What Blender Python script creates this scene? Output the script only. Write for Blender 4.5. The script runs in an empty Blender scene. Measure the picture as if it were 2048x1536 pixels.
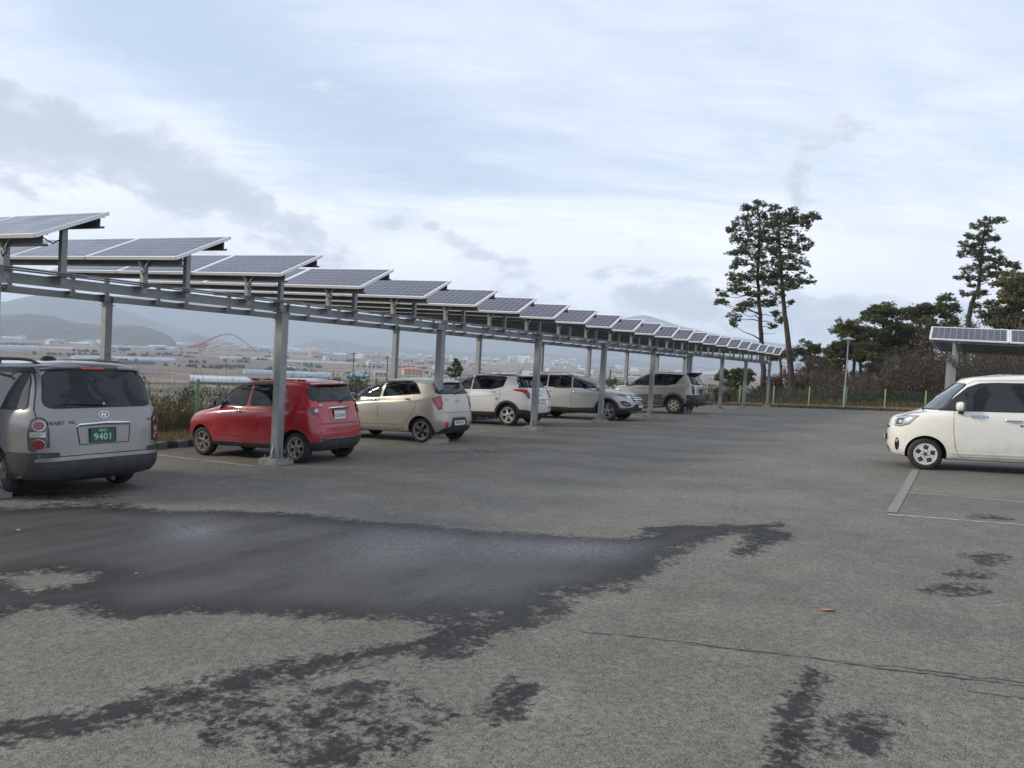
import bpy, bmesh, math, random
import numpy as np
from mathutils import Vector, Matrix, geometry
from mathutils.bvhtree import BVHTree
from mathutils import noise as mnoise

S = bpy.context.scene
COL = S.collection
R_ = math.radians
random.seed(7)

# ---------------------------------------------------------------- camera
# World: +y runs along the row of solar carports, +x to the right of it, z up; the photographer stands near (0, 0).
F_PX, ROLL, PITCH, YAW, EYE = 1570.0, .055, math.atan(58 / 1570.0), R_(30.2), 1.69
cam_d = bpy.data.cameras.new('camera')
cam = bpy.data.objects.new('camera', cam_d); COL.objects.link(cam)
FWD = Vector((-math.sin(YAW) * math.cos(PITCH), math.cos(YAW) * math.cos(PITCH), -math.sin(PITCH)))
_r0 = Vector((math.cos(YAW), math.sin(YAW), 0)); _u0 = _r0.cross(FWD)
CR = _r0 * math.cos(ROLL) + _u0 * math.sin(ROLL)
CU = -_r0 * math.sin(ROLL) + _u0 * math.cos(ROLL)
m = Matrix((CR, CU, -FWD)).transposed().to_4x4(); m.translation = (0, 0, EYE)
cam.matrix_world = m
cam_d.sensor_width = 36; cam_d.lens = F_PX / 2048 * 36
cam_d.clip_start = .05; cam_d.clip_end = 60000
S.camera = cam

def at(px, py, y=None, z=None, d=None):
    """world point seen at photo pixel (px, py), at row distance y, height z, or depth d"""
    r = FWD * F_PX + CR * (px - 1024) - CU * (py - 768)
    if y is not None: k = y / r.y
    elif z is not None: k = (z - EYE) / r.z
    else: k = d / F_PX
    return Vector((0, 0, EYE)) + r * k

# ---------------------------------------------------------------- sun, sky, exposure
SUN_EL, SUN_AZ = R_(26), R_(238)          # azimuth clockwise from +y
sun_d = bpy.data.lights.new('sun', 'SUN'); sun_d.energy = 2.2; sun_d.angle = R_(8); sun_d.color = (1, .90, .74)
sun = bpy.data.objects.new('sun', sun_d); COL.objects.link(sun)
sdir = Vector((math.sin(SUN_AZ) * math.cos(SUN_EL), math.cos(SUN_AZ) * math.cos(SUN_EL), math.sin(SUN_EL)))
sun.rotation_euler = sdir.to_track_quat('Z', 'Y').to_euler()
S.view_settings.view_transform = 'Standard'; S.view_settings.look = 'None'
S.view_settings.exposure = 0.46; S.view_settings.gamma = 1
S.view_settings.use_curve_mapping = False
S.cycles.max_bounces = 6; S.cycles.diffuse_bounces = 3; S.cycles.glossy_bounces = 3
S.cycles.transmission_bounces = 4; S.cycles.transparent_max_bounces = 12; S.cycles.volume_bounces = 2
S.cycles.sample_clamp_indirect = 6

class NT:
    """small node helper"""
    def __init__(s, nt): s.nt = nt; s.N = nt.nodes; s.L = nt.links
    def n(s, typ, **kw):
        n = s.N.new(typ)
        for k, v in kw.items():
            if k.startswith('i_'):
                key = k[2:]
                key = int(key) if key.isdigit() else key.replace('_', ' ')
                if hasattr(v, 'is_linked') or isinstance(v, bpy.types.NodeSocket): s.L.new(v, n.inputs[key])
                else: n.inputs[key].default_value = v
            else: setattr(n, k, v)
        return n
    def math(s, op, a, b=None, c=None, clamp=False):
        n = s.N.new('ShaderNodeMath'); n.operation = op; n.use_clamp = clamp
        for i, v in enumerate((a, b, c)):
            if v is None: continue
            if isinstance(v, bpy.types.NodeSocket): s.L.new(v, n.inputs[i])
            else: n.inputs[i].default_value = v
        return n.outputs[0]
    def vmath(s, op, a, b=None):
        n = s.N.new('ShaderNodeVectorMath'); n.operation = op
        for i, v in enumerate((a, b)):
            if v is None: continue
            if isinstance(v, bpy.types.NodeSocket): s.L.new(v, n.inputs[i])
            else: n.inputs[i].default_value = v
        return n.outputs['Value'] if op in ('DOT_PRODUCT', 'LENGTH', 'DISTANCE') else n.outputs[0]
    def noise(s, vec, scale, detail=4, rough=.55, dist=0):
        n = s.N.new('ShaderNodeTexNoise'); s.L.new(vec, n.inputs['Vector'])
        n.inputs['Scale'].default_value = scale; n.inputs['Detail'].default_value = detail
        n.inputs['Roughness'].default_value = rough; n.inputs['Distortion'].default_value = dist
        return n.outputs['Fac']
    def ramp(s, fac, stops, interp='LINEAR'):
        n = s.N.new('ShaderNodeValToRGB'); s.L.new(fac, n.inputs[0]); cr = n.color_ramp; cr.interpolation = interp
        while len(cr.elements) < len(stops): cr.elements.new(.5)
        for e, (p, c) in zip(cr.elements, stops):
            e.position = p; e.color = (c, c, c, 1) if isinstance(c, (int, float)) else (*c, 1)
        return n.outputs[0]
    def mix(s, fac, a, b, typ='MIX'):
        n = s.N.new('ShaderNodeMix'); n.data_type = 'RGBA'; n.blend_type = typ
        for key, v in ((0, fac), (6, a), (7, b)):
            if isinstance(v, bpy.types.NodeSocket): s.L.new(v, n.inputs[key])
            elif key == 0: n.inputs[0].default_value = v
            else: n.inputs[key].default_value = (*v, 1) if len(v) == 3 else v
        return n.outputs[2]
    def smooth(s, v, lo, hi, a=0.0, b=1.0):
        n = s.N.new('ShaderNodeMapRange'); n.interpolation_type = 'SMOOTHSTEP'
        s.L.new(v, n.inputs[0])
        for i, q in enumerate((lo, hi, a, b)): n.inputs[i + 1].default_value = q
        return n.outputs[0]
    def sep(s, vec):
        n = s.N.new('ShaderNodeSeparateXYZ'); s.L.new(vec, n.inputs[0]); return n.outputs
    def comb(s, x, y, z):
        n = s.N.new('ShaderNodeCombineXYZ')
        for i, v in enumerate((x, y, z)):
            if isinstance(v, bpy.types.NodeSocket): s.L.new(v, n.inputs[i])
            else: n.inputs[i].default_value = v
        return n.outputs[0]
    def bump(s, h, strength, dist=.01):
        n = s.N.new('ShaderNodeBump'); s.L.new(h, n.inputs['Height'])
        n.inputs['Strength'].default_value = strength; n.inputs['Distance'].default_value = dist
        return n.outputs[0]

# world: Nishita sky behind thin high cloud, with darker low cumulus shreds
w = bpy.data.worlds.new('World'); S.world = w; w.use_nodes = True
T = NT(w.node_tree); T.N.clear()
sky = T.n('ShaderNodeTexSky', sky_type='NISHITA', sun_disc=False, sun_elevation=SUN_EL, sun_rotation=SUN_AZ,
          air_density=1.0, dust_density=1.2, ozone_density=1.4, altitude=60)
tc = T.n('ShaderNodeTexCoord').outputs['Generated']
X, Y, Z = T.sep(tc)
# direction turned so that the camera heading is +q, its right is +p
p_ = T.math('ADD', T.math('MULTIPLY', X, math.cos(YAW)), T.math('MULTIPLY', Y, math.sin(YAW)))
q_ = T.math('SUBTRACT', T.math('MULTIPLY', Y, math.cos(YAW)), T.math('MULTIPLY', X, math.sin(YAW)))
az = T.math('ARCTAN2', p_, q_)                       # radians, 0 ahead
el = T.math('ARCSINE', T.math('MINIMUM', T.math('MAXIMUM', Z, -1), 1))
# cloud layer plane coordinates: streaks draw together towards the horizon
h_ = T.math('ADD', T.math('MAXIMUM', Z, 0), .16)
cp = T.comb(T.math('DIVIDE', p_, h_), T.math('DIVIDE', q_, h_), 0)
veil_n = T.noise(T.vmath('MULTIPLY', cp, (.55, .9, 1)), 1.0, 7, .56, .6)
veil_f = T.noise(T.vmath('MULTIPLY', cp, (1.6, 4.2, 1)), 1.7, 6, .62, .9)
veil = T.math('ADD', T.math('MULTIPLY', veil_n, .72), T.math('MULTIPLY', veil_f, .28))
def gauss(a0, e0, sa, se, amp, rot=0.0):
    da = T.math('SUBTRACT', az, a0); de = T.math('SUBTRACT', el, e0)
    if rot:
        c_, s_ = math.cos(rot), math.sin(rot)
        u = T.math('ADD', T.math('MULTIPLY', da, c_), T.math('MULTIPLY', de, s_))
        v = T.math('SUBTRACT', T.math('MULTIPLY', de, c_), T.math('MULTIPLY', da, s_))
    else: u, v = da, de
    r = T.math('ADD', T.math('POWER', T.math('ABSOLUTE', T.math('DIVIDE', u, sa)), 2), T.math('POWER', T.math('ABSOLUTE', T.math('DIVIDE', v, se)), 2))
    return T.math('MULTIPLY', T.math('EXPONENT', T.math('MULTIPLY', r, -1)), amp)
def fsum(items):
    o = items[0]
    for i in items[1:]: o = T.math('ADD', o, i)
    return o
gaps = fsum([gauss(-.33, .31, .26, .085, .22, -.35), gauss(-.12, .26, .30, .055, .11, -.1), gauss(.28, .30, .5, .10, .04), gauss(-.50, .40, .20, .07, .10), gauss(.12, .42, .25, .06, .05)])
vb = T.math('SUBTRACT', veil, gaps)
lowv = T.smooth(el, .02, .24, .22, 0)
vb = T.math('ADD', vb, lowv)
veil_m = T.smooth(vb, .24, .60, .12, 1)
# brightness of the veil: whiter low, faintly lavender grey high
vcol = T.mix(T.smooth(el, .0, .55), (8.4, 8.7, 9.3), (5.6, 6.25, 7.45))
vcol = T.mix(T.smooth(T.noise(cp, .8, 5, .6, .4), .35, .75), vcol, T.mix(.5, vcol, (5.4, 5.6, 6.7)))
base = T.mix(veil_m, T.mix(.62, sky.outputs[0], (4.9, 5.9, 7.5)), vcol)
# shreds of grey cumulus
dvec = T.comb(T.math('MULTIPLY', az, 1.0), T.math('MULTIPLY', el, 1.9), 0)
cn = T.noise(dvec, 11.0, 8, .60, .35)
cn2 = T.noise(dvec, 4.0, 3, .5, .2)
blobs = fsum([gauss(-.53, .215, .14, .060, .32, -.28), gauss(-.40, .185, .11, .036, .30, -.3), gauss(-.30, .150, .10, .032, .32, -.3), gauss(-.58, .16, .07, .035, .26),
              gauss(-.22, .185, .04, .03, .22), gauss(-.14, .155, .05, .012, .20), gauss(-.08, .135, .05, .014, .27, -.45), gauss(-.01, .115, .055, .016, .30, -.3),
              gauss(.10, .105, .016, .010, .24), gauss(.175, .112, .050, .014, .28, -.1), gauss(.20, .085, .06, .015, .22), gauss(.14, .088, .02, .008, .2),
              gauss(.335, .225, .026, .060, .33, .25), gauss(.385, .285, .045, .022, .32, .6), gauss(.40, .075, .16, .022, .24), gauss(.62, .165, .05, .03, .20, .6),
              gauss(.36, .060, .34, .030, .26), gauss(.05, .075, .25, .02, .16), gauss(-.30, .10, .2, .03, .10)])
bandf = T.smooth(el, .03, .10, .04, -.02)
cn3 = T.noise(dvec, 34.0, 6, .62, .2)
cdens = T.math('ADD', T.math('ADD', T.math('MULTIPLY', T.math('SUBTRACT', cn, .5), 1.35), T.math('MULTIPLY', T.math('SUBTRACT', cn3, .5), .35)), T.math('ADD', T.math('ADD', blobs, bandf), T.math('ADD', T.math('MULTIPLY', T.math('SUBTRACT', cn2, .5), .5), .5)))
cmask = T.smooth(cdens, .64, .80, 0, .85)
ccol = T.mix(T.smooth(cdens, .66, .98), (6.0, 6.4, 7.1), (4.2, 4.65, 5.5))
skyc = T.mix(cmask, base, ccol)
bg = T.n('ShaderNodeBackground', i_Color=skyc, i_Strength=.105)
out = T.n('ShaderNodeOutputWorld'); T.L.new(bg.outputs[0], out.inputs[0])

# ---------------------------------------------------------------- materials
MATS = {}
def mat(name, col=(.5, .5, .5), rough=.6, metal=0, coat=0, spec=.5, **kw):
    if name in MATS: return MATS[name]
    m = bpy.data.materials.new(name); m.use_nodes = True
    b = m.node_tree.nodes['Principled BSDF']
    b.inputs['Base Color'].default_value = (*col, 1); b.inputs['Roughness'].default_value = rough
    b.inputs['Metallic'].default_value = metal; b.inputs['Coat Weight'].default_value = coat
    b.inputs['Coat Roughness'].default_value = .04; b.inputs['Specular IOR Level'].default_value = spec
    for k, v in kw.items(): b.inputs[k.replace('_', ' ')].default_value = v
    MATS[name] = m; return m
def nmat(name, build, **kw):
    """material with a node-built colour: build(T, principled, object coords, world pos)"""
    if name in MATS: return MATS[name]
    m = mat(name, **kw); T = NT(m.node_tree); b = m.node_tree.nodes['Principled BSDF']
    oc = T.n('ShaderNodeTexCoord').outputs['Object']; gp = T.n('ShaderNodeNewGeometry').outputs['Position']
    build(T, b, oc, gp); return m
def mottled(name, c1, c2, scale=3, rough=.7, bump=.0, bscale=60, metal=0, coat=0, world=False, r2=None, spec=.5, det=5, lo=.35, hi=.65):
    def f(T, b, oc, gp):
        v = gp if world else oc
        n = T.noise(v, scale, det, .6)
        T.L.new(T.mix(T.smooth(n, lo, hi), c1, c2), b.inputs['Base Color'])
        if r2 is not None: T.L.new(T.smooth(T.noise(v, scale * 2.3, 4), .3, .7, rough, r2), b.inputs['Roughness'])
        if bump: T.L.new(T.bump(T.noise(v, bscale, 4), bump), b.inputs['Normal'])
    return nmat(name, f, rough=rough, metal=metal, coat=coat, spec=spec)

# ---------------------------------------------------------------- mesh tools
def tag(o, label=None, cat=None, group=None, kind=None):
    if label: o['label'] = label
    if cat: o['category'] = cat
    if group: o['group'] = group
    if kind: o['kind'] = kind
    return o
def empty(name, loc=(0, 0, 0), rz=0, label=None, cat=None, group=None):
    o = bpy.data.objects.new(name, None); COL.objects.link(o); o.location = loc; o.rotation_euler = (0, 0, rz)
    o.empty_display_size = .2
    return tag(o, label, cat, group)
def link(name, me, parent=None, loc=None):
    o = bpy.data.objects.new(name, me); COL.objects.link(o)
    if parent is not None: o.parent = parent
    if loc is not None: o.location = loc
    return o
def smooth_me(me, ang=35):
    me.polygons.foreach_set('use_smooth', [True] * len(me.polygons))
    me.set_sharp_from_angle(angle=R_(ang))
class MB:
    def __init__(s): s.v = []; s.f = []; s.mi = []; s.mats = []; s.cur = 0
    def mat(s, m):
        if m not in s.mats: s.mats.append(m)
        s.cur = s.mats.index(m); return s
    def add(s, vs, fs):
        k = len(s.v); s.v.extend([tuple(v) for v in vs]); s.f.extend([tuple(i + k for i in f) for f in fs]); s.mi.extend([s.cur] * len(fs)); return s
    def box(s, c, size, rot=None):
        hx, hy, hz = (q / 2 for q in size)
        vs = [Vector((x * hx, y * hy, z * hz)) for x in (-1, 1) for y in (-1, 1) for z in (-1, 1)]
        if rot is not None: vs = [rot @ v for v in vs]
        c = Vector(c)
        return s.add([v + c for v in vs], [(0, 1, 3, 2), (4, 6, 7, 5), (0, 4, 5, 1), (2, 3, 7, 6), (0, 2, 6, 4), (1, 5, 7, 3)])
    def bar(s, p0, p1, w, h, up=(0, 0, 1)):
        p0, p1 = Vector(p0), Vector(p1); d = (p1 - p0); L = d.length; d.normalize(); up = Vector(up)
        x = d.cross(up)
        if x.length < 1e-5: x = d.cross(Vector((0, 1, 0)))
        x.normalize(); z = x.cross(d)
        rot = Matrix((x, d, z)).transposed()
        return s.box((p0 + p1) / 2, (w, L, h), rot)
    def tube(s, pts, rad, n=8, caps=True):
        pts = [Vector(p) for p in pts]; rads = rad if isinstance(rad, (list, tuple)) else [rad] * len(pts)
        rings = []; k = len(s.v); x = None
        for i, p in enumerate(pts):
            d = (pts[min(i + 1, len(pts) - 1)] - pts[max(i - 1, 0)]).normalized()
            if x is None:
                x = d.cross(Vector((0, 0, 1)));
                if x.length < 1e-3: x = d.cross(Vector((0, 1, 0)))
            else: x = x - d * x.dot(d)
            x.normalize(); y = d.cross(x)
            for j in range(n):
                a = 2 * math.pi * j / n; s.v.append(tuple(p + (x * math.cos(a) + y * math.sin(a)) * rads[i]))
        fs = []
        for i in range(len(pts) - 1):
            for j in range(n):
                a, b = k + i * n + j, k + i * n + (j + 1) % n
                fs.append((a, b, b + n, a + n))
        if caps and n > 2: fs.append(tuple(k + j for j in range(n))[::-1]); fs.append(tuple(k + (len(pts) - 1) * n + j for j in range(n)))
        s.f.extend(fs); s.mi.extend([s.cur] * len(fs)); return s
    def lathe(s, prof, c=(0, 0, 0), axis='z', n=24, closed=False):
        """prof: list of (radius, along)"""
        k = len(s.v); c = Vector(c)
        for r, h in prof:
            for j in range(n):
                a = 2 * math.pi * j / n; u, v = r * math.cos(a), r * math.sin(a)
                p = {'z': (u, v, h), 'y': (u, h, v), 'x': (h, u, v)}[axis]; s.v.append(tuple(Vector(p) + c))
        fs = []
        m_ = len(prof)
        for i in range(m_ if closed else m_ - 1):
            for j in range(n):
                a, b = k + i * n + j, k + i * n + (j + 1) % n; i2 = (i + 1) % m_
                a2, b2 = k + i2 * n + j, k + i2 * n + (j + 1) % n
                fs.append((a, b, b2, a2) if axis != 'y' else (b, a, a2, b2))
        s.f.extend(fs); s.mi.extend([s.cur] * len(fs)); return s
    def prism(s, poly, d0, d1, plane='xz'):
        """extrude a 2D polygon between d0 and d1 along the remaining axis"""
        def P(u, v, d): return {'xz': (u, d, v), 'yz': (d, u, v), 'xy': (u, v, d)}[plane]
        n = len(poly); vs = [P(u, v, d0) for u, v in poly] + [P(u, v, d1) for u, v in poly]
        fs = [tuple(range(n)), tuple(range(2 * n - 1, n - 1, -1))] + [(i, i + n, (i + 1) % n + n, (i + 1) % n) for i in range(n)]
        return s.add(vs, fs)
    def mesh(s, name='m', smooth=None, fix=True):
        me = bpy.data.meshes.new(name); me.from_pydata(s.v, [], s.f)
        for m in s.mats: me.materials.append(m)
        if s.mats: me.polygons.foreach_set('material_index', s.mi)
        if fix:
            bm = bmesh.new(); bm.from_mesh(me); bmesh.ops.recalc_face_normals(bm, faces=bm.faces); bm.to_mesh(me); bm.free()
        me.update()
        if smooth: smooth_me(me, smooth)
        return me
    def build(s, name, m=None, parent=None, smooth=None, loc=None, fix=True):
        me = s.mesh(name, smooth, fix)
        if m is not None and not s.mats: me.materials.append(m)
        return link(name, me, parent, loc)
def np_mesh(name, V, Fq, m, smooth=True):
    me = bpy.data.meshes.new(name); V = np.asarray(V, np.float32); Fq = np.asarray(Fq, np.int32); k = Fq.shape[1]
    me.vertices.add(len(V)); me.vertices.foreach_set('co', V.ravel())
    me.loops.add(Fq.size); me.loops.foreach_set('vertex_index', Fq.ravel())
    me.polygons.add(len(Fq)); me.polygons.foreach_set('loop_start', np.arange(0, Fq.size, k, dtype=np.int32))
    me.polygons.foreach_set('use_smooth', np.full(len(Fq), smooth)); me.update(calc_edges=True)
    me.materials.append(m); return me
def grid_mesh(name, xs, ys, zf, m):
    Xg, Yg = np.meshgrid(xs, ys); Zg = zf(Xg, Yg); nx, ny = len(xs), len(ys)
    V = np.stack([Xg.ravel(), Yg.ravel(), Zg.ravel()], 1)
    i = np.arange(nx - 1)[None, :] + nx * np.arange(ny - 1)[:, None]
    Fq = np.stack([i, i + 1, i + nx + 1, i + nx], -1).reshape(-1, 4)
    return np_mesh(name, V, Fq, m), V
_VN = np.random.RandomState(3).rand(256, 256)
def vnoise(x, y):
    xi, yi = np.floor(x).astype(int), np.floor(y).astype(int); fx, fy = x - xi, y - yi
    fx, fy = fx * fx * (3 - 2 * fx), fy * fy * (3 - 2 * fy)
    g = lambda a, b: _VN[a % 256, b % 256]
    return (g(xi, yi) * (1 - fx) + g(xi + 1, yi) * fx) * (1 - fy) + (g(xi, yi + 1) * (1 - fx) + g(xi + 1, yi + 1) * fx) * fy
def fbm(x, y, o=5, g=.5):
    a, s, t = 1.0, 0, 0
    for k in range(o): s = s + a * vnoise(x * 2 ** k + 17 * k, y * 2 ** k + 9 * k); t += a; a *= g
    return s / t
# ================================================================ GROUND
_TY = np.array([-30, 0, 5, 10, 15, 20, 28, 34, 43, 49, 51.5, 60.])
_TZ = np.array([0, 0, 0, -.02, .03, .06, .04, 0, -.08, -.17, -.24, -.3])
def G(x, y):
    """height of the tarmac: it falls gently to the left and away"""
    a = np.clip(-np.asarray(x, float), -25, 17)
    z = -.045 * np.maximum(a - .8, 0) + .046 * np.clip(.8 - a, 0, 14) - .0144
    return z + np.interp(y, _TY, _TZ)
KX, KY = -14.3, 51.2                                  # inner faces of the left and the far kerb
def lines(a, b, fa, fb, fine, coarse):
    o = list(np.arange(a, fa, coarse)) + list(np.arange(fa, fb, fine)) + list(np.arange(fb, b, coarse)) + [b]
    return np.array(o)
WET = [  # outlines of the wet patches as traced on the tarmac, in photo pixels
 [(0,1018),(120,1012),(240,1010),(330,1022),(450,1020),(560,1024),(640,1030),(720,1040),(830,1047),(950,1062),(1080,1067),(1180,1074),(1240,1076),(1280,1072),(1300,1060),(1345,1050),(1400,1052),(1445,1048),(1500,1055),(1560,1045),(1545,1058),(1590,1066),(1580,1080),(1535,1092),(1510,1110),(1478,1112),(1470,1096),(1490,1082),(1480,1068),(1440,1075),(1400,1092),(1378,1102),(1350,1122),(1300,1145),(1240,1178),(1180,1190),(1120,1194),(1135,1212),(1110,1232),(1060,1250),(1000,1275),(960,1288),(930,1310),(880,1330),(850,1308),(840,1300),(780,1308),(700,1322),(640,1330),(560,1352),(480,1376),(400,1400),(330,1420),(220,1440),(120,1452),(0,1480),(-200,1500),(-200,1450),(0,1450),(150,1430),(260,1412),(400,1378),(480,1348),(560,1334),(640,1318),(740,1300),(830,1282),(860,1258),(850,1238),(780,1240),(640,1238),(520,1228),(360,1226),(250,1240),(160,1228),(150,1214),(60,1222),(0,1240),(-250,1250),(-250,1020)],
 [(1640,1342),(1625,1358),(1600,1375),(1580,1380),(1572,1395),(1555,1430),(1545,1480),(1550,1520),(1548,1580),(1610,1580),(1612,1520),(1600,1480),(1612,1460),(1600,1420),(1604,1395),(1630,1375),(1648,1350)],
 [(1030,1365),(1012,1378),(1010,1395),(990,1425),(1020,1428),(1030,1405),(1050,1395),(1045,1372)],
 [(60,1390),(420,1300),(440,1330),(330,1370)],
]
HOLES = [[(10,1155),(70,1146),(165,1150),(172,1162),(120,1170),(60,1182),(40,1172)], [(962,1232),(985,1228),(978,1238),(955,1240)], [(935,1285),(985,1278),(1000,1284),(960,1290)]]
WET[3] = [(280,1378),(340,1366),(345,1378),(310,1392)]
BLOTS = [  # damp speckle, and darker ground under the carport: centre, radii (px), amount
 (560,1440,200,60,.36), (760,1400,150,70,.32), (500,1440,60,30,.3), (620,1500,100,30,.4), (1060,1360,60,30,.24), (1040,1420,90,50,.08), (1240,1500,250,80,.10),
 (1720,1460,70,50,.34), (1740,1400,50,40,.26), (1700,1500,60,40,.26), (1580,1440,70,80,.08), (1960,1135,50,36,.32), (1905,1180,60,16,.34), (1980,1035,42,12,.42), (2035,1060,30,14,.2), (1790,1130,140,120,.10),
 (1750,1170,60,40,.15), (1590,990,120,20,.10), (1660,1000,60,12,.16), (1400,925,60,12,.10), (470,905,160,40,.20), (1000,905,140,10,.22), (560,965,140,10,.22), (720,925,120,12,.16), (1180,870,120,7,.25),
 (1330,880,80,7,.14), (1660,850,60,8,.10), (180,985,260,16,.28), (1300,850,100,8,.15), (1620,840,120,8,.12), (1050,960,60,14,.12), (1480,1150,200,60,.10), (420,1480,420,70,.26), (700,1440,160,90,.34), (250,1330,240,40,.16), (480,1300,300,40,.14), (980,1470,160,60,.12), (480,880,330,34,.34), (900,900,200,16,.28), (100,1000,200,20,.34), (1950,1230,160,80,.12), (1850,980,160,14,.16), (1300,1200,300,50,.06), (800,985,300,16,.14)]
SHEEN = [(390,1062,150,34,1.1), (560,1065,240,44,.55), (820,1095,240,56,1.15), (1000,1095,200,40,1.0), (1150,1098,150,28,1.2), (900,1160,280,64,.6), (640,1130,220,60,.5), (500,1170,300,50,.25)]
def px_ground(px, py):
    p = at(px, py, z=-.2)
    for _ in range(12): p = at(px, py, z=.5 * p.z + .5 * float(G(p.x, p.y)))
    return p
def poly_sd(P, V):
    """signed distance of points V to polygon P, negative inside"""
    d = np.full(len(V), 1e9); ins = np.zeros(len(V), bool); n = len(P)
    for i in range(n):
        a, b = np.array(P[i]), np.array(P[(i + 1) % n]); e = b - a
        w_ = V - a; t = np.clip((w_ @ e) / (e @ e + 1e-12), 0, 1); q = w_ - t[:, None] * e
        d = np.minimum(d, np.sqrt((q ** 2).sum(1)))
        c = ((a[1] <= V[:, 1]) & (b[1] > V[:, 1])) | ((b[1] <= V[:, 1]) & (a[1] > V[:, 1]))
        with np.errstate(divide='ignore', invalid='ignore'):
            xi = a[0] + (V[:, 1] - a[1]) / (b[1] - a[1]) * e[0]
        ins ^= c & (V[:, 0] < xi)
    return np.where(ins, -d, d)

def asphalt(T, b, oc, gp):
    wet = T.n('ShaderNodeAttribute', attribute_name='wet').outputs['Fac']
    sheen = T.n('ShaderNodeAttribute', attribute_name='sheen').outputs['Fac']
    st = T.n('ShaderNodeTexVoronoi', feature='F1', i_Vector=gp, i_Scale=118.0); stone = st.outputs['Distance']; sc_ = T.sep(st.outputs['Color'])[0]
    st2 = T.n('ShaderNodeTexVoronoi', feature='F1', i_Vector=gp, i_Scale=48.0).outputs['Distance']
    n1 = T.noise(gp, .35, 6, .62); n2 = T.noise(gp, 2.4, 6, .65); n3 = T.noise(gp, 24, 5, .7); n4 = T.noise(gp, 160, 2, .6)
    # streaks drawn out along the drive direction
    n5 = T.noise(T.vmath('MULTIPLY', gp, (1.6, .38, 1)), 1.3, 6, .6)
    col = T.mix(T.smooth(n1, .35, .66), (.142, .130, .106), (.225, .208, .172))
    col = T.mix(T.smooth(n5, .38, .72, 0, .55), col, (.185, .175, .150))
    n7 = T.noise(gp, .16, 4, .6)
    col = T.mix(T.smooth(n7, .42, .62, 0, .38), col, (.128, .119, .100))
    col = T.mix(T.smooth(n2, .45, .72, 0, .40), col, (.275, .256, .212))
    # aggregate: pale chips with dark gaps between
    chip = T.smooth(stone, .20, .62, 1, 0)
    gapn = T.math('MULTIPLY', T.smooth(n3, .34, .60), T.smooth(stone, .28, .62))
    col = T.mix(T.math('MULTIPLY', chip, T.smooth(sc_, .40, .95, 0, .50)), col, (.38, .36, .31))
    col = T.mix(T.math('MULTIPLY', gapn, .70), col, (.034, .032, .028))
    col = T.mix(T.smooth(n4, .58, .72, 0, .45), col, (.055, .053, .05))
    # damp speckle and darker ground
    n6 = T.noise(gp, 7.5, 4, .65, .3)
    wn = T.math('ADD', T.math('MULTIPLY', n3, .45), T.math('ADD', T.math('MULTIPLY', n2, .35), T.math('MULTIPLY', n6, .5)))
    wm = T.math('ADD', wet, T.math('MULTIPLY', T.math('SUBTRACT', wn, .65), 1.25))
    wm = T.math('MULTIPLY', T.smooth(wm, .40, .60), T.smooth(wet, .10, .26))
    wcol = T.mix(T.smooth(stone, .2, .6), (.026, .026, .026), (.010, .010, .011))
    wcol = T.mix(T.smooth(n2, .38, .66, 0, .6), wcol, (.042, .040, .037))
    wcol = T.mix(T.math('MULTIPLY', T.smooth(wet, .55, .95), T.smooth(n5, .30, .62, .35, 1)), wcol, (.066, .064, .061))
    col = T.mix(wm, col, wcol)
    T.L.new(col, b.inputs['Base Color'])
    sh = T.math('MULTIPLY', wm, T.math('MULTIPLY', sheen, T.smooth(n3, .80, .40)))
    T.L.new(T.math('ADD', T.math('SUBTRACT', .90, T.math('MULTIPLY', wm, .20)), T.math('MULTIPLY', sh, -.34)), b.inputs['Roughness'])
    hgt = T.math('ADD', T.math('MULTIPLY', stone, -.7), T.math('ADD', T.math('MULTIPLY', n3, .6), T.math('MULTIPLY', st2, -.5)))
    bs = T.n('ShaderNodeBump', i_Height=hgt, i_Distance=.0038)
    T.L.new(T.math('SUBTRACT', .80, T.math('MULTIPLY', sh, .74)), bs.inputs['Strength'])
    T.L.new(bs.outputs[0], b.inputs['Normal'])
    T.L.new(T.math('ADD', T.math('SUBTRACT', .42, T.math('MULTIPLY', wm, .20)), T.math('MULTIPLY', sh, .34), None, True), b.inputs['Specular IOR Level'])
M_ASPH = nmat('asphalt', asphalt)
xs = lines(-14.35, 26, -10.2, 3.2, .05, .4); ys = lines(-12, 51.3, 1.2, 15.5, .05, .4)
lot_me, V = grid_mesh('tarmac', xs, ys, G, M_ASPH)
V2 = V[:, :2].astype(float)
fwd_mask = (V2[:, 1] > .5) & (V2[:, 0] > -15)
wet = np.zeros(len(V2)); 
hi = np.where(fwd_mask)[0]
sd = np.full(len(hi), 9.0)
for i, P in enumerate(WET):
    W2 = np.array([px_ground(*q)[:2] for q in P]); q_ = poly_sd(W2, V2[hi]); sd = np.minimum(sd, q_ if i == 0 else np.where(q_ > 0, q_ * 5, q_))
for P in HOLES:
    W2 = np.array([px_ground(*q)[:2] for q in P]); sd = np.maximum(sd, -poly_sd(W2, V2[hi]))
wet[hi] = np.clip(np.where(sd < 0, .50 - sd * .75, .50 - sd * 1.9), 0, 1)
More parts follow.
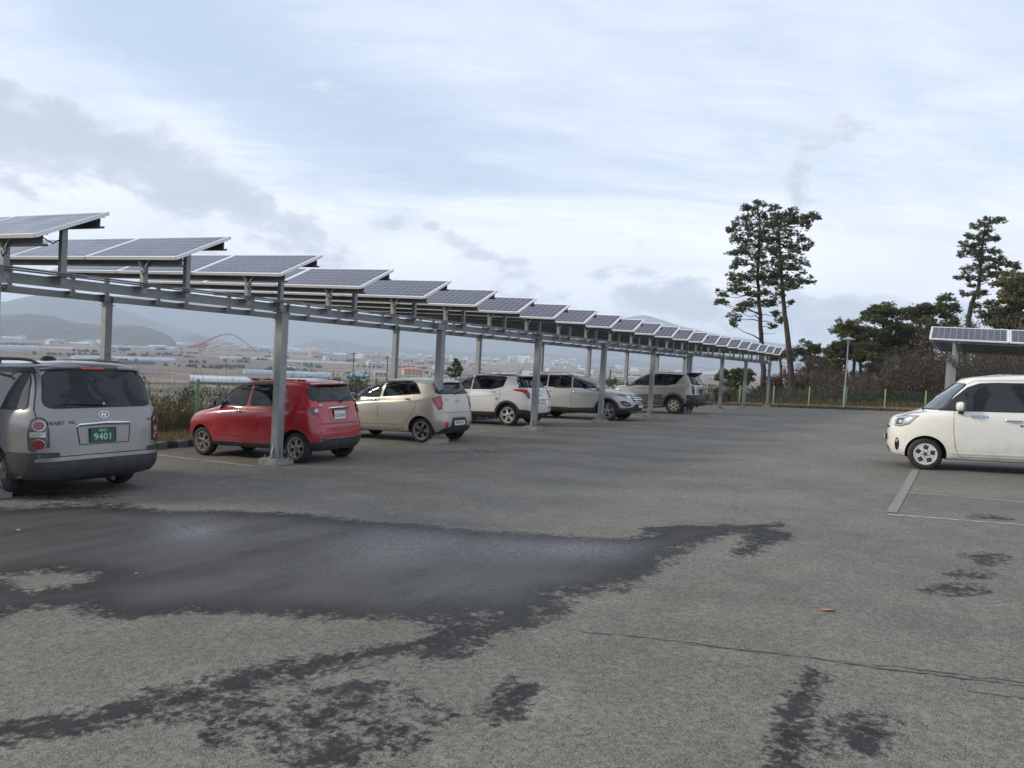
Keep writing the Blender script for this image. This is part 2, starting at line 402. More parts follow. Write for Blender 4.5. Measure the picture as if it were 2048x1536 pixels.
for C, w_, v_ in [([(-60, 1478), (0, 1466), (200, 1438), (400, 1392), (560, 1345), (700, 1312), (840, 1288), (900, 1262)], .02, .62), ([(1636, 1347), (1602, 1385), (1582, 1450), (1572, 1560)], .01, .60), ([(1036, 1370), (1022, 1394), (1004, 1424)], .015, .56), ([(1300, 1058), (1380, 1054), (1470, 1056), (1560, 1050)], .04, .62),
                  ([(500, 1460), (620, 1440), (760, 1395)], .05, .56), ([(640, 1520), (760, 1480), (850, 1440)], .03, .54), ([(1730, 1480), (1760, 1450)], .05, .54), ([(1870, 1180), (1940, 1178)], .03, .58), ([(1935, 1112), (2000, 1110), (1990, 1125)], .03, .56), ([(1895, 1150), (1960, 1148)], .03, .52), ([(1950, 1033), (2000, 1037)], .05, .60)]:
    W2 = [np.array(px_ground(*q)[:2]) for q in C]
    for a, b in zip(W2[:-1], W2[1:]):
        e = b - a; t = np.clip(((V2 - a) @ e) / (e @ e), 0, 1); dd = np.sqrt((((V2 - a) - t[:, None] * e) ** 2).sum(1)); wet = np.maximum(wet, np.clip(v_ - np.maximum(dd - w_, 0) * 2.6, 0, 1))
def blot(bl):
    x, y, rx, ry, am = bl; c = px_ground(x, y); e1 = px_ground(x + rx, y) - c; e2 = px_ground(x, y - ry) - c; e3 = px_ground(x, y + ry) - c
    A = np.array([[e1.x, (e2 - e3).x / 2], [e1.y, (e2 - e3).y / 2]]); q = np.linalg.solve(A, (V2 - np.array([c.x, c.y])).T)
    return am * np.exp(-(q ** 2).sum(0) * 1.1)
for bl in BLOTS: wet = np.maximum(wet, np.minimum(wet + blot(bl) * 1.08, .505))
sh_ = np.zeros(len(V2))
for bl in SHEEN: sh_ = np.maximum(sh_, blot(bl))
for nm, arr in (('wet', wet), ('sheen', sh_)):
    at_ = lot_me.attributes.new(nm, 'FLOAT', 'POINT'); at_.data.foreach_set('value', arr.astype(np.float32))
lot = link('car_park_tarmac', lot_me); lot['kind'] = 'structure'

# worn painted bay lines, sheets 4 mm above the tarmac
def linepaint(T, b, oc, gp):
    n = T.noise(gp, 9, 6, .7); n2 = T.noise(gp, 70, 3, .7)
    T.L.new(T.mix(T.smooth(T.math('ADD', T.math('MULTIPLY', n, .6), T.math('MULTIPLY', n2, .4)), .42, .58), (.42, .41, .375), (.20, .192, .17)), b.inputs['Base Color'])
    T.L.new(T.bump(n2, .5, .004), b.inputs['Normal'])
M_LINE = nmat('worn_line_paint', linepaint, rough=.85)
M_LINE2 = mottled('very_worn_line_paint', (.185, .176, .154), (.235, .226, .20), 12, .9, .4, 90, world=True)
def ground_strip(name, p0, p1, wd, m=M_LINE, lift=.004, seg=.25):
    p0, p1 = Vector(p0[:2]), Vector(p1[:2]); d = p1 - p0; L = d.length; d.normalize(); nrm = Vector((-d.y, d.x)); k = max(2, int(L / seg))
    vs, fs = [], []
    for i in range(k + 1):
        for sgn in (-.5, .5):
            q = p0 + d * (L * i / k) + nrm * wd * sgn; vs.append((q.x, q.y, float(G(q.x, q.y)) + lift))
        if i: j = 2 * i; fs.append((j - 2, j - 1, j + 1, j))
    me = bpy.data.meshes.new(name); me.from_pydata(vs, [], fs); me.materials.append(m); me.update()
    if me.polygons[0].normal.z < 0: me.flip_normals()
    o = link(name, me); o['kind'] = 'structure'; return o
M_TAR = mottled('crack_in_tarmac', (.055, .052, .047), (.10, .095, .083), 20, .95, world=True)
def crack(P, wd, seed):
    rs = np.random.RandomState(seed); W2 = [px_ground(*q) for q in P]; vs, fs = [], []; k = 0
    for a, b in zip(W2[:-1], W2[1:]):
        n = max(2, int((b - a).length / .05)); d = (b - a).normalized(); nr = Vector((-d.y, d.x, 0))
        for i in range(n):
            q = a.lerp(b, i / n) + nr * (.02 * math.sin(k * .21 + seed) + rs.normal(0, .008)); ww = wd * (.35 + rs.rand() ** 2 * 1.5) * (1 if rs.rand() > .12 else .1)
            for sg in (-.5, .5): t = q + nr * ww * sg; vs.append((t.x, t.y, float(G(t.x, t.y)) + .0035))
            if k: fs.append((2 * k - 2, 2 * k - 1, 2 * k + 1, 2 * k))
            k += 1
    me = bpy.data.meshes.new('crack'); me.from_pydata(vs, [], fs); me.materials.append(M_TAR); me.update()
    if me.polygons[0].normal.z < 0: me.flip_normals()
    o = link('crack', me, lot)
for i, (C, wd) in enumerate([([(1165, 1266), (1230, 1271), (1290, 1278), (1400, 1290), (1560, 1305), (1700, 1325), (1900, 1350), (2080, 1370)], .014), ([(1330, 1287), (1480, 1301), (1620, 1313), (1780, 1340), (2080, 1379)], .013), ([(1935, 1385), (2080, 1401)], .012),
          ([(330, 968), (480, 952), (620, 940), (690, 945)], .02), ([(600, 935), (690, 942), (760, 940)], .018), ([(1500, 900), (1650, 915), (1760, 940), (1900, 948)], .014), ([(1020, 905), (1180, 890), (1300, 880)], .014), ([(1440, 960), (1620, 985), (1800, 990)], .012)]): crack(C, wd, i)
def gpx(*q): return px_ground(*q)
ground_strip('bay_line', gpx(1776, 1029), gpx(2120, 1056), .07)
ground_strip('bay_line', gpx(1806, 984), gpx(2120, 1011), .05)
ground_strip('bay_line', gpx(1783, 1026), gpx(1832, 940), .12, M_LINE2, .008)
ground_strip('bay_line', gpx(300, 908), gpx(505, 932), .09)
for yy in (14.7, 19.4, 24.0, 28.6):
    ground_strip('bay_line', (-10.8, yy + .12), (-14.2, yy + .12), .09)
ground_strip('bay_line', gpx(1150, 868), gpx(1330, 845), .07, M_LINE2)
# ================================================================ SOLAR CARPORTS
def galv(T, b, oc, gp):
    n = T.noise(oc, 2.2, 6, .65); v = T.n('ShaderNodeTexVoronoi', i_Vector=oc, i_Scale=26.0).outputs['Color']
    c = T.mix(T.smooth(n, .35, .7), (.25, .27, .275), (.33, .345, .345))
    c = T.mix(.22, c, T.mix(T.sep(v)[0], (.20, .22, .23), (.40, .41, .41)))
    dr = T.noise(T.vmath('MULTIPLY', oc, (14, 14, .7)), 1.5, 5, .6)
    T.L.new(T.mix(T.smooth(dr, .55, .8, 0, .45), c, (.17, .18, .175)), b.inputs['Base Color'])
    T.L.new(T.smooth(n, .3, .7, .42, .62), b.inputs['Roughness'])
M_GALV = nmat('galvanised_steel', galv, metal=.35, rough=.5)
M_GALVD = mottled('dull_purlin_steel', (.10, .112, .112), (.15, .162, .160), 3, .55, metal=.3)
M_BLK = mat('black_rubber', (.012, .012, .013), .6)
M_ALU = mottled('anodised_aluminium', (.27, .28, .29), (.35, .36, .37), 8, .45, metal=.4)
M_CONC = mottled('weathered_concrete', (.20, .19, .165), (.33, .31, .27), 9, .9, .6, 80)
M_BOLT = mat('bolt_zinc', (.30, .31, .32), .4, .8)
ML, MD, NCX, NCY = 2.11, .985, 12, 6
def cells(T, b, oc, gp):
    x, y, z = T.sep(oc)
    u = T.math('DIVIDE', T.math('ADD', x, ML / 2 - .05), (ML - .1) / NCX); v = T.math('DIVIDE', T.math('ADD', y, MD / 2 - .04), (MD - .08) / NCY)
    def line(q, wd):
        f = T.math('FRACT', q); d = T.math('MINIMUM', f, T.math('SUBTRACT', 1, f)); return T.math('LESS_THAN', d, wd)
    g = T.math('MAXIMUM', line(u, .040), line(v, .045))
    bus = T.math('MULTIPLY', T.math('MAXIMUM', line(T.math('ADD', v, .33), .012), line(T.math('ADD', v, .67), .012)), .35)
    wn = T.n('ShaderNodeTexWhiteNoise', noise_dimensions='2D', i_Vector=T.comb(T.math('FLOOR', u), T.math('FLOOR', v), 0)).outputs['Value']
    crys = T.n('ShaderNodeTexVoronoi', i_Vector=oc, i_Scale=70.0).outputs['Color']
    c = T.mix(wn, (.018, .018, .040), (.028, .027, .055)); c = T.mix(.35, c, T.mix(T.sep(crys)[0], (.013, .013, .032), (.038, .036, .068)))
    c = T.mix(bus, c, (.3, .3, .32)); c = T.mix(g, c, (.24, .24, .26))
    brd = T.math('MAXIMUM', T.math('GREATER_THAN', T.math('ABSOLUTE', x), ML / 2 - .05), T.math('GREATER_THAN', T.math('ABSOLUTE', y), MD / 2 - .04))
    dust = T.noise(gp, 1.6, 5, .6)
    c = T.mix(brd, c, (.46, .46, .48)); c = T.mix(T.smooth(dust, .35, .75, .0, .07), c, (.40, .38, .34))
    T.L.new(c, b.inputs['Base Color']); T.L.new(T.smooth(dust, .3, .7, .16, .28), b.inputs['Roughness'])
M_CELL = nmat('solar_cells_under_glass', cells, rough=.2, coat=0, spec=.32)
M_BACK = mat('grey_backsheet', (.20, .21, .22), .6)

mb = MB(); mb.mat(M_CELL).add([(-ML / 2 + .012, -MD / 2 + .012, 0), (ML / 2 - .012, -MD / 2 + .012, 0), (ML / 2 - .012, MD / 2 - .012, 0), (-ML / 2 + .012, MD / 2 - .012, 0)], [(0, 1, 2, 3)])
mb.mat(M_BACK).add([(-ML / 2 + .012, -MD / 2 + .012, -.006), (-ML / 2 + .012, MD / 2 - .012, -.006), (ML / 2 - .012, MD / 2 - .012, -.006), (ML / 2 - .012, -MD / 2 + .012, -.006)], [(0, 1, 2, 3)])
ME_MOD = mb.mesh('solar_module', fix=False)
mb = MB()
for sx in (-1, 1): mb.box((sx * (ML / 2 - .006), 0, -.018), (.026, MD, .045))
for sy in (-1, 1): mb.box((0, sy * (MD / 2 - .006), -.018), (ML - .04, .026, .0448))
mb.box((0, MD / 2 - .2, -.028), (.16, .1, .02))
ME_FRM = mb.mesh('module_frame')

def carport(name, label, x_edge, n_mod, y0, pitch, n_row, zU, slope, xb, posts, tilt=None, beam_y=None, strut_h=None, rise=.0164):
    """x_edge: right-hand end of the panel rows; xb: x of the two beams; zU(y): height of the upper edge at x_edge"""
    root = empty(name, (xb[0], y0, float(G(xb[0], y0))), 0, label, 'solar carport'); off = Vector(root.location)
    def L(p): return Vector(p) - off
    tl = R_(25.2) if tilt is None else tilt
    bz = lambda x, y: zb0 - .0062 * (y - 5) + (-(x - xb[0])) * .0195
    zb0 = strut_h
    # beams
    for i, x in enumerate(xb):
        a, c = beam_y if i == 0 else (beam_y[0], beam_y[1] - .4)
        mb = MB(); k = 12; ys_ = np.linspace(a, c, 2)
        p0, p1 = Vector((x, a, bz(x, a) + .065)), Vector((x, c, bz(x, c) + .065))
        mb.bar(L(p0), L(p1), .012, .13)
        for sz in (-.062, .062): mb.bar(L(p0 + Vector((-.036 * (1 if i == 0 else 1), 0, sz))), L(p1 + Vector((-.036, 0, sz))), .060, .008)
        mb.bar(L(p0 + Vector((-.062, 0, .048))), L(p1 + Vector((-.062, 0, .048))), .006, .022); mb.bar(L(p0 + Vector((-.062, 0, -.048))), L(p1 + Vector((-.062, 0, -.048))), .006, .022)
        mb.build('beam', M_GALV, root)
    # posts with gussets, plate, footing, bolts
    ME = {}
    for i, x in enumerate(xb):
        for y in posts[i]:
            g = float(G(x, y)); top = bz(x, y) - .012; h = top - g - .10
            mb = MB(); mb.box((0, 0, h / 2), (.15, .15, h))
            for s1 in (-1, 1):
                mb.prism([(s1 * .077, 0), (s1 * .165, 0), (s1 * .077, .24)], -.006, .006, 'xz'); mb.prism([(s1 * .077, 0), (s1 * .165, 0), (s1 * .077, .24)], -.006, .006, 'yz')
            mb.box((0, 0, .008), (.36, .36, .016)); mb.box((0, 0, h + .006), (.24, .24, .012))
            mb.bar((-.0, -.12, h - .05), (-.0, .12, h - .05), .17, .016)
            o = mb.build('post', M_GALV, root); o.location = L((x, y, g + .10))
            f = MB(); j = random.uniform(-.015, .015); w_ = .46 + random.uniform(-.03, .05)
            f.prism([(-w_ / 2, -w_ / 2 + j), (w_ / 2, -w_ / 2), (w_ / 2 - .02, w_ / 2), (-w_ / 2 + .01, w_ / 2 + j)], -.12, .098, 'xy')
            fo = f.build('footing', M_CONC, root); fo.location = L((x, y, g))
            for sx in (-1, 1):
                for sy in (-1, 1):
                    if 'b' not in ME: q = MB(); q.lathe([(.0, .0), (.022, 0), (.022, .02), (.012, .022), (.012, .055), (0, .055)], n=8); ME['b'] = q.mesh('bolt')
                    if not ME['b'].materials: ME['b'].materials.append(M_BOLT)
                    bo = link('bolt', ME['b'], o, (sx * .14, sy * .14, .016))
            # bracket at the head
            for sy in (-1, 1):
                br = MB(); br.box((0, sy * .095, h + .08), (.11, .012, .13)); br.box((.03, sy * .13, h + .02), (.05, .062, .016)); br.build('head_bracket', M_GALV, o)
    ct, st_ = math.cos(tl), math.sin(tl)
    for r in range(n_row):
        yU = y0 + pitch * r; zu = zU + slope * r * pitch
        yL, zl = yU - MD * ct, zu - MD * st_
        for i in range(n_mod):
            xc = x_edge - (i + .5) * (ML + .03); zc = rise * (x_edge - xc)
            mo = link('solar_module', ME_MOD, root, L((xc, (yU + yL) / 2, (zu + zl) / 2 + zc)))
            mo.rotation_euler = (tl, math.atan(rise), 0)
            link('module_frame', ME_FRM, mo)
        xa, xz = x_edge - .02, x_edge - n_mod * (ML + .03) + .02
        # two C purlins along the row, lower and upper
        for (yy, zz, nm) in ((yL + .10, zl + .02, 0), (yU - .10, zu - .075, 1)):
            q = MB(); hgt = .135
            A = Vector((xa - (.0 if nm else .0), yy, zz - hgt / 2)); B = Vector((xz, yy, zz - hgt / 2 + rise * (xa - xz)))
            q.bar(L(A), L(B), .008, hgt)
            for s1 in (-1, 1): q.bar(L(A + Vector((0, .03, s1 * hgt / 2))), L(B + Vector((0, .03, s1 * hgt / 2))), .06, .007)
            q.bar(L(A + Vector((0, .058, -hgt / 2 + .012))), L(B + Vector((0, .058, -hgt / 2 + .012))), .006, .022)
            q.build('purlin', M_GALVD, root)
        for x in xb:
            dz = rise * (x_edge - x)
            # rail under the modules following their tilt
            q = MB(); q.bar(L((x + .12, yL + .05, zl - .125 + dz + .02)), L((x + .12, yU - .02, zu - .125 + dz - .01)), .045, .075, up=(0, -st_, ct)); q.build('rail', M_GALV, root)
            for (yy, zt, tall) in ((yL + .12, zl - .10, 0), (yU - .06, zu - .18, 1)):
                zb = bz(x, yy) + .13; q = MB()
                if not tall: zt -= .03
                q.box(L((x + .12, yy, (zb + zt + dz) / 2 - .04)), (.075, .075, (zt + dz - zb) + .10))
                q.box(L((x + .04, yy, zb + .006)), (.16, .20, .010))
                if not tall:
                    for s1 in (-1, 1): q.prism([(L((x + .17, 0, 0)).x + s1 * .0, L((0, 0, zt + dz - .04)).z), (L((x + .17, 0, 0)).x + s1 * .16, L((0, 0, zt + dz + .09)).z), (L((x + .17, 0, 0)).x + s1 * .10, L((0, 0, zt + dz + .09)).z)], L((0, yy - .05, 0)).y, L((0, yy - .042, 0)).y, 'xz')
                q.build('strut', M_GALV, root)
            # drop hanger under the beam with its cable clip
        # looped module cable
        q = MB(); xx = xb[0] + .05; c0 = Vector((xx, yU - .35, zu - .2)); q.tube([L(c0), L(c0 + Vector((.02, .05, -.14))), L(c0 + Vector((.04, .17, -.20))), L(c0 + Vector((.04, .26, -.14)))], .009, 6); q.build('cable', M_BLK, root)
        q = MB(); c0 = Vector((xb[0] + .22, yL + .08, zl - .09)); q.tube([L(c0), L(c0 + Vector((.06, -.03, -.1))), L(c0 + Vector((.0, -.04, -.15))), L(c0 + Vector((-.08, -.02, -.08)))], .009, 6); q.build('cable', M_BLK, root)
    # conduits riding on the struts
    for k, (dx, dz) in enumerate(((.20, .150), (.232, .152), (.20, .178), (.232, .181))):
        q = MB(); n_ = 14; pts = []
        for i in range(n_ + 1):
            yy = beam_y[0] + (beam_y[1] - beam_y[0] - .8) * i / n_; pts.append(L((xb[0] + dx, yy, bz(xb[0], yy) + dz)))
        q.tube(pts, .011, 6); q.build('conduit', M_GALV, root, smooth=60)
    # junction boxes on the front beam
    for yy in np.arange(beam_y[0] + 2.2, beam_y[1] - 3, 9.4):
        q = MB(); q.box(L((xb[0] + .1, yy, bz(xb[0], yy) + .05)), (.1, .26, .15)); q.build('junction_box', M_GALV, root)
    return root

post_f = [5.14, 9.90, 14.70, 19.38, 23.98, 28.65, 33.28, 38.35, 43.05, 48.85]
carport('solar_carport', 'long solar carport of tilted panel rows standing over the row of six parked cars', -9.5, 3, 4.11, 1.889, 24, 1.52 + EYE + .011, -.0057, (-10.5, -15.5),
        (post_f, [5.0, 9.82, 14.5, 19.3, 24.1, 28.95, 33.7, 38.4, 43.0, 47.9]), beam_y=(2.9, 49.3), strut_h=.565 + EYE)
def carport_right():
    # mirrored plan: its left-hand end is at x = -1.2 and it runs off to the right
    xe = -1.2 + 4 * (ML + .03)
    return carport('solar_carport', 'shorter solar carport at the right edge of the view behind the white boxy car', xe, 4, 27.9 + .89, 1.889, 5, 1.66 + EYE - .14, -.0057, (5.6, -.62),
        ([29.2, 33.9], [29.0, 33.7, 38.2]), beam_y=(28.0, 39.0), strut_h=.62 + EYE)
carport_right()
# downpipe-like cable duct beside the seventh front post
q = MB(); g_ = float(G(-10.5, 32.9)); q.box((0, 0, 1.33), (.085, .085, 2.62)); q.box((0, .09, .12), (.10, .26, .10))
o = q.build('cable_duct', M_GALV, [r for r in COL.objects if r.name == 'solar_carport'][0]); o.location = Vector((-10.5, 32.93, g_)) - o.parent.location
# ================================================================ CARS
def paint(name, col, metal=.0, flake=0, rough=.34):
    def f(T, b, oc, gp):
        n = T.noise(oc, 1.6, 5, .6); z = T.sep(oc)[2]
        dirt = T.math('MULTIPLY', T.smooth(z, .25, .85, 1, 0), T.smooth(T.noise(oc, 5, 5, .7), .3, .75, .05, .75))
        c = T.mix(T.smooth(n, .3, .7, 0, .25), col, tuple(q * .86 for q in col))
        c = T.mix(T.math('MULTIPLY', dirt, .45), c, (.16, .145, .12))
        T.L.new(c, b.inputs['Base Color']); T.L.new(T.smooth(T.math('ADD', n, dirt), .3, 1.3, rough - .05, rough + .3), b.inputs['Roughness'])
        b.inputs['Coat Roughness'].default_value = .06
        T.L.new(T.bump(T.noise(oc, 2.2, 2, .5), .10, .02), b.inputs['Coat Normal'])
    return nmat(name, f, rough=rough, metal=metal, coat=.9)
M_GLASS = nmat('tinted_car_glass', lambda T, b, oc, gp: T.L.new(T.mix(T.smooth(T.noise(oc, 2.6, 3, .5, .8), .46, .54), (.005, .006, .007), (.030, .033, .036)), b.inputs['Base Color']), rough=.035, coat=0, spec=.36)
M_GLASSC = mat('lighter_car_glass', (.055, .062, .066), .04, spec=.7)
M_TRIM = mat('black_trim_plastic', (.018, .018, .019), .55)
M_TRIMG = mottled('black_gloss_trim', (.012, .012, .013), (.02, .02, .022), 4, .16)
M_CLAD = mottled('grey_cladding_plastic', (.028, .029, .030), (.044, .044, .045), 5, .6)
M_CHR = mat('chrome', (.72, .73, .74), .14, 1)
M_SILV = mottled('alloy_silver', (.36, .355, .335), (.48, .47, .44), 6, .34, metal=.7)
M_ALLOYD = mat('alloy_dark', (.03, .03, .032), .4, .4)
M_TYRE = mottled('tyre_rubber', (.016, .016, .017), (.032, .031, .030), 9, .85)
M_WELL = mat('wheel_well', (.006, .006, .006), .95)
M_RED = mat('tail_lamp_red', (.52, .016, .014), .12, coat=.8)
M_REDD = mat('tail_lamp_dark_red', (.09, .005, .008), .12, coat=.8)
M_CLEAR = mat('clear_lamp_lens', (.42, .43, .44), .10, .3, coat=1)
M_LAMPD = mat('lamp_dark_inner', (.07, .075, .08), .15, .4, coat=1)
M_AMB = mat('amber_lens', (.45, .13, .02), .2, coat=.6)
M_PLW = mat('plate_white', (.62, .63, .62), .45)
M_PLG = mat('plate_green', (.010, .085, .048), .4)
M_INK = mat('plate_ink', (.012, .014, .02), .6)
M_INKW = mat('plate_pale_ink', (.45, .62, .52), .5)
M_DISC = mat('brake_disc', (.12, .11, .10), .5, .7)

def pchip(Y, ks):
    """Y (n, K, 3) control rings -> dense rings, ks samples in each interval, monotone per component"""
    n = len(Y); D = Y[1:] - Y[:-1]; M = np.zeros_like(Y)
    M[0], M[-1] = D[0], D[-1]
    a, b = D[:-1], D[1:]; same = a * b > 0
    M[1:-1] = np.where(same, 2 * a * b / np.where(np.abs(a + b) < 1e-9, 1e-9, a + b), 0)
    out = []
    for i in range(n - 1):
        k = ks[i]
        for j in range(k):
            t = j / k; h00, h10, h01, h11 = 2*t**3-3*t**2+1, t**3-2*t**2+t, -2*t**3+3*t**2, t**3-t**2
            out.append(h00 * Y[i] + h10 * M[i] + h01 * Y[i + 1] + h11 * M[i + 1])
    out.append(Y[-1]); return np.array(out)
def ring(lv, KF=16, KS=64, KR=16):
    xf, xr, w, nf, nr, z = lv
    X = np.concatenate([np.ones(KF), np.linspace(1, -1, KS + 1)[:-1], -np.ones(KR + 1)])
    Yy = np.concatenate([np.linspace(0, 1, KF + 1)[:-1], np.ones(KS), np.linspace(1, 0, KR + 1)])
    n = np.where(X > 0, nf, nr); r = (np.abs(X) ** n + np.abs(Yy) ** n) ** (1 / n); X, Yy = X / r, Yy / r
    cx, hx = (xf + xr) / 2, (xf - xr) / 2; x = cx + X * hx; y = Yy * w
    if not isinstance(z, (list, tuple)): zz = np.full(len(x), float(z))
    else:
        q = sorted(z); qx = np.array([p[0] for p in q]); qz = np.array([p[1] for p in q]); g = np.linspace(-1.5, 5, 1301); gz = np.interp(g, qx, qz)
        kk = np.hanning(61); kk /= kk.sum(); gz = np.convolve(np.pad(gz, 30, 'edge'), kk, 'valid'); zz = np.interp(x, g, gz)
    return np.stack([x, y, zz], 1)
def round_poly(P, r, n=4):
    if not r: return [tuple(p) for p in P]
    out = []; N = len(P)
    for i in range(N):
        p, a, b = Vector(P[i]), Vector(P[i - 1]), Vector(P[(i + 1) % N]); da, db = (a - p), (b - p)
        rr = min(r, da.length * .45, db.length * .45); s, e = p + da.normalized() * rr, p + db.normalized() * rr
        for k in range(n + 1):
            t = k / n; out.append(tuple(s * (1 - t) ** 2 + p * 2 * t * (1 - t) + e * t * t))
    return out
def grow(P, d):
    """offset a polygon outwards by d"""
    A = sum(P[i][0] * P[(i + 1) % len(P)][1] - P[(i + 1) % len(P)][0] * P[i][1] for i in range(len(P))); s = 1 if A > 0 else -1; out = []; N = len(P)
    for i in range(N):
        p, a, b = Vector(P[i]), Vector(P[i - 1]), Vector(P[(i + 1) % N]); e1, e2 = (p - a).normalized(), (b - p).normalized()
        n1, n2 = Vector((e1.y, -e1.x)) * s, Vector((e2.y, -e2.x)) * s; m_ = (n1 + n2)
        if m_.length < 1e-4: m_ = n1
        m_.normalize(); out.append(tuple(p + m_ * d / max(.5, m_.dot(n1))))
    return out
C7 = math.sqrt(.5)
VIEWS = {'L': ((0, -1, 0), (1, 0, 0)), 'R': ((0, 1, 0), (1, 0, 0)), 'B': ((1, 0, 0), (0, 1, 0)), 'F': ((-1, 0, 0), (0, 1, 0)),
         'BL': ((C7, -C7, 0), (C7, C7, 0)), 'BR': ((C7, C7, 0), (C7, -C7, 0)), 'FL': ((-C7, -C7, 0), (C7, -C7, 0)), 'FR': ((-C7, C7, 0), (C7, C7, 0))}
MIRR = {'L': 'R', 'R': 'L', 'BL': 'BR', 'FL': 'FR', 'BR': 'BL', 'FR': 'FL'}

class Car:
    def __init__(s, name, loc, rz, label, levels, ks, pm, wb, R, wx=None, pitch=0, arch=.05, well=None, tyre_w=.19, w_at=None, dims=None):
        s.root = empty(name, loc, rz, label, 'car'); s.root.rotation_euler = (0, pitch, rz); s.wb, s.R = wb, R; s.pm = pm
        W_ = max(l[2] for l in levels); s.cor = {'B': (min(l[1] for l in levels) + W_) * C7, 'F': (max(l[0] for l in levels) - W_) * C7}
        rings = np.array([ring(l) for l in levels]); D = pchip(rings, ks); nv, K, _ = D.shape
        left = D; right = D[:, 1:-1][:, ::-1].copy(); right[..., 1] *= -1
        Vv = np.concatenate([left, right], 1); K2 = Vv.shape[1]; V = Vv.reshape(-1, 3)
        F = []
        for i in range(nv - 1):
            for j in range(K2):
                j2 = (j + 1) % K2; F.append((i * K2 + j, i * K2 + j2, (i + 1) * K2 + j2, (i + 1) * K2 + j))
        F.append(tuple(range(K2))[::-1]); F.append(tuple((nv - 1) * K2 + j for j in range(K2)))
        me = bpy.data.meshes.new('body'); me.from_pydata([tuple(v) for v in V], [], F)
        bm = bmesh.new(); bm.from_mesh(me); bmesh.ops.remove_doubles(bm, verts=bm.verts, dist=.0004); bmesh.ops.recalc_face_normals(bm, faces=bm.faces)
        bmesh.ops.triangulate(bm, faces=[f for f in bm.faces if len(f.verts) > 4]); bm.to_mesh(me)
        bmesh.ops.triangulate(bm, faces=bm.faces); bm.normal_update()
        s.bvh = BVHTree.FromBMesh(bm); bm.faces.ensure_lookup_table()
        s.tri = [tuple(v.index for v in f.verts) for f in bm.faces]; bm.verts.ensure_lookup_table(); s.tv = [v.co.copy() for v in bm.verts]; s.tn = [v.normal.copy() for v in bm.verts]
        bm.free(); me.materials.append(pm); me.materials.append(M_WELL)
        o = link('body', me, s.root)
        # cut the wheel wells
        cut = MB(); Ra = R + arch
        for x in (0, wb):
            for sg in (-1, 1):
                yo = s.half(x, R + .1)
                q = [(Ra, sg * (yo - .26)), (Ra, sg * (yo + .3))]
                cut.lathe([(0, q[0][1])] + q + [(0, q[1][1])], (x, 0, R), 'y', 36)
        cm = cut.mesh('cut'); cm.materials.append(M_WELL); co = bpy.data.objects.new('cut', cm); COL.objects.link(co); co.parent = s.root
        md = o.modifiers.new('b', 'BOOLEAN'); md.operation = 'DIFFERENCE'; md.solver = 'EXACT'; md.object = co
        bpy.context.view_layer.update()
        nm = bpy.data.meshes.new_from_object(o.evaluated_get(bpy.context.evaluated_depsgraph_get())); o.modifiers.clear()
        for p in nm.polygons:
            c = p.center
            for x in (0, wb):
                if (c.x - x) ** 2 + (c.z - R) ** 2 < (Ra - .0005) ** 2 or ((c.x - x) ** 2 + (c.z - R) ** 2 < (Ra + .001) ** 2 and abs(p.normal.y) < .3 and p.area > .0 and math.hypot(c.x - x, c.z - R) < Ra + 5e-4): p.material_index = 1
        bpy.data.objects.remove(co); smooth_me(nm, 40); nm.name = 'body'; o.data = nm; s.body = o
        # dark floor between the wheels so that no light shows through
    def half(s, x, z):
        h = s.bvh.ray_cast(Vector((x, 3, z)), Vector((0, -1, 0))); return h[0].y if h[0] is not None else .8
    def surf(s, u, v, view):
        d, U = VIEWS[view]; d, U = Vector(d), Vector(U)
        if len(view) == 2: u = u + s.cor[view[0]]
        o = U * u + Vector((0, 0, v)) - d * 8
        h = s.bvh.ray_cast(o, d)
        if h[0] is None or h[3] > 11.5:
            q = U * u + Vector((0, 0, v)) - d * 1.0; h = s.bvh.find_nearest(q)
        p, n, i = h[0], h[1], h[2]
        a, b, c = (s.tv[k] for k in s.tri[i]); na, nb, nc = (s.tn[k] for k in s.tri[i])
        n0 = (b - a).cross(c - a); A = n0.length_squared
        if A > 1e-14:
            wa = (b - p).cross(c - p).dot(n0) / A; wb_ = (c - p).cross(a - p).dot(n0) / A; wc = 1 - wa - wb_; n = (na * wa + nb * wb_ + nc * wc).normalized()
        return p, n
    def panel(s, name, poly, m, view='L', off=.004, parent=None, r=.0, g=.05, depth=.012, both=False, label=None, flat=False):
        P = round_poly(poly, r); N = len(P)
        # densify the outline
        Q = []
        for i in range(N):
            a, b = Vector(P[i]), Vector(P[(i + 1) % N]); k = max(1, int((b - a).length / g))
            Q += [a.lerp(b, j / k) for j in range(k)]
        n = len(Q); xs = [q.x for q in Q]; ys = [q.y for q in Q]; pts = list(Q)
        for gx in np.arange(min(xs) + g / 2, max(xs), g):
            for gy in np.arange(min(ys) + g / 2, max(ys), g):
                c = False
                for i in range(n):
                    a, b = Q[i], Q[i - 1]
                    if (a.y > gy) != (b.y > gy) and gx < (b.x - a.x) * (gy - a.y) / (b.y - a.y) + a.x: c = not c
                if c and min((Vector((gx, gy)) - q).length_squared for q in Q) > (g * .35) ** 2: pts.append(Vector((gx, gy)))
        r_ = geometry.delaunay_2d_cdt(pts, [(i, (i + 1) % n) for i in range(n)], [], 1, 1e-6)
        v2, e2, f2 = r_[0], r_[1], r_[2]
        V, Nn = [], []
        for q in v2:
            p, nn = s.surf(q.x, q.y, view); V.append(p + nn * off); Nn.append(nn)
        bm = bmesh.new(); bv = [bm.verts.new(v) for v in V]
        for f in f2:
            try: bm.faces.new([bv[i] for i in f])
            except ValueError: pass
        d = Vector(VIEWS[view][0]); bm.normal_update()
        for f in bm.faces:
            if f.normal.dot(d) > 0: f.normal_flip()
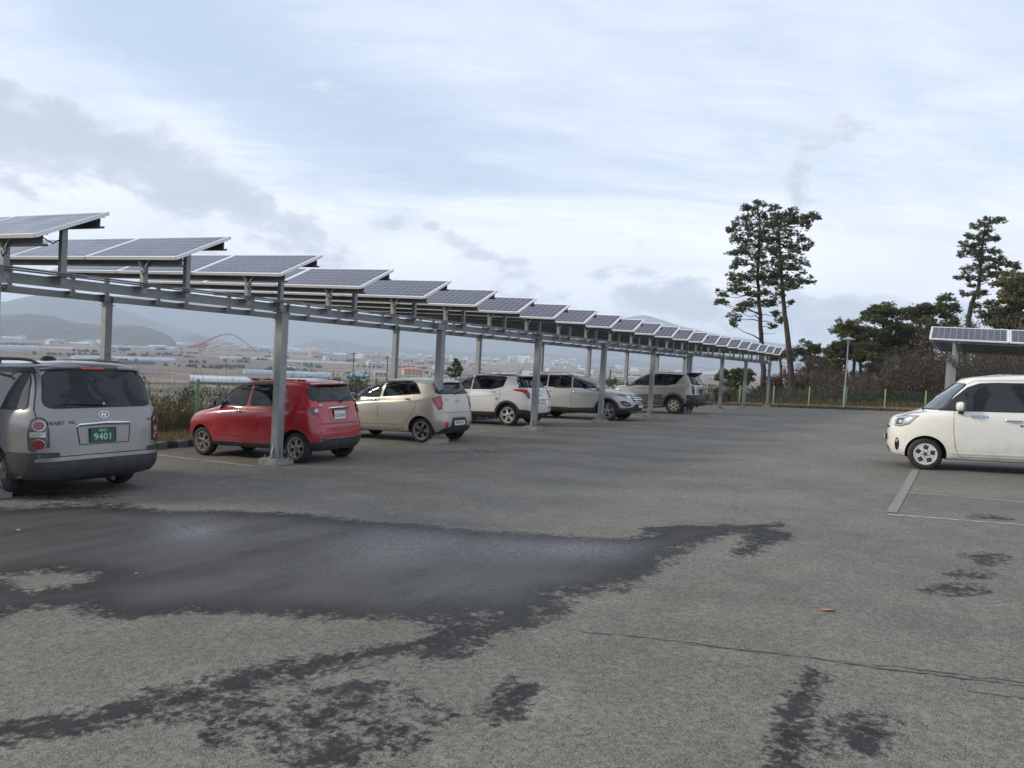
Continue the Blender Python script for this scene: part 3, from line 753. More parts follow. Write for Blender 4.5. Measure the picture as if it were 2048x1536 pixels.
        be = [e for e in bm.edges if e.is_boundary]; ex = bmesh.ops.extrude_edge_only(bm, edges=be)
        idx = {v: i for i, v in enumerate(bv)}
        ne = [g_ for g_ in ex['geom'] if isinstance(g_, bmesh.types.BMVert)]
        kd = {tuple(round(c, 6) for c in v.co): Nn[i] for v, i in idx.items()}
        for v in ne:
            nn = kd.get(tuple(round(c, 6) for c in v.co), -d); v.co = v.co - nn * depth
        me = bpy.data.meshes.new(name); bm.to_mesh(me); bm.free(); me.materials.append(m); smooth_me(me, 38)
        o = link(name, me, parent or s.root)
        if label: o['label'] = label
        if both:
            v3 = MIRR[view]; pm = me.copy(); pm.transform(Matrix.Diagonal((1, -1, 1, 1))); pm.flip_normals(); o2 = link(name, pm, parent or s.root)
            if label: o2['label'] = label
            return o, o2
        return o
    def strip(s, name, pts, m, view='L', wd=.007, off=.0015, parent=None, both=False, g=.04, h=.0):
        P = [Vector(p) for p in pts]; Q = []
        for a, b in zip(P[:-1], P[1:]):
            k = max(1, int((b - a).length / g)); Q += [a.lerp(b, j / k) for j in range(k)]
        Q.append(P[-1]); vs, fs = [], []
        for i, q in enumerate(Q):
            d = (Q[min(i + 1, len(Q) - 1)] - Q[max(i - 1, 0)]).normalized(); nn = Vector((-d.y, d.x)) * wd / 2
            for sg in (-1, 1):
                t = q + nn * sg; p, n = s.surf(t.x, t.y, view); vs += [p + n * (off + h), p - n * .004]
        for i in range(len(Q) - 1):
            a = 4 * i; fs += [(a, a + 2, a + 6, a + 4), (a, a + 4, a + 5, a + 1), (a + 2, a + 3, a + 7, a + 6)]
        me = bpy.data.meshes.new(name); me.from_pydata(vs, [], fs); me.materials.append(m); me.update(); smooth_me(me, 40)
        o = link(name, me, parent or s.root)
        if both: pm = me.copy(); pm.transform(Matrix.Diagonal((1, -1, 1, 1))); pm.flip_normals(); link(name, pm, parent or s.root)
        return o
    def window(s, name, poly, view='L', r=.04, both=True, m=None, frame=.018, fm=None, off=.006):
        o = s.panel(name, poly, m or M_GLASS, view, off, r=r, both=both)
        if frame:
            for q in (o if isinstance(o, tuple) else (o,)):
                v = view if q is (o[0] if isinstance(o, tuple) else o) else None
            fo = s.panel('window_seal', grow(poly, frame), fm or M_TRIM, view, off - .003, parent=(o[0] if isinstance(o, tuple) else o), r=r + frame)
            if isinstance(o, tuple):
                pm = fo.data.copy(); pm.transform(Matrix.Diagonal((1, -1, 1, 1))); pm.flip_normals(); link('window_seal', pm, o[1])
        return o
    def handle(s, x, z, m, L=.17, both=True, hh=.028):
        for sg in ((1, -1) if both else (1,)):
            p, n = s.surf(x, z, 'L'); n = Vector((n.x, n.y, n.z)); mb = MB(); c = p + n * .03
            pts = [p + Vector((-L / 2, -.002, 0)), p + n * .028 + Vector((-L / 2 + .03, 0, .002)), p + n * .036, p + n * .028 + Vector((L / 2 - .03, 0, .002)), p + Vector((L / 2, -.002, 0))]
            mb.tube(pts, [hh * .35, hh * .5, hh * .55, hh * .5, hh * .35], 8)
            me = mb.mesh('door_handle', 50); me.materials.append(m)
            if sg < 0: me.transform(Matrix.Diagonal((1, -1, 1, 1))); me.flip_normals()
            link('door_handle', me, s.root)
    def mirror(s, x, z, m, size=(.10, .19, .14), cap=None, drop=.0):
        for sg in (1, -1):
            p, n = s.surf(x, z, 'L'); y0 = p.y; sx, sy, sz = size
            bm = bmesh.new(); bmesh.ops.create_uvsphere(bm, u_segments=16, v_segments=10, radius=.5)
            for v in bm.verts:
                c = v.co; sgn = lambda q, e: math.copysign(abs(q * 2) ** e / 2, q)
                v.co = Vector((sgn(c.x, .75) * sx * 1.25, sgn(c.y, .62) * sy, sgn(c.z, .62) * sz))
                if v.co.x < 0: v.co.x *= .35
                v.co.z *= 1 - .25 * (v.co.y / sy + .5); v.co += Vector((x + .02, y0 + sy * .5 + .012, z + sz * .45 + drop))
            me = bpy.data.meshes.new('wing_mirror'); bm.to_mesh(me); bm.free(); me.materials.append(m); smooth_me(me, 60)
            mb = MB(); mb.prism([(x - .02, z - .02), (x + .07, z - .02), (x + .05, z + .05), (x, z + .05)], y0 - .06, y0 + .10, 'xz'); m2 = mb.mesh('mirror_foot'); m2.materials.append(M_TRIM)
            gl = MB(); gl.box((x - .022, y0 + sy * .5 + .012, z + sz * .45 + drop), (.006, sy * .84, sz * .72)); m3 = gl.mesh('mirror_glass'); m3.materials.append(M_CLEAR)
            for q in (me, m2, m3):
                if sg < 0: q.transform(Matrix.Diagonal((1, -1, 1, 1))); q.flip_normals()
            o = link('wing_mirror', me, s.root); link('mirror_foot', m2, o); link('mirror_glass', m3, o)
    def wheels(s, style, rim_r, tw=.19, inset=.035, m=M_SILV, steer=0):
        R = s.R; mb = MB(); h = tw / 2; ri = rim_r
        prof = [(ri - .012, -h + .012), (ri + .012, -h + .004), ((R + ri) / 2, -h - .006), (R - .03, -h + .004), (R - .008, -h + .022), (R, -h + .045)]
        prof += [(R, h - .045), (R - .008, h - .022), (R - .03, h - .004), ((R + ri) / 2, h + .006), (ri + .012, h - .004), (ri - .012, h - .012)]
        k = []
        for r_, y_ in prof: k.append((r_, y_))
        for yy in (-.03, 0, .03): pass
        mb.lathe(k, n=44, axis='y', closed=True); ty = mb.mesh('tyre', 50); ty.materials.append(M_TYRE)
        rb = MB(); rb.mats = []
        fm = m; dk = M_ALLOYD
        rb.mat(fm).lathe([(ri - .014, h - .03), (ri + .004, h - .012), (ri + .004, h - .002), (ri - .012, h - .002), (ri - .020, h - .02), (ri - .03, -h + .02), (ri - .016, -h + .01)], axis='y', n=44)
        yf = h - .02
        rb.mat(M_WELL).lathe([(0, yf - .10), (ri - .02, yf - .10)], axis='y', n=32)
        rb.mat(M_DISC).lathe([(0, yf - .085), (ri * .72, yf - .085), (ri * .72, yf - .095)], axis='y', n=32)
        def spoke(a, r0, r1, w0, w1, y0=0, y1=0, mm=None, th=.03):
            """tapered spoke in the wheel plane at angle a"""
            ca, sa = math.cos(a), math.sin(a)
            def P(r, t, y): return (r * ca - t * sa, y, r * sa + t * ca)
            vs = [P(r0, -w0, yf + y0), P(r0, w0, yf + y0), P(r1, w1, yf + y1), P(r1, -w1, yf + y1), P(r0, -w0 * 1.25, yf + y0 - th), P(r0, w0 * 1.25, yf + y0 - th), P(r1, w1 * 1.25, yf + y1 - th), P(r1, -w1 * 1.25, yf + y1 - th)]
            rb.mat(mm or fm).add(vs, [(0, 1, 2, 3), (0, 4, 5, 1), (1, 5, 6, 2), (2, 6, 7, 3), (3, 7, 4, 0), (7, 6, 5, 4)])
        def disc(r, y, mm=None, t=.03, n=24): rb.mat(mm or fm).lathe([(r * 1.06, yf + y - t), (r, yf + y - .004), (r * .9, yf + y), (0, yf + y)], axis='y', n=n)
        if style == 'fork5':      # five forked spokes with a ring of windows
            for i in range(5):
                a = i * 2 * math.pi / 5 + .3
                spoke(a, .05, ri * .52, .020, .024)
                for d_ in (-.30, .30):
                    r0, r1 = ri * .46, ri - .012
                    p0 = Vector((r0 * math.cos(a), r0 * math.sin(a))); p1 = Vector((r1 * math.cos(a + d_), r1 * math.sin(a + d_)))
                    ang = math.atan2(p1.y - p0.y, p1.x - p0.x); nrm = Vector((-math.sin(ang), math.cos(ang)))
                    vs = []
                    for yy, g_ in ((yf, 1), (yf - .03, 1.3)):
                        for pp, ww in ((p0, .014 * g_), (p1, .013 * g_)):
                            for sg in (-1, 1): q = pp + nrm * ww * sg; vs.append((q.x, yy, q.y))
                    rb.mat(fm).add(vs, [(0, 1, 3, 2), (0, 4, 5, 1), (1, 5, 7, 3), (3, 7, 6, 2), (2, 6, 4, 0)])
            disc(.055, .004)
        elif style in ('twin5', 'twin5dark', 'twin6'):
            n_ = 6 if style == 'twin6' else 5
            for i in range(n_):
                a = i * 2 * math.pi / n_ + math.pi / 2
                for d_ in (-.15, .15):
                    if style == 'twin5dark':
                        spoke(a + d_, ri * .25, ri - .008, .018, .020, -.004, -.006, M_ALLOYD)
                        spoke(a + d_ * .80, ri * .36, ri - .012, .004, .006, .001, -.001, M_SILV, .008); spoke(a + d_ * 1.35, ri * .40, ri - .012, .003, .004, .001, -.001, M_SILV, .008)
                    else: spoke(a + d_, .05, ri - .008, .012, .017, .0, -.004)
            disc(.07, .002, M_ALLOYD if style == 'twin5dark' else None)
        elif style == 'fat6':
            disc(ri * .60, .0)
            for i in range(6): spoke(i * math.pi / 3 + .25, ri * .2, ri - .004, ri * .20, ri * .17, .004, -.004)
            for i in range(6):
                a = i * math.pi / 3 + .25 + math.pi / 6; c = ri * .70
                rb.mat(M_WELL).lathe([(.042, 0), (0, .002)], (c * math.cos(a), yf + .0045, c * math.sin(a)), 'y', 10)
            disc(.048, .016, M_ALLOYD); 
        elif style == 'star5':
            for i in range(5): spoke(i * 2 * math.pi / 5 + .9, .04, ri - .006, .035, .030, .0, -.004)
            disc(.075, .003)
        elif style == 'cover5':   # plastic cover with five slanting rectangular windows
            disc(ri - .004, .006, fm, .03, 40)
            for i in range(5):
                a = i * 2 * math.pi / 5 + .35; c = ri * .64; ca, sa = math.cos(a), math.sin(a); tw_ = .35
                e1 = Vector((math.cos(a + tw_), math.sin(a + tw_))); e2 = Vector((-e1.y, e1.x)); q0 = Vector((c * ca, c * sa)); vs = []
                for A, B in ((-1, -1), (1, -1), (1, 1), (-1, 1)):
                    q = q0 + e1 * A * ri * .19 + e2 * B * ri * .20; vs.append((q.x, yf + .0085, q.y))
                rb.mat(M_WELL).add(vs, [(0, 1, 2, 3)])
                q = q0 + e1 * ri * .02; vs2 = [((q + e1 * A * ri * .10 + e2 * B * ri * .07).x, yf + .010, (q + e1 * A * ri * .10 + e2 * B * ri * .07).y) for A, B in ((-1, -1), (1, -1), (1, 1), (-1, 1))]
                rb.mat(M_DISC).add(vs2, [(0, 1, 2, 3)])
                rb.mat(M_DISC).lathe([(.010, 0), (0, .004)], (.062 * math.cos(a + .6), yf + .007, .062 * math.sin(a + .6)), 'y', 8)
            disc(.035, .010, M_DISC)
        cap = MB(); 
        rb.mat(M_DISC).lathe([(.026, yf - .01), (.024, yf + .010), (0, yf + .012)], axis='y', n=14)
        for i in range(5): a = i * 2 * math.pi / 5; rb.mat(M_ALLOYD).lathe([(.007, 0), (0, .001)], (.045 * math.cos(a), yf + .0075, .045 * math.sin(a)), 'y', 6)
        rm = rb.mesh('rim', 30)
        for x in (0, s.wb):
            for sg in (1, -1):
                yo = s.half(x, R + .1) - inset
                wo = empty('wheel'); wo.parent = s.root; wo.location = (x, sg * (yo - h), R - .004); wo.rotation_euler = (0, random.uniform(0, 6.28), 0) if sg > 0 else (0, 0, math.pi)
                if sg < 0: wo.rotation_euler = (0, 0, math.pi)
                if x and steer: wo.rotation_euler = (0, 0, steer + (math.pi if sg < 0 else 0))
                link('tyre', ty, wo); link('rim', rm, wo)
    def lip(s, x, Ra, wd, m, th=.018, a0=-.25, a1=math.pi + .25, name='arch_cladding', squash=1.0):
        """raised cladding band round a wheel arch"""
        n = 30; 
        for sg in (1, -1):
            vs, fs = [], []
            for i in range(n + 1):
                a = a0 + (a1 - a0) * i / n
                for k, (rr, oo) in enumerate(((Ra - .012, -.05), (Ra - .008, th), (Ra + wd * .8, th), (Ra + wd, -.004))):
                    px, pz = x + rr * math.cos(a), s.R + rr * math.sin(a)
                    p, nn = s.surf(px, max(pz, .24), 'L')
                    vs.append((px, (p.y if abs(p.x - px) < .05 else s.half(x, .5)) + oo, max(pz, .20)))
                if i:
                    b = 4 * (i - 1)
                    for k in range(3): fs.append((b + k, b + k + 1, b + 5 + k, b + 4 + k))
            me = bpy.data.meshes.new(name); me.from_pydata(vs, [], fs); me.materials.append(m)
            bm = bmesh.new(); bm.from_mesh(me); bmesh.ops.recalc_face_normals(bm, faces=bm.faces); bm.to_mesh(me); bm.free()
            if sg < 0: me.transform(Matrix.Diagonal((1, -1, 1, 1))); me.flip_normals()
            smooth_me(me, 50); link(name, me, s.root)
    def wiper(s, y0, z0, y1, z1, view='B', m=M_TRIM):
        p0, n0 = s.surf(y0, z0, view); p1, n1 = s.surf(y1, z1, view); mb = MB()
        mb.tube([p0, p0 + n0 * .035, p0.lerp(p1, .5) + n0 * .04, p1 + n1 * .02], [.022, .014, .010, .007], 6)
        a, _ = s.surf(y0 + (y1 - y0) * .25, z0 + (z1 - z0) * .25 + .01, view)
        mb.bar(a + n1 * .012, p1 + n1 * .012 + (p1 - a) * .12, .014, .018); mb.build('wiper', m, s.root)
def text_mesh(txt, size, m, name='lettering', shear=0, space=1.0, xs=1.0):
    cu = bpy.data.curves.new('t', 'FONT'); cu.body = txt; cu.size = size; cu.align_x = 'CENTER'; cu.align_y = 'CENTER'; cu.extrude = .0012; cu.shear = shear; cu.space_character = space; cu.resolution_u = 3
    o = bpy.data.objects.new('t', cu); COL.objects.link(o); bpy.context.view_layer.update()
    me = bpy.data.meshes.new_from_object(o.evaluated_get(bpy.context.evaluated_depsgraph_get())); bpy.data.objects.remove(o); me.name = name
    me.transform(Matrix.Diagonal((xs, 1, 1, 1))); me.materials.clear(); me.materials.append(m); return me
def face_frame(p, facing, tilt=0):
    """matrix whose local xy plane stands upright facing `facing` (unit vector)"""
    z = Vector(facing).normalized(); x = Vector((0, 0, 1)).cross(z).normalized(); y = z.cross(x)
    M = Matrix((x, y, z)).transposed().to_4x4(); M.translation = p; return M
def plate(car, p, facing, w_, h_, m, lines, ink, name='number_plate', rim=True):
    mb = MB(); mb.box((0, 0, 0), (w_, h_, .012)); o = mb.build(name, m, car.root); M = face_frame(p, facing); o.matrix_basis = M
    if rim:
        mb = MB()
        for sx in (-1, 1): mb.box((sx * (w_ / 2 + .004), 0, 0), (.010, h_ + .018, .020))
        for sy in (-1, 1): mb.box((0, sy * (h_ / 2 + .004), 0), (w_ - .002, .010, .019))
        link('plate_frame', (lambda q: (q.materials.append(M_TRIM), q)[1])(mb.mesh()), o)
    for it in lines:
        txt, sz, dx, dy = it[:4]; q = link('lettering', text_mesh(txt, sz, ink, xs=it[4] if len(it) > 4 else 1), o, (dx, dy, .0072))
    return o
def oval_badge(car, p, facing, rx, rz, letter=True, m=M_CHR):
    mb = MB(); n = 28; pts = []
    for k in range(n + 1): a = 2 * math.pi * k / n; pts.append((rx * math.cos(a), rz * math.sin(a), .006))
    mb.tube(pts, .006, 6)
    if letter:   # slanted pair of uprights and a joining bar inside the oval
        mb.bar((-rx * .42, -rz * .55, .006), (-rx * .18, rz * .62, .006), .010, .008); mb.bar((rx * .18, -rz * .62, .006), (rx * .42, rz * .55, .006), .010, .008); mb.bar((-rx * .30, -rz * .12, .006), (rx * .30, rz * .12, .006), .009, .008)
    o = mb.build('badge', m, car.root, smooth=50); o.matrix_basis = face_frame(p, facing); return o
def gz(x, y): return float(G(x, y))
def seat_z(x, y, rz, wb):
    """height and pitch of a car standing on the slope"""
    fx, fy = x + math.cos(rz) * wb, y + math.sin(rz) * wb; z0, z1 = gz(x, y), gz(fx, fy); return z0, -math.atan2(z1 - z0, wb)
P_SILVER = paint('silver_car_paint', (.24, .235, .225), .5); P_RED = paint('red_car_paint', (.36, .008, .018), .05, rough=.3)
P_BEIGE = paint('beige_car_paint', (.44, .41, .345), .3); P_WHITE = paint('white_car_paint', (.70, .70, .675), 0)
P_CHAMP = paint('champagne_car_paint', (.50, .50, .475), .3); P_SAND = paint('sand_car_paint', (.38, .365, .32), .3); P_CREAM = paint('milky_white_car_paint', (.74, .72, .65), 0)

M_REDM = mat('tail_lamp_mid_red', (.18, .012, .018), .12, coat=.8)
# ---- 1 silver people carrier, seen from behind
x, y, rz = -10.50, 6.14, math.pi; z0, pt = seat_z(x, y, rz, 2.83)
c = Car('people_carrier', (x, y, z0), rz, 'silver people carrier with roof rails and green number plate, nearest car on the left', [
    (3.5, -.70, .70, 4, 6, .24), (3.66, -.85, .87, 4, 6, .27), (3.76, -.925, .905, 4, 7, .40), (3.77, -.90, .922, 4, 8, .60), (3.74, -.875, .925, 4, 9, [(3.7, .78), (2.5, .86), (-.9, .90)]),
    (3.60, -.855, .915, 3.6, 9, [(3.6, .86), (2.5, .97), (-.9, 1.02)]), (3.2, -.84, .895, 3.4, 9, [(3.2, .97), (2.4, 1.05), (-.9, 1.09)]), (2.75, -.825, .868, 3.4, 9, [(2.75, 1.09), (2, 1.11), (-.9, 1.14)]),
    (2.20, -.765, .810, 4, 9, 1.38), (1.78, -.685, .742, 4, 8, 1.585), (1.66, -.64, .70, 4, 7, 1.655), (1.45, -.56, .56, 4, 6, 1.705), (1.1, -.35, .25, 3, 4, 1.735), (.9, -.2, .01, 2, 2, 1.74)],
    [3, 4, 4, 4, 4, 4, 4, 6, 6, 3, 3, 3, 2], P_SILVER, 2.83, .325, pitch=pt)
c.wheels('star5', .212, .205)
c.window('rear_window', [(-.735, 1.145), (.735, 1.145), (.66, 1.60), (-.66, 1.60)], 'B', r=.13, both=False, frame=.012)
c.window('side_window', [(-.62, 1.135), (.30, 1.125), (.34, 1.58), (-.40, 1.595), (-.55, 1.50)], 'L', r=.07, m=M_GLASSC)
c.window('side_window', [(.42, 1.125), (1.22, 1.115), (1.14, 1.59), (.43, 1.595)], 'L', r=.05)
c.window('side_window', [(1.32, 1.115), (2.35, 1.10), (2.02, 1.38), (1.72, 1.56), (1.24, 1.59)], 'L', r=.05)
c.window('windscreen', [(-.72, 1.14), (.72, 1.14), (.64, 1.56), (-.64, 1.56)], 'F', r=.08, both=False)
c.panel('door_visor', [(-.58, 1.57), (1.7, 1.60), (1.7, 1.635), (-.50, 1.635)], M_TRIM, 'L', .012, r=.01, both=True)
for yy in (.36, 1.27, 2.36): c.strip('door_gap', [(yy, .32), (yy, 1.12)], M_TRIM, 'L', .009, both=True)
c.strip('door_gap', [(.36, .32), (2.36, .32)], M_TRIM, 'L', .009, both=True)
# dark lower half: bumper and side cladding
c.panel('side_cladding', [(-.42, .26), (-.86, .26), (-.88, .56), (-.36, .56)], M_CLAD, 'L', .012, r=.02, both=True)
c.panel('side_cladding', [(.46, .26), (2.40, .26), (2.40, .48), (.46, .50)], M_CLAD, 'L', .012, r=.02, both=True)
c.panel('bumper_end', [(-.22, .25), (.42, .25), (.42, .60), (-.22, .60)], M_CLAD, 'BL', .018, r=.03, both=True)
c.panel('rear_bumper', [(-.83, .22), (.83, .22), (.83, .46), (.72, .50), (-.72, .50), (-.83, .46)], M_CLAD, 'B', .045, r=.04, depth=.06)
c.panel('bumper_strip', [(-.80, .49), (.80, .49), (.80, .535), (-.80, .535)], P_SILVER, 'B', .050, r=.02, depth=.05)
c.strip('bumper_crease', [(-.80, .41), (.80, .41)], M_TRIM, 'B', .008, .047)
c.panel('tailgate_lower', [(-.80, .55), (.80, .55), (.80, .665), (-.80, .665)], P_SILVER, 'B', .016, r=.02, depth=.02)
c.strip('tailgate_gap', [(.80, .56), (.80, 1.0), (.80, 1.12), (.755, 1.35), (.70, 1.62)], M_TRIM, 'B', .010); c.strip('tailgate_gap', [(-.80, .56), (-.80, 1.12), (-.755, 1.35), (-.70, 1.62)], M_TRIM, 'B', .010)
c.strip('tailgate_gap', [(-.80, .545), (.80, .545)], M_TRIM, 'B', .012)
for v, sg in (('BL', 1), ('BR', -1)):
    lp = c.panel('tail_lamp', [(-.115, .63), (.10, .63), (.11, .82), (.075, 1.00), (-.02, 1.03), (-.085, .98), (-.105, .84)], M_LAMPD, v, .014, r=.04)
    c.panel('lamp_surround', grow([(-.115, .63), (.10, .63), (.11, .82), (.075, 1.00), (-.02, 1.03), (-.085, .98), (-.105, .84)], .012), M_TRIM, v, .008, parent=lp, r=.05)
    c.panel('reversing_lens', [(-.085, .79), (.085, .79), (.085, .855), (-.085, .855)], M_CLEAR, v, .020, parent=lp, r=.01)
    for zz, rr in ((.93, .056), (.70, .064)):
        cc = c.panel('red_lens', [(-.012 + rr * 1.05 * math.cos(a), zz + rr * math.sin(a)) for a in np.linspace(0, 2 * math.pi, 18)[:-1]], M_REDM, v, .030, parent=lp, g=.03, depth=.02)
        ring_ = [(-.012 + (rr + .006) * 1.05 * math.cos(a), zz + (rr + .006) * math.sin(a)) for a in np.linspace(0, 2 * math.pi, 18)[:-1]]
        c.panel('lens_ring', ring_, M_CHR, v, .020, parent=lp, g=.03)
    c.panel('lamp_bar', [(-.10, .80), (.10, .80), (.10, .83), (-.10, .83)], M_TRIM, v, .018, parent=lp)
    c.panel('fuel_flap', [(.36, .78), (.50, .78), (.50, .92), (.36, .92)], P_SILVER, 'L' if sg > 0 else 'R', .003, r=.02) if sg > 0 else None
# recess with plate, chrome grip, badges
c.panel('plate_recess', [(-.33, .665), (.33, .665), (.36, .90), (-.36, .90)], P_SILVER, 'B', .004, r=.03); c.strip('recess_edge', [(-.36, .90), (-.33, .675), (.33, .675), (.36, .90)], M_CLAD, 'B', .012, .006)
px_, _ = c.surf(.0, .93, 'B'); mb = MB(); mb.tube([px_ + Vector((.015, .37, -.045)), px_ + Vector((-.015, .34, -.005)), px_ + Vector((-.032, 0, .012)), px_ + Vector((-.015, -.34, -.005)), px_ + Vector((.015, -.37, -.045))], [.010, .022, .026, .022, .010], 8); mb.build('chrome_grip', M_CHR, c.root, smooth=50)
p, _ = c.surf(.03, .785, 'B'); plate(c, p + Vector((-.016, 0, 0)), (-1, 0, .05), .335, .17, M_PLG, [('9401', .125, .0, -.025, 1.02), ('·84소·', .055, 0, .058)], M_INKW)
p, n = c.surf(0, 1.045, 'B'); oval_badge(c, p + n * .002, (-1, 0, .12), .072, .040)
for txt, sz, yy, zz in (('TRAJET', .062, .62, .955), ('XG', .055, .42, .958), ('LPG', .055, -.67, .955)):
    p, n = c.surf(yy, zz, 'B'); o = link('badge_lettering', text_mesh(txt, sz, M_CLAD, space=1.05), c.root); o.matrix_basis = face_frame(p + n * .006, n)
c.wiper(0.0, 1.17, .50, 1.185); p, n = c.surf(0, 1.175, 'B'); mb = MB(); mb.lathe([(.014, 0), (0, .004)], axis='x', n=8); mb.box((-.0, 0, 0), (.01, .02, .02)); mb.build('washer_jet', M_CHR, c.root, loc=p + n * .05)
# lip spoiler with a high brake lamp, peeled and grey at one end
mb = MB(); prof = []
for i, yy in enumerate(np.linspace(-.68, .68, 19)):
    e = (abs(yy) / .68) ** 4; p, n = c.surf(yy * .985, 1.645 - .03 * e, 'B'); prof.append((p, n))
vs, fs = [], []
for p, n in prof:
    vs += [p + Vector((.07, 0, .028)), p + Vector((-.045, 0, .004)), p + Vector((-.045, 0, -.018)), p + Vector((.02, 0, -.035))]
for i in range(18):
    for k in range(3): a = 4 * i + k; fs.append((a, a + 1, a + 5, a + 4))
q = MB(); q.mat(M_TRIMG).add(vs[:4 * 19], fs); q.build('rear_spoiler', None, c.root, smooth=40)
vs2 = [v + Vector((-.004, 0, .004)) for v in vs[0:4 * 6]]; q = MB(); q.add(vs2, fs[:15]); q.build('peeled_spoiler_end', mottled('bare_grey_plastic', (.30, .30, .30), (.16, .16, .165), 30, .6), c.root, smooth=40)
p, n = c.surf(.05, 1.645, 'B'); mb = MB(); mb.box((0, 0, 0), (.012, .30, .022)); mb.build('high_brake_lamp', M_RED, c.root, loc=p + Vector((-.047, 0, -.006)))
for sg in (1, -1):   # roof rails
    mb = MB(); pts = []
    for xx in np.linspace(-.42, 1.45, 12):
        e = abs((xx - .515) / .935); zt = 1.70 - .018 * (e ** 2) + .052 * (1 - e ** 8); pts.append((xx, sg * (.60 - .02 * e), zt))
    pts = [(pts[0][0] - .09, pts[0][1], pts[0][2] - .02)] + pts + [(pts[-1][0] + .09, pts[-1][1], pts[-1][2] - .03)]
    mb.tube(pts, [.012] + [.019] * 12 + [.012], 8); mb.box((.5, sg * .60, 1.725), (.07, .03, .05)); mb.build('roof_rail', M_TRIM, c.root, smooth=50)
mb = MB(); mb.lathe([(.0, .0), (.10, .0), (.095, .03), (.06, .06), (0, .07)], (.42, 0, 1.735), 'z', 16); mb.build('roof_pod', M_TRIM, c.root, smooth=50)
mb = MB(); mb.tube([(-.75, -.1, .23), (-.93, -.1, .21)], .028, 10); mb.build('exhaust_pipe', M_DISC, c.root); mb = MB(); mb.box((1.2, 0, .28), (3.6, 1.2, .10)); mb.build('underside', M_WELL, c.root)
c.mirror(2.25, 1.10, P_SILVER); c.handle(.50, 1.00, P_SILVER); c.handle(1.45, .98, P_SILVER)

# ---- 2 red hatchback
x, y, rz = -10.36, 10.86, math.pi + R_(4.3); z0, pt = seat_z(x, y, rz, 2.345)
c = Car('hatchback', (x, y, z0), rz, 'small red hatchback with chrome door handles and white number plate reading 32 2457', [
    (2.75, -.28, .56, 4, 6, .21), (2.90, -.40, .67, 3.6, 7, .235), (2.985, -.475, .725, 3.4, 8, .34), (3.02, -.485, .742, 3.2, 9, .50), (3.00, -.465, .7475, 3.2, 9, [(3, .62), (1.5, .66), (-.5, .68)]),
    (2.93, -.415, .742, 3, 9, [(3, .72), (2.3, .80), (.8, .84), (-.5, .88)]), (2.74, -.40, .728, 3, 9, [(2.8, .82), (2.2, .87), (.8, .905), (-.5, .97)]), (2.46, -.385, .708, 3, 9, [(2.45, .89), (2, .92), (.8, .94), (-.5, 1.03)]), (2.18, -.365, .688, 3.4, 9, [(2.2, .97), (1.6, .965), (1, .98), (-.4, 1.08)]),
    (1.86, -.30, .640, 4.8, 8, 1.22), (1.55, -.215, .590, 5, 8, [(1.6, 1.385), (.7, 1.42), (-.3, 1.405)]), (1.40, -.17, .55, 4.4, 8, [(1.4, 1.45), (.6, 1.475), (-.2, 1.45)]), (1.10, -.08, .36, 3, 4, [(1.1, 1.485), (.5, 1.505), (0, 1.485)]), (.9, .05, .01, 2, 2, 1.51)],
    [3, 4, 4, 4, 4, 4, 4, 4, 6, 6, 3, 3, 2], P_RED, 2.345, .278, pitch=pt, arch=.05)
c.wheels('fork5', .185, .165)
c.window('side_window', [(1.20, 1.00), (2.02, .99), (1.84, 1.12), (1.54, 1.26), (1.28, 1.35), (1.13, 1.39)], 'L', r=.03)
c.window('side_window', [(.33, 1.05), (1.09, 1.005), (1.02, 1.41), (.62, 1.415), (.42, 1.38), (.28, 1.22)], 'L', r=.05)
c.strip('window_bar', [(1.84, .99), (1.76, 1.20)], M_TRIM, 'L', .02, .012, both=True)
c.panel('window_visor', [(2.02, 1.06), (1.66, 1.295), (1.36, 1.405), (.62, 1.435), (.38, 1.40), (.36, 1.36), (.62, 1.395), (1.32, 1.365), (1.62, 1.255), (1.96, 1.04)], M_TRIM, 'L', .016, r=.0, both=True)
c.window('rear_window', [(-.60, 1.115), (.60, 1.115), (.555, 1.38), (-.555, 1.38)], 'B', r=.07, both=False)
c.window('windscreen', [(-.58, 1.0), (.58, 1.0), (.50, 1.37), (-.50, 1.37)], 'F', r=.07, both=False)
mb = MB(); vs, fs = [], []
for yy in np.linspace(-.54, .54, 15):
    e = (abs(yy) / .54) ** 4; p, n = c.surf(yy, 1.425 - .015 * e, 'B'); vs += [p + Vector((.10, 0, .03)), p + Vector((-.10 + .04 * e, 0, .008)), p + Vector((-.10 + .04 * e, 0, -.016)), p + Vector((.0, 0, -.03))]
for i in range(14):
    for k in range(3): a = 4 * i + k; fs.append((a, a + 1, a + 5, a + 4))
mb.add(vs, fs); mb.build('rear_spoiler', P_RED, c.root, smooth=40)
c.strip('door_gap', [(2.10, .26), (2.13, .50), (2.12, .80), (2.04, .95)], M_TRIM, 'L', .008, both=True); c.strip('door_gap', [(1.14, .26), (1.14, 1.0), (1.04, 1.40)], M_TRIM, 'L', .008, both=True)
c.strip('door_gap', [(.42, .33), (.38, .50), (.22, .62), (.10, .80), (.16, 1.02), (.22, 1.2)], M_TRIM, 'L', .008, both=True); c.strip('door_gap', [(.40, .29), (2.1, .28)], M_TRIM, 'L', .007, both=True)
c.strip('body_crease', [(2.05, .855), (1.1, .875), (.1, .93)], P_RED, 'L', .014, .006, both=True); c.strip('rubbing_strip', [(1.98, .44), (.45, .455)], P_RED, 'L', .018, .010, both=True)
c.panel('side_sill', [(.38, .235), (1.98, .235), (1.98, .31), (.38, .315)], M_CLAD, 'L', .010, r=.01, both=True)
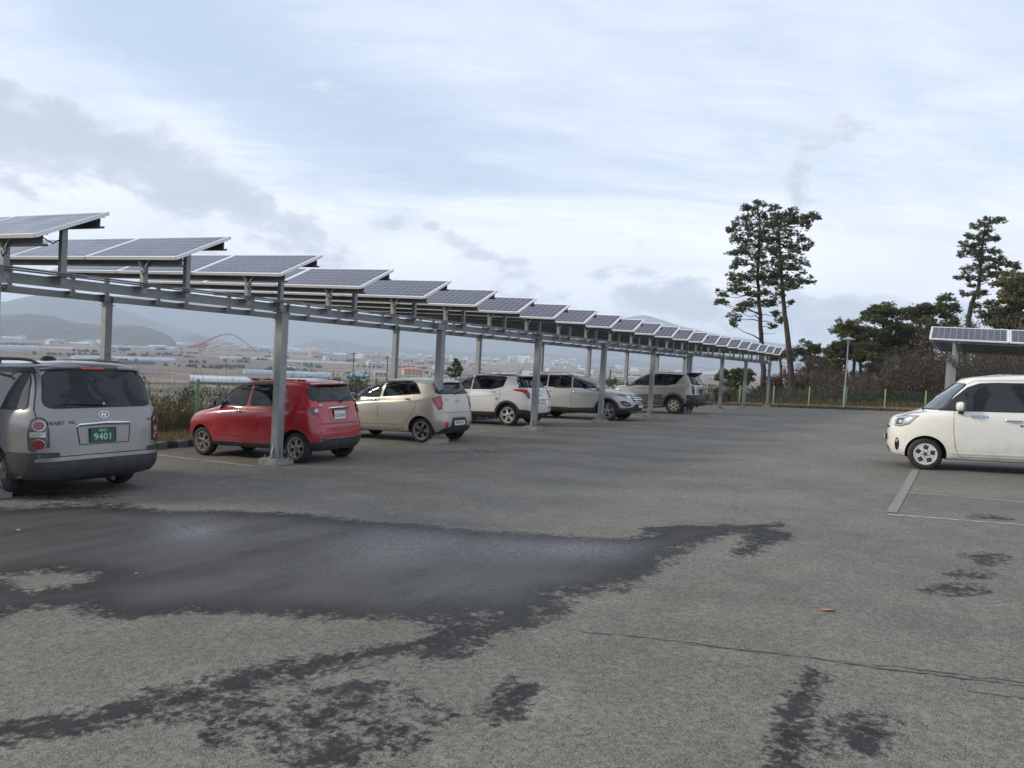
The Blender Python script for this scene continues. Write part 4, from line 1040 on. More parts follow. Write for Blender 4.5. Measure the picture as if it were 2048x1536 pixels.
c.panel('rear_bumper_lower', [(-.60, .23), (.60, .23), (.64, .40), (.50, .43), (-.50, .43), (-.64, .40)], M_CLAD, 'B', .014, r=.03); c.panel('bumper_corner', [(-.20, .22), (.16, .22), (.16, .36), (-.20, .40)], M_CLAD, 'BL', .010, r=.02, both=True)
c.strip('chrome_strip', [(-.44, .445), (.44, .445)], M_CHR, 'B', .014, .014)
c.strip('bumper_crease', [(-.68, .70), (.68, .70)], M_TRIM, 'B', .008); c.strip('bumper_edge', [(-.68, .665), (.68, .665)], P_RED, 'B', .05, .012)
c.strip('tailgate_gap', [(.60, 1.07), (.575, .90), (.50, .715), (-.50, .715), (-.575, .90), (-.60, 1.07)], M_TRIM, 'B', .009)
for v in ('BL', 'BR'):
    lp = c.panel('tail_lamp', [(-.075, .90), (-.02, .86), (.05, .90), (.075, 1.0), (.05, 1.10), (-.03, 1.13), (-.08, 1.06)], M_REDD, v, .016, r=.03)
    c.panel('red_lens', [(-.06, 1.0), (.06, 1.0), (.045, 1.09), (-.03, 1.11), (-.065, 1.06)], M_RED, v, .024, parent=lp, r=.02)
    c.panel('reversing_lens', [(-.03 + .036 * math.cos(a), .945 + .036 * math.sin(a)) for a in np.linspace(0, 2 * math.pi, 14)[:-1]], M_CLEAR, v, .028, parent=lp, g=.03)
for sg in (1, -1):
    fo = c.panel('bumper_lamp', [(sg * .55 + .038 * math.cos(a), .42 + .040 * math.sin(a) + .03) for a in np.linspace(0, 2 * math.pi, 14)[:-1]], M_CHR, 'B', .020, g=.03); c.panel('bumper_lens', [(sg * .55 + .026 * math.cos(a), .45 + .027 * math.sin(a)) for a in np.linspace(0, 2 * math.pi, 14)[:-1]], M_LAMPD, 'B', .026, parent=fo, g=.03)
p, n = c.surf(0, .985, 'B'); mb = MB(); mb.tube([p + Vector((.01, .30, -.01)), p + Vector((-.02, .26, .002)), p + Vector((-.03, 0, .008)), p + Vector((-.02, -.26, .002)), p + Vector((.01, -.30, -.01))], [.006, .022, .026, .022, .006], 8); mb.build('chrome_grip', M_CHR, c.root, smooth=50)
c.panel('plate_recess', [(-.26, .745), (.26, .745), (.30, .95), (-.30, .95)], P_RED, 'B', .005, r=.06)
p, n = c.surf(0, .855, 'B'); plate(c, p + Vector((-.014, 0, 0)), (-1, 0, .08), .335, .165, M_PLW, [('32고2457', .082, 0, -.012, .92)], M_INK)
p, n = c.surf(.48, 1.045, 'B'); mb = MB(); mb.box((0, 0, 0), (.11, .022, .004)); o = mb.build('badge', M_CHR, c.root); o.matrix_basis = face_frame(p + n * .002, (-1, 0, .1))
p, n = c.surf(-.50, 1.055, 'B'); oval_badge(c, p + n * .002, (-1, 0, .1), .018, .018, False)
c.wiper(-.10, 1.09, -.42, 1.17); c.handle(.28, .925, M_CHR, .13); c.handle(1.28, .885, M_CHR, .15)
c.mirror(1.92, 1.0, M_TRIM, (.10, .18, .15), drop=-.03)
for sg in (1, -1):
    mb = MB()
    for a, b in ((-.04, .12), (1.06, 1.22)): mb.bar((a, sg * .50, 1.475), (b, sg * .50, 1.483), .035, .035)
    mb.bar((.1, sg * .50, 1.488), (1.08, sg * .50, 1.486), .022, .016); mb.build('roof_rail', M_TRIM, c.root)
c.panel('headlamp', [(-.10, .70), (.10, .68), (.16, .84), (.05, .90), (-.08, .80)], M_CLEAR, 'FL', .008, r=.03, both=True)
p, n = c.surf(2.30, .76, 'L'); mb = MB(); mb.lathe([(.024, 0), (.018, .008), (0, .01)], axis='y', n=12); mb.build('side_repeater', M_AMB, c.root, loc=p)
mb = MB(); mb.box((1.1, 0, .26), (2.9, .95, .08)); mb.build('underside', M_WELL, c.root)

# ---- 3 small beige hatchback
x, y, rz = -10.75, 15.18, math.pi + R_(1.0); z0, pt = seat_z(x, y, rz, 2.385)
c = Car('hatchback', (x, y, z0), rz, 'small beige hatchback with dark alloy wheels parked between the red car and the white crossover', [
    (2.80, -.36, .60, 4, 6, .21), (2.97, -.46, .72, 3.4, 6, .235), (3.05, -.545, .775, 3.2, 6.5, .36), (3.08, -.565, .795, 3.0, 7, .50), (3.05, -.545, .7975, 3.0, 7, [(3, .62), (1.5, .64), (-.5, .66)]),
    (2.95, -.50, .785, 3, 7, [(3, .73), (2.3, .80), (.8, .86), (-.5, .90)]), (2.75, -.475, .770, 3, 7, [(2.8, .82), (2.2, .87), (.8, .925), (-.5, 1.0)]), (2.50, -.455, .745, 3, 7.5, [(2.45, .90), (2, .92), (.8, .975), (-.5, 1.06)]), (2.28, -.44, .718, 4.2, 8, [(2.3, .95), (1.2, 1.0), (.5, 1.05), (-.4, 1.10)]),
    (1.80, -.37, .66, 4.8, 8, 1.23), (1.36, -.27, .595, 4.8, 8, [(1.2, 1.355), (.6, 1.40), (-.3, 1.375)]), (1.20, -.23, .55, 3.8, 8, [(1.0, 1.42), (.5, 1.445), (-.2, 1.415)]), (.98, -.14, .36, 3, 4, [(.9, 1.465), (.4, 1.48), (0, 1.455)]), (.7, .0, .01, 2, 2, 1.485)],
    [3, 4, 4, 4, 4, 4, 4, 4, 6, 6, 3, 3, 2], P_BEIGE, 2.385, .29, pitch=pt, arch=.045)
c.wheels('twin5dark', .205, .175)
c.window('side_window', [(1.24, 1.03), (2.16, 1.0), (1.84, 1.13), (1.50, 1.25), (1.30, 1.33), (1.18, 1.365)], 'L', r=.02, fm=M_TRIMG)
c.window('side_window', [(.06, 1.135), (1.12, 1.045), (1.06, 1.395), (.36, 1.395), (.22, 1.34)], 'L', r=.03, fm=M_TRIMG)
c.strip('window_visor', [(1.75, 1.215), (1.55, 1.295), (1.14, 1.385), (.40, 1.405), (.24, 1.35), (.08, 1.15)], M_TRIM, 'L', .010, .006, both=True)
c.strip('window_visor', [(1.30, 1.36), (1.14, 1.38), (.54, 1.40)], M_TRIM, 'L', .030, .008, both=True)
c.window('rear_window', [(-.62, 1.135), (.62, 1.135), (.55, 1.37), (-.55, 1.37)], 'B', r=.05, both=False)
c.window('windscreen', [(-.60, 1.02), (.60, 1.02), (.50, 1.34), (-.50, 1.34)], 'F', r=.07, both=False)
c.strip('door_gap', [(2.05, .27), (2.14, .60), (2.10, .93)], M_TRIM, 'L', .008, both=True); c.strip('door_gap', [(1.20, .30), (1.22, 1.0), (1.14, 1.38)], M_TRIM, 'L', .008, both=True)
c.strip('door_gap', [(.52, .32), (.36, .50), (.22, .64), (.12, .85), (.22, 1.08)], M_TRIM, 'L', .008, both=True); c.strip('door_gap', [(.52, .30), (2.06, .28)], M_TRIM, 'L', .007, both=True)
c.strip('body_crease', [(2.3, .80), (1.2, .88), (.0, .96)], P_BEIGE, 'L', .02, .008, both=True); c.strip('body_crease', [(2.0, .40), (.55, .42)], P_BEIGE, 'L', .03, .010, both=True)
c.panel('fuel_flap', [(-.02, .78), (.12, .78), (.12, .90), (-.02, .90)], P_BEIGE, 'L', .003, r=.03)
for v in ('BL', 'BR'):
    lp = c.panel('tail_lamp', [(-.06, 1.10), (.14, 1.02), (.10, .92), (.0, .76), (-.08, .78), (-.10, .92)], M_REDD, v, .012, r=.02); c.panel('red_lens', [(-.05, 1.06), (.10, 1.0), (.06, .92), (-.01, .80), (-.06, .84)], M_RED, v, .020, parent=lp, r=.015)
    c.panel('bumper_reflector', [(-.24, .36), (-.17, .36), (-.17, .48), (-.24, .48)], M_RED, v, .012, r=.02)
c.strip('bumper_crease', [(-.68, .70), (.68, .70)], M_TRIM, 'B', .008); c.strip('tailgate_gap', [(.62, 1.10), (.60, .9), (.58, .70)], M_TRIM, 'B', .008); c.strip('tailgate_gap', [(-.62, 1.10), (-.60, .9), (-.58, .70)], M_TRIM, 'B', .008)
c.panel('rear_bumper_lower', [(-.62, .22), (.62, .22), (.58, .33), (.36, .38), (-.36, .38), (-.58, .33)], M_CLAD, 'B', .014, r=.03); c.panel('plate_recess', [(-.34, .36), (.34, .36), (.27, .58), (-.27, .58)], M_CLAD, 'B', .008, r=.05)
p, n = c.surf(0, .455, 'B'); plate(c, p + Vector((-.016, 0, 0)), (-1, 0, .05), .45, .11, M_PLW, [('48보8542', .085, 0, 0, 1.0)], M_INK)
p, n = c.surf(0, .955, 'B'); oval_badge(c, p + n * .002, (-1, 0, .1), .055, .03, False); p, n = c.surf(.40, .99, 'B'); mb = MB(); mb.box((0, 0, 0), (.16, .018, .003)); o = mb.build('badge', M_CHR, c.root); o.matrix_basis = face_frame(p + n * .002, (-1, 0, .1))
mb = MB(); vs, fs = [], []
for yy in np.linspace(-.54, .54, 15):
    e = (abs(yy) / .54) ** 4; p, n = c.surf(yy, 1.395 - .015 * e, 'B'); vs += [p + Vector((.10, 0, .03)), p + Vector((-.08 + .04 * e, 0, .004)), p + Vector((-.08 + .04 * e, 0, -.012)), p + Vector((.0, 0, -.03))]
for i in range(14):
    for k in range(3): a = 4 * i + k; fs.append((a, a + 1, a + 5, a + 4))
mb.add(vs, fs); mb.build('rear_spoiler', P_BEIGE, c.root, smooth=40)
c.wiper(0, 1.12, -.35, 1.17); c.handle(.36, .985, M_CHR, .16); c.handle(1.34, .935, M_CHR, .16); c.mirror(2.02, .985, P_BEIGE, (.10, .19, .13))
mb = MB(); mb.tube([(.35, 0, 1.475), (.18, 0, 1.56)], [.008, .004], 6); mb.build('aerial', M_TRIM, c.root); mb = MB(); mb.box((1.1, 0, .26), (3.0, 1.0, .08)); mb.build('underside', M_WELL, c.root)
c.panel('headlamp', [(-.14, .70), (.10, .66), (.22, .84), (.05, .86), (-.08, .78)], M_CLEAR, 'FL', .008, r=.03, both=True)

# ---- 4 white crossover
x, y, rz = -11.98, 21.25, math.pi + R_(.5); z0, pt = seat_z(x, y, rz, 2.6)
c = Car('crossover', (x, y, z0), rz, 'white crossover with red boomerang tail lamp and pale twin-spoke wheels, seen from behind', [
    (3.10, -.52, .66, 4, 5, .24), (3.30, -.66, .80, 3.8, 5, .27), (3.42, -.745, .875, 3.6, 7, .42), (3.45, -.755, .895, 3.4, 7, .60), (3.42, -.72, .8975, 3.4, 7, [(3.4, .72), (1.5, .74), (-.5, .76)]),
    (3.32, -.66, .885, 3.4, 7, [(3.4, .82), (2.3, .90), (.6, .94), (-.5, .98)]), (3.12, -.63, .870, 3.4, 7, [(3.1, .92), (2.2, .96), (.6, .99), (-.5, 1.03)]), (2.70, -.60, .845, 3.4, 7, [(2.7, 1.01), (2, 1.02), (.6, 1.035), (-.5, 1.09)]), (2.40, -.565, .815, 4.4, 7, [(2.4, 1.07), (1, 1.08), (-.4, 1.14)]),
    (1.98, -.45, .745, 5, 6, 1.31), (1.58, -.33, .685, 5, 6, [(1.6, 1.455), (.8, 1.49), (-.3, 1.46)]), (1.40, -.29, .64, 4, 5, [(1.4, 1.53), (.7, 1.56), (-.2, 1.53)]), (1.15, -.18, .42, 3, 4, [(1.2, 1.58), (.5, 1.60), (0, 1.57)]), (1.0, .0, .01, 2, 2, 1.605)],
    [3, 4, 4, 4, 4, 4, 4, 4, 6, 6, 3, 3, 2], P_WHITE, 2.6, .335, pitch=pt, arch=.055)
c.wheels('twin5', .232, .205, m=mat('alloy_bright', (.60, .60, .58), .32, .4))
c.window('side_window', [(1.36, 1.10), (2.20, 1.095), (1.80, 1.30), (1.52, 1.43), (1.34, 1.465)], 'L', r=.02, fm=M_TRIMG)
c.window('side_window', [(.20, 1.20), (.55, 1.115), (1.28, 1.10), (1.26, 1.485), (.20, 1.485), (.12, 1.46)], 'L', r=.02, fm=M_TRIMG)
c.window('rear_window', [(-.70, 1.19), (.70, 1.19), (.62, 1.44), (-.62, 1.44)], 'B', r=.04, both=False, frame=.03, fm=M_TRIMG)
c.panel('pillar_trim', [(-.06, 1.46), (.22, 1.17), (.14, 1.15), (-.16, 1.36)], M_TRIMG, 'BL', .007, r=.01, both=True)
c.window('windscreen', [(-.68, 1.12), (.68, 1.12), (.60, 1.44), (-.60, 1.44)], 'F', r=.07, both=False)
c.strip('roof_edge_trim', [(1.3, 1.515), (.4, 1.53), (-.30, 1.515)], M_TRIMG, 'L', .022, .006, both=True)
c.strip('door_gap', [(1.32, .32), (1.33, 1.08), (1.30, 1.49)], M_TRIM, 'L', .008, both=True); c.strip('door_gap', [(.46, .60), (.30, .76), (.22, .98), (.30, 1.12)], M_TRIM, 'L', .008, both=True); c.strip('door_gap', [(2.3, .32), (2.36, .8), (2.3, 1.06)], M_TRIM, 'L', .008, both=True)
c.panel('side_cladding', [(.42, .25), (2.16, .25), (2.18, .40), (.40, .42)], M_CLAD, 'L', .014, r=.02, both=True); c.lip(0, .385, .062, M_CLAD); c.lip(2.6, .385, .062, M_CLAD)
c.panel('rear_bumper_lower', [(-.76, .25), (.76, .25), (.76, .46), (.30, .40), (-.30, .40), (-.76, .46)], M_CLAD, 'B', .014, r=.03); c.panel('bumper_corner', [(-.22, .25), (.30, .25), (.26, .52), (.0, .50), (-.22, .46)], M_CLAD, 'BL', .012, r=.02, both=True)
c.strip('body_crease', [(1.3, .86), (.5, .93), (.1, 1.04), (-.2, 1.08)], P_WHITE, 'L', .03, .010, both=True)
for v in ('BL', 'BR'):
    lp = c.panel('tail_lamp', [(.36, 1.085), (.30, 1.115), (.06, 1.12), (-.06, 1.08), (-.12, .98), (-.12, .84), (-.05, .83), (.0, .93), (.10, 1.03)], M_RED, v, .016, r=.01, g=.04)
    c.panel('dark_lens', [(.05, 1.10), (-.04, 1.06), (-.10, .97), (-.10, .87), (-.06, .86), (-.03, .95), (.04, 1.04)], M_REDD, v, .024, parent=lp, r=.01); c.panel('clear_lens', [(-.115, 1.0), (-.19, 1.0), (-.19, .93), (-.12, .90)], M_CLEAR, v, .018, parent=lp, r=.01)
    c.panel('bumper_reflector', [(-.34, .50), (-.25, .53), (-.26, .58), (-.34, .58)], M_RED, v, .014, r=.01)
c.strip('tailgate_gap', [(-.60, .80), (.60, .80)], M_TRIM, 'B', .010); c.strip('tailgate_gap', [(-.62, 1.15), (-.60, .80), (-.52, .66), (.52, .66), (.60, .80), (.62, 1.15)], M_TRIM, 'B', .009)
p, n = c.surf(0, .735, 'B'); plate(c, p + Vector((-.012, 0, 0)), (-1, 0, .05), .45, .10, M_PLW, [], M_INK)
p, n = c.surf(0, 1.04, 'B'); oval_badge(c, p + n * .002, (-1, 0, .1), .055, .045, False); p, n = c.surf(0, .93, 'B'); mb = MB(); mb.box((0, 0, 0), (.26, .022, .003)); o = mb.build('badge', M_CHR, c.root); o.matrix_basis = face_frame(p + n * .002, (-1, 0, .1))
mb = MB(); vs, fs = [], []
for yy in np.linspace(-.62, .62, 15):
    e = (abs(yy) / .62) ** 4; p, n = c.surf(yy, 1.50 - .015 * e, 'B'); vs += [p + Vector((.12, 0, .04)), p + Vector((-.12 + .04 * e, 0, .01)), p + Vector((-.12 + .04 * e, 0, -.012)), p + Vector((.0, 0, -.03))]
for i in range(14):
    for k in range(3): a = 4 * i + k; fs.append((a, a + 1, a + 5, a + 4))
mb.add(vs, fs); mb.build('rear_spoiler', M_TRIMG, c.root, smooth=40)
mb = MB(); mb.box((.05, 0, 1.60), (.09, .05, .02)); mb.tube([(.05, 0, 1.60), (-.09, 0, 1.79)], [.010, .006], 6); mb.build('aerial', M_TRIM, c.root)
c.handle(.48, 1.02, P_WHITE); c.handle(1.46, .99, P_WHITE); c.mirror(2.2, 1.09, P_WHITE); c.wiper(0, 1.18, .4, 1.21); c.strip('roof_rail', [(1.2, 1.56), (-.1, 1.56)], M_CHR, 'L', .02, .03, both=True)
c.panel('fuel_flap', [(-.26, .86), (-.10, .86), (-.10, 1.0), (-.26, 1.0)], P_WHITE, 'L', .003, r=.04); mb = MB(); mb.box((1.2, 0, .28), (3.2, 1.1, .08)); mb.build('underside', M_WELL, c.root)
for xx, zz in ((1.38, .80), (.36, .82)):
    p, n = c.surf(xx, zz, 'L'); mb = MB(); mb.box((0, 0, 0), (.05, .02, .045)); mb.build('door_guard', M_TRIM, c.root, loc=p)

# ---- 5 champagne SUV with its nose to the lane
x, y, rz = -13.55, 26.05, 0 + R_(1.5); z0, pt = seat_z(x, y, rz, 2.7)
c = Car('sport_utility_car', (x, y, z0), rz, 'champagne beige sport utility car facing the lane, with slatted chrome grille', [
    (3.26, -.62, .68, 4, 5, .25), (3.48, -.76, .84, 3.4, 5, .28), (3.60, -.85, .915, 3.2, 5, .42), (3.635, -.875, .935, 3.0, 5, .58), (3.62, -.86, .94, 3.0, 5, [(3.6, .72), (2.6, .76), (-.5, .78)]),
    (3.545, -.80, .925, 3.0, 5.5, [(3.6, .83), (2.7, .93), (.6, .98), (-.5, 1.04)]), (3.36, -.77, .90, 3, 5.5, [(3.4, .94), (2.7, 1.01), (.6, 1.05), (-.5, 1.11)]), (2.85, -.73, .865, 3.2, 5.5, [(2.9, 1.06), (2, 1.08), (.6, 1.10), (-.5, 1.17)]), (2.45, -.70, .83, 3.4, 5.5, [(2.5, 1.12), (1, 1.14), (-.4, 1.22)]),
    (1.95, -.60, .775, 3.6, 5, 1.36), (1.45, -.48, .70, 3.8, 5, [(1.5, 1.52), (.7, 1.57), (-.5, 1.52)]), (1.30, -.43, .65, 3.8, 5, [(1.3, 1.60), (.6, 1.64), (-.4, 1.59)]), (1.05, -.3, .42, 3, 4, [(1.1, 1.65), (.5, 1.675), (-.2, 1.63)]), (.9, -.1, .01, 2, 2, 1.68)],
    [3, 4, 4, 4, 4, 4, 4, 4, 6, 6, 3, 3, 2], P_CHAMP, 2.7, .355, pitch=pt, arch=.055)
c.wheels('twin5', .235, .22, steer=R_(6))
c.window('windscreen', [(-.70, 1.14), (.70, 1.14), (.63, 1.51), (-.63, 1.51)], 'F', r=.07, both=False, m=mat('sky_lit_windscreen', (.06, .068, .075), .03, spec=.8))
c.window('side_window', [(1.42, 1.125), (2.48, 1.10), (2.0, 1.35), (1.62, 1.50), (1.36, 1.55)], 'L', r=.02); c.window('side_window', [(.42, 1.145), (1.33, 1.13), (1.28, 1.555), (.42, 1.56)], 'L', r=.02); c.window('side_window', [(-.42, 1.30), (.34, 1.16), (.34, 1.555), (-.1, 1.55)], 'L', r=.02)
c.strip('window_chrome', [(2.5, 1.09), (1.4, 1.105), (.38, 1.13), (-.42, 1.28)], M_CHR, 'L', .016, .010, both=True)
for L_ in ([(1.38, .34), (1.39, 1.1), (1.34, 1.56)], [(2.36, .34), (2.46, .8), (2.40, 1.08)], [(.45, .5), (.30, .8), (.38, 1.12)]): c.strip('door_gap', L_, M_TRIM, 'L', .009, both=True)
c.strip('body_crease', [(2.3, .90), (1.3, .95), (.3, 1.0)], P_CHAMP, 'L', .03, .010, both=True)
c.panel('side_cladding', [(.42, .26), (2.28, .26), (2.28, .46), (1.4, .42), (.42, .45)], M_CLAD, 'L', .016, r=.02, both=True); c.lip(0, .405, .06, M_CLAD); c.lip(2.7, .405, .06, M_CLAD)
gr = [(-.44, .66), (.44, .66), (.50, .80), (.46, .90), (-.46, .90), (-.50, .80)]
g_ = c.panel('grille', gr, M_TRIMG, 'F', .010, r=.03)
for zz, ww in ((.695, .42), (.755, .46), (.815, .46), (.875, .44)): c.strip('grille_slat', [(-ww, zz), (ww, zz)], M_CHR, 'F', .022, .020, parent=g_)
p, n = c.surf(0, .80, 'F'); oval_badge(c, p + Vector((.03, 0, 0)), (1, 0, .1), .085, .048)
for v in ('FL', 'FR'):
    # u grows towards the front centre line
    hl = c.panel('headlamp', [(-.46, .985), (-.20, .885), (.06, .79), (.22, .80), (.24, .86), (.02, .92), (-.22, .965)], M_CLEAR, v, .012, r=.01); c.panel('lamp_bezel', [(-.30, .93), (-.10, .865), (.0, .83), (.02, .87), (-.16, .925)], M_LAMPD, v, .018, parent=hl, r=.01); c.panel('lamp_projector', [(.10 + .04 * math.cos(a), .835 + .03 * math.sin(a)) for a in np.linspace(0, 6.28, 12)[:-1]], M_CHR, v, .020, parent=hl)
    fl = c.panel('fog_lamp_surround', [(-.20, .70), (-.05, .71), (.16, .61), (.17, .53), (-.02, .52), (-.15, .60)], M_TRIMG, v, .014, r=.03); c.panel('fog_lamp', [(-.10, .65), (.10, .60), (.12, .565), (-.03, .57)], M_CLEAR, v, .024, parent=fl, r=.015)
c.panel('front_bumper_lower', [(-.76, .25), (.76, .25), (.76, .44), (.45, .50), (.40, .60), (-.40, .60), (-.45, .50), (-.76, .44)], M_CLAD, 'F', .012, r=.03); c.panel('bumper_corner', [(-.40, .26), (.22, .26), (.22, .45), (-.30, .46)], M_CLAD, 'FL', .010, r=.02, both=True)
c.strip('skid_strip', [(-.5, .33), (.5, .33)], M_SILV, 'F', .035, .018); p, n = c.surf(0, .52, 'F'); pl = plate(c, p + Vector((.02, 0, 0)), (1, 0, .05), .46, .11, M_PLW, [], M_INK)
for k, xx in enumerate((-.16, -.10, -.03, .06, .12, .18)): q = MB(); q.box((0, 0, 0), (.024, .05, .001)); link('lettering', (lambda w_: (w_.materials.append(M_INK), w_)[1])(q.mesh()), pl, (xx, 0, .0072))
c.strip('bonnet_gap', [(-.62, .925), (0, .935), (.62, .925)], M_TRIM, 'F', .010); c.mirror(2.30, 1.10, P_CHAMP, (.12, .22, .16)); c.handle(.52, 1.0, P_CHAMP); c.handle(1.50, .98, M_CHR)
for sg in (1, -1): mb = MB(); mb.tube([(1.2, sg * .60, 1.62), (1.1, sg * .60, 1.665), (-.2, sg * .58, 1.66), (-.4, sg * .56, 1.61)], .018, 6); mb.build('roof_rail', M_SILV, c.root, smooth=50)
mb = MB(); mb.box((1.3, 0, .30), (3.6, 1.15, .08)); mb.build('underside', M_WELL, c.root)

# ---- 6 two-tone off-roader
x, y, rz = -10.88, 33.45, math.pi; z0, pt = seat_z(x, y, rz, 2.82)
c = Car('off_roader', (x, y, z0), rz, 'tall two-tone off-roader, sand above and grey below, last car of the row', [
    (3.30, -.70, .66, 4, 5, .32), (3.50, -.86, .84, 4, 5, .36), (3.60, -.97, .915, 3.8, 6, .48), (3.62, -.985, .93, 3.6, 6.5, .64), (3.60, -.93, .935, 3.6, 7, [(3.6, .84), (2.6, .86), (-.5, .88)]),
    (3.55, -.90, .925, 3.4, 7, [(3.6, .98), (2.7, 1.04), (.6, 1.08), (-.5, 1.12)]), (3.30, -.885, .90, 3.2, 7, [(3.4, 1.06), (2.7, 1.12), (.6, 1.15), (-.5, 1.19)]), (2.75, -.865, .87, 3.2, 7, [(2.9, 1.16), (2, 1.18), (.6, 1.20), (-.5, 1.25)]), (2.35, -.845, .84, 3.4, 7, [(2.5, 1.22), (1, 1.24), (-.4, 1.29)]),
    (1.90, -.77, .79, 3.6, 6, 1.48), (1.48, -.66, .72, 3.8, 6, [(1.5, 1.68), (.7, 1.72), (-.6, 1.68)]), (1.35, -.62, .68, 3.8, 6, [(1.3, 1.75), (.6, 1.78), (-.5, 1.74)]), (1.05, -.5, .42, 3, 4, [(1.1, 1.79), (.5, 1.81), (-.3, 1.775)]), (.9, -.2, .01, 2, 2, 1.815)],
    [3, 4, 4, 4, 4, 4, 4, 4, 6, 6, 3, 3, 2], P_SAND, 2.82, .385, pitch=pt, arch=.06)
P_TAUPE = paint('taupe_lower_paint', (.10, .095, .088), .2, rough=.45)
c.wheels('fat6', .225, .235, m=mat('alloy_cream', (.50, .47, .40), .35, .4))
c.window('side_window', [(1.32, 1.235), (2.30, 1.215), (2.0, 1.40), (1.66, 1.62), (1.28, 1.69)], 'L', r=.02, fm=M_TRIMG); c.window('side_window', [(.42, 1.25), (1.22, 1.24), (1.20, 1.70), (.45, 1.705)], 'L', r=.02, fm=M_TRIMG)
c.window('side_window', [(.02, 1.30), (.34, 1.26), (.37, 1.70), (-.34, 1.69), (-.30, 1.60)], 'L', r=.03, fm=M_TRIMG)
c.panel('window_band', [(2.40, 1.20), (.30, 1.225), (-.06, 1.29), (-.42, 1.70), (.7, 1.735), (1.4, 1.70), (1.75, 1.62)], M_TRIMG, 'L', .0015, r=.03, both=True)
c.window('windscreen', [(-.72, 1.24), (.72, 1.24), (.64, 1.66), (-.64, 1.66)], 'F', r=.07, both=False); c.window('rear_window', [(-.72, 1.28), (.72, 1.28), (.64, 1.66), (-.64, 1.66)], 'B', r=.06, both=False)
c.panel('rear_quarter_glass', [(-.16, 1.30), (.02, 1.28), (.04, 1.66), (-.10, 1.66)], M_GLASS, 'BL', .006, r=.04, both=True)
for L_ in ([(1.26, .45), (1.27, 1.2), (1.24, 1.70)], [(2.34, .45), (2.40, 1.0), (2.36, 1.2)], [(.56, .50), (.40, .80), (.38, 1.25)]): c.strip('door_gap', L_, M_TRIM, 'L', .009, both=True)
c.panel('side_cladding', [(.52, .36), (2.28, .36), (2.30, .80), (.46, .84)], P_TAUPE, 'L', .012, r=.02, both=True); c.panel('side_step', [(.50, .32), (2.25, .32), (2.25, .375), (.50, .375)], M_SILV, 'L', .05, r=.02, both=True, depth=.06)
c.lip(0, .455, .10, P_TAUPE, .022); c.lip(2.82, .455, .10, P_TAUPE, .022)
c.panel('rear_bumper', [(-.86, .38), (.86, .38), (.86, .84), (-.86, .84)], M_CLAD, 'B', .035, r=.05, depth=.05); c.panel('bumper_corner', [(-.24, .38), (.26, .38), (.26, .84), (-.24, .84)], M_CLAD, 'BL', .026, r=.03, both=True, depth=.04); c.strip('bumper_strip', [(-.20, .64), (.24, .64)], M_SILV, 'BL', .02, .03, both=True)
for v in ('BL', 'BR'):
    lp = c.panel('tail_lamp', [(-.07, .86), (.08, .86), (.09, 1.22), (-.02, 1.24), (-.07, 1.20)], M_REDD, v, .014, r=.02); c.panel('lamp_rim', grow([(-.07, .86), (.08, .86), (.09, 1.22), (-.02, 1.24), (-.07, 1.20)], .012), M_CHR, v, .008, parent=lp, r=.02)
mb = MB(); vs, fs = [], []
for yy in np.linspace(-.70, .70, 15):
    e = (abs(yy) / .70) ** 4; p, n = c.surf(yy * .95, 1.68, 'B'); vs += [p + Vector((.02, 0, .06)), p + Vector((-.20 + .05 * e, 0, .11)), p + Vector((-.21 + .05 * e, 0, .085)), p + Vector((-.02, 0, -.01))]
for i in range(14):
    for k in range(4): a = 4 * i + k; b = 4 * i + (k + 1) % 4; fs.append((a, b, b + 4, a + 4))
mb.add(vs, fs); mb.build('rear_spoiler', M_TRIM, c.root, smooth=40); c.wiper(.1, 1.27, .5, 1.34)
c.strip('tailgate_gap', [(-.74, 1.26), (-.76, .86)], M_TRIM, 'B', .01); c.strip('tailgate_gap', [(.74, 1.26), (.76, .86)], M_TRIM, 'B', .01); p, n = c.surf(0, 1.06, 'B'); mb = MB(); mb.bar(p + Vector((-.02, -.4, 0)), p + Vector((-.02, .4, 0)), .03, .04); mb.build('tailgate_grip', M_CHR, c.root)
p, n = c.surf(0, .95, 'B'); plate(c, p + Vector((-.014, 0, 0)), (-1, 0, .03), .335, .165, M_PLG, [], M_INKW)
c.handle(.58, 1.10, P_SAND, .2); c.handle(1.44, 1.08, P_SAND, .2); c.mirror(2.2, 1.22, P_SAND, (.12, .2, .17))
c.panel('fuel_flap', [(-.42, 1.0), (-.24, 1.0), (-.24, 1.12), (-.42, 1.12)], P_SAND, 'L', .003, r=.01); mb = MB(); mb.box((1.3, 0, .36), (3.6, 1.15, .10)); mb.build('underside', M_WELL, c.root)
for sg in (1, -1): mb = MB(); mb.tube([(1.3, sg * .62, 1.76), (1.2, sg * .62, 1.80), (-.4, sg * .60, 1.80), (-.58, sg * .58, 1.74)], .018, 6); mb.build('roof_rail', M_SILV, c.root, smooth=50)

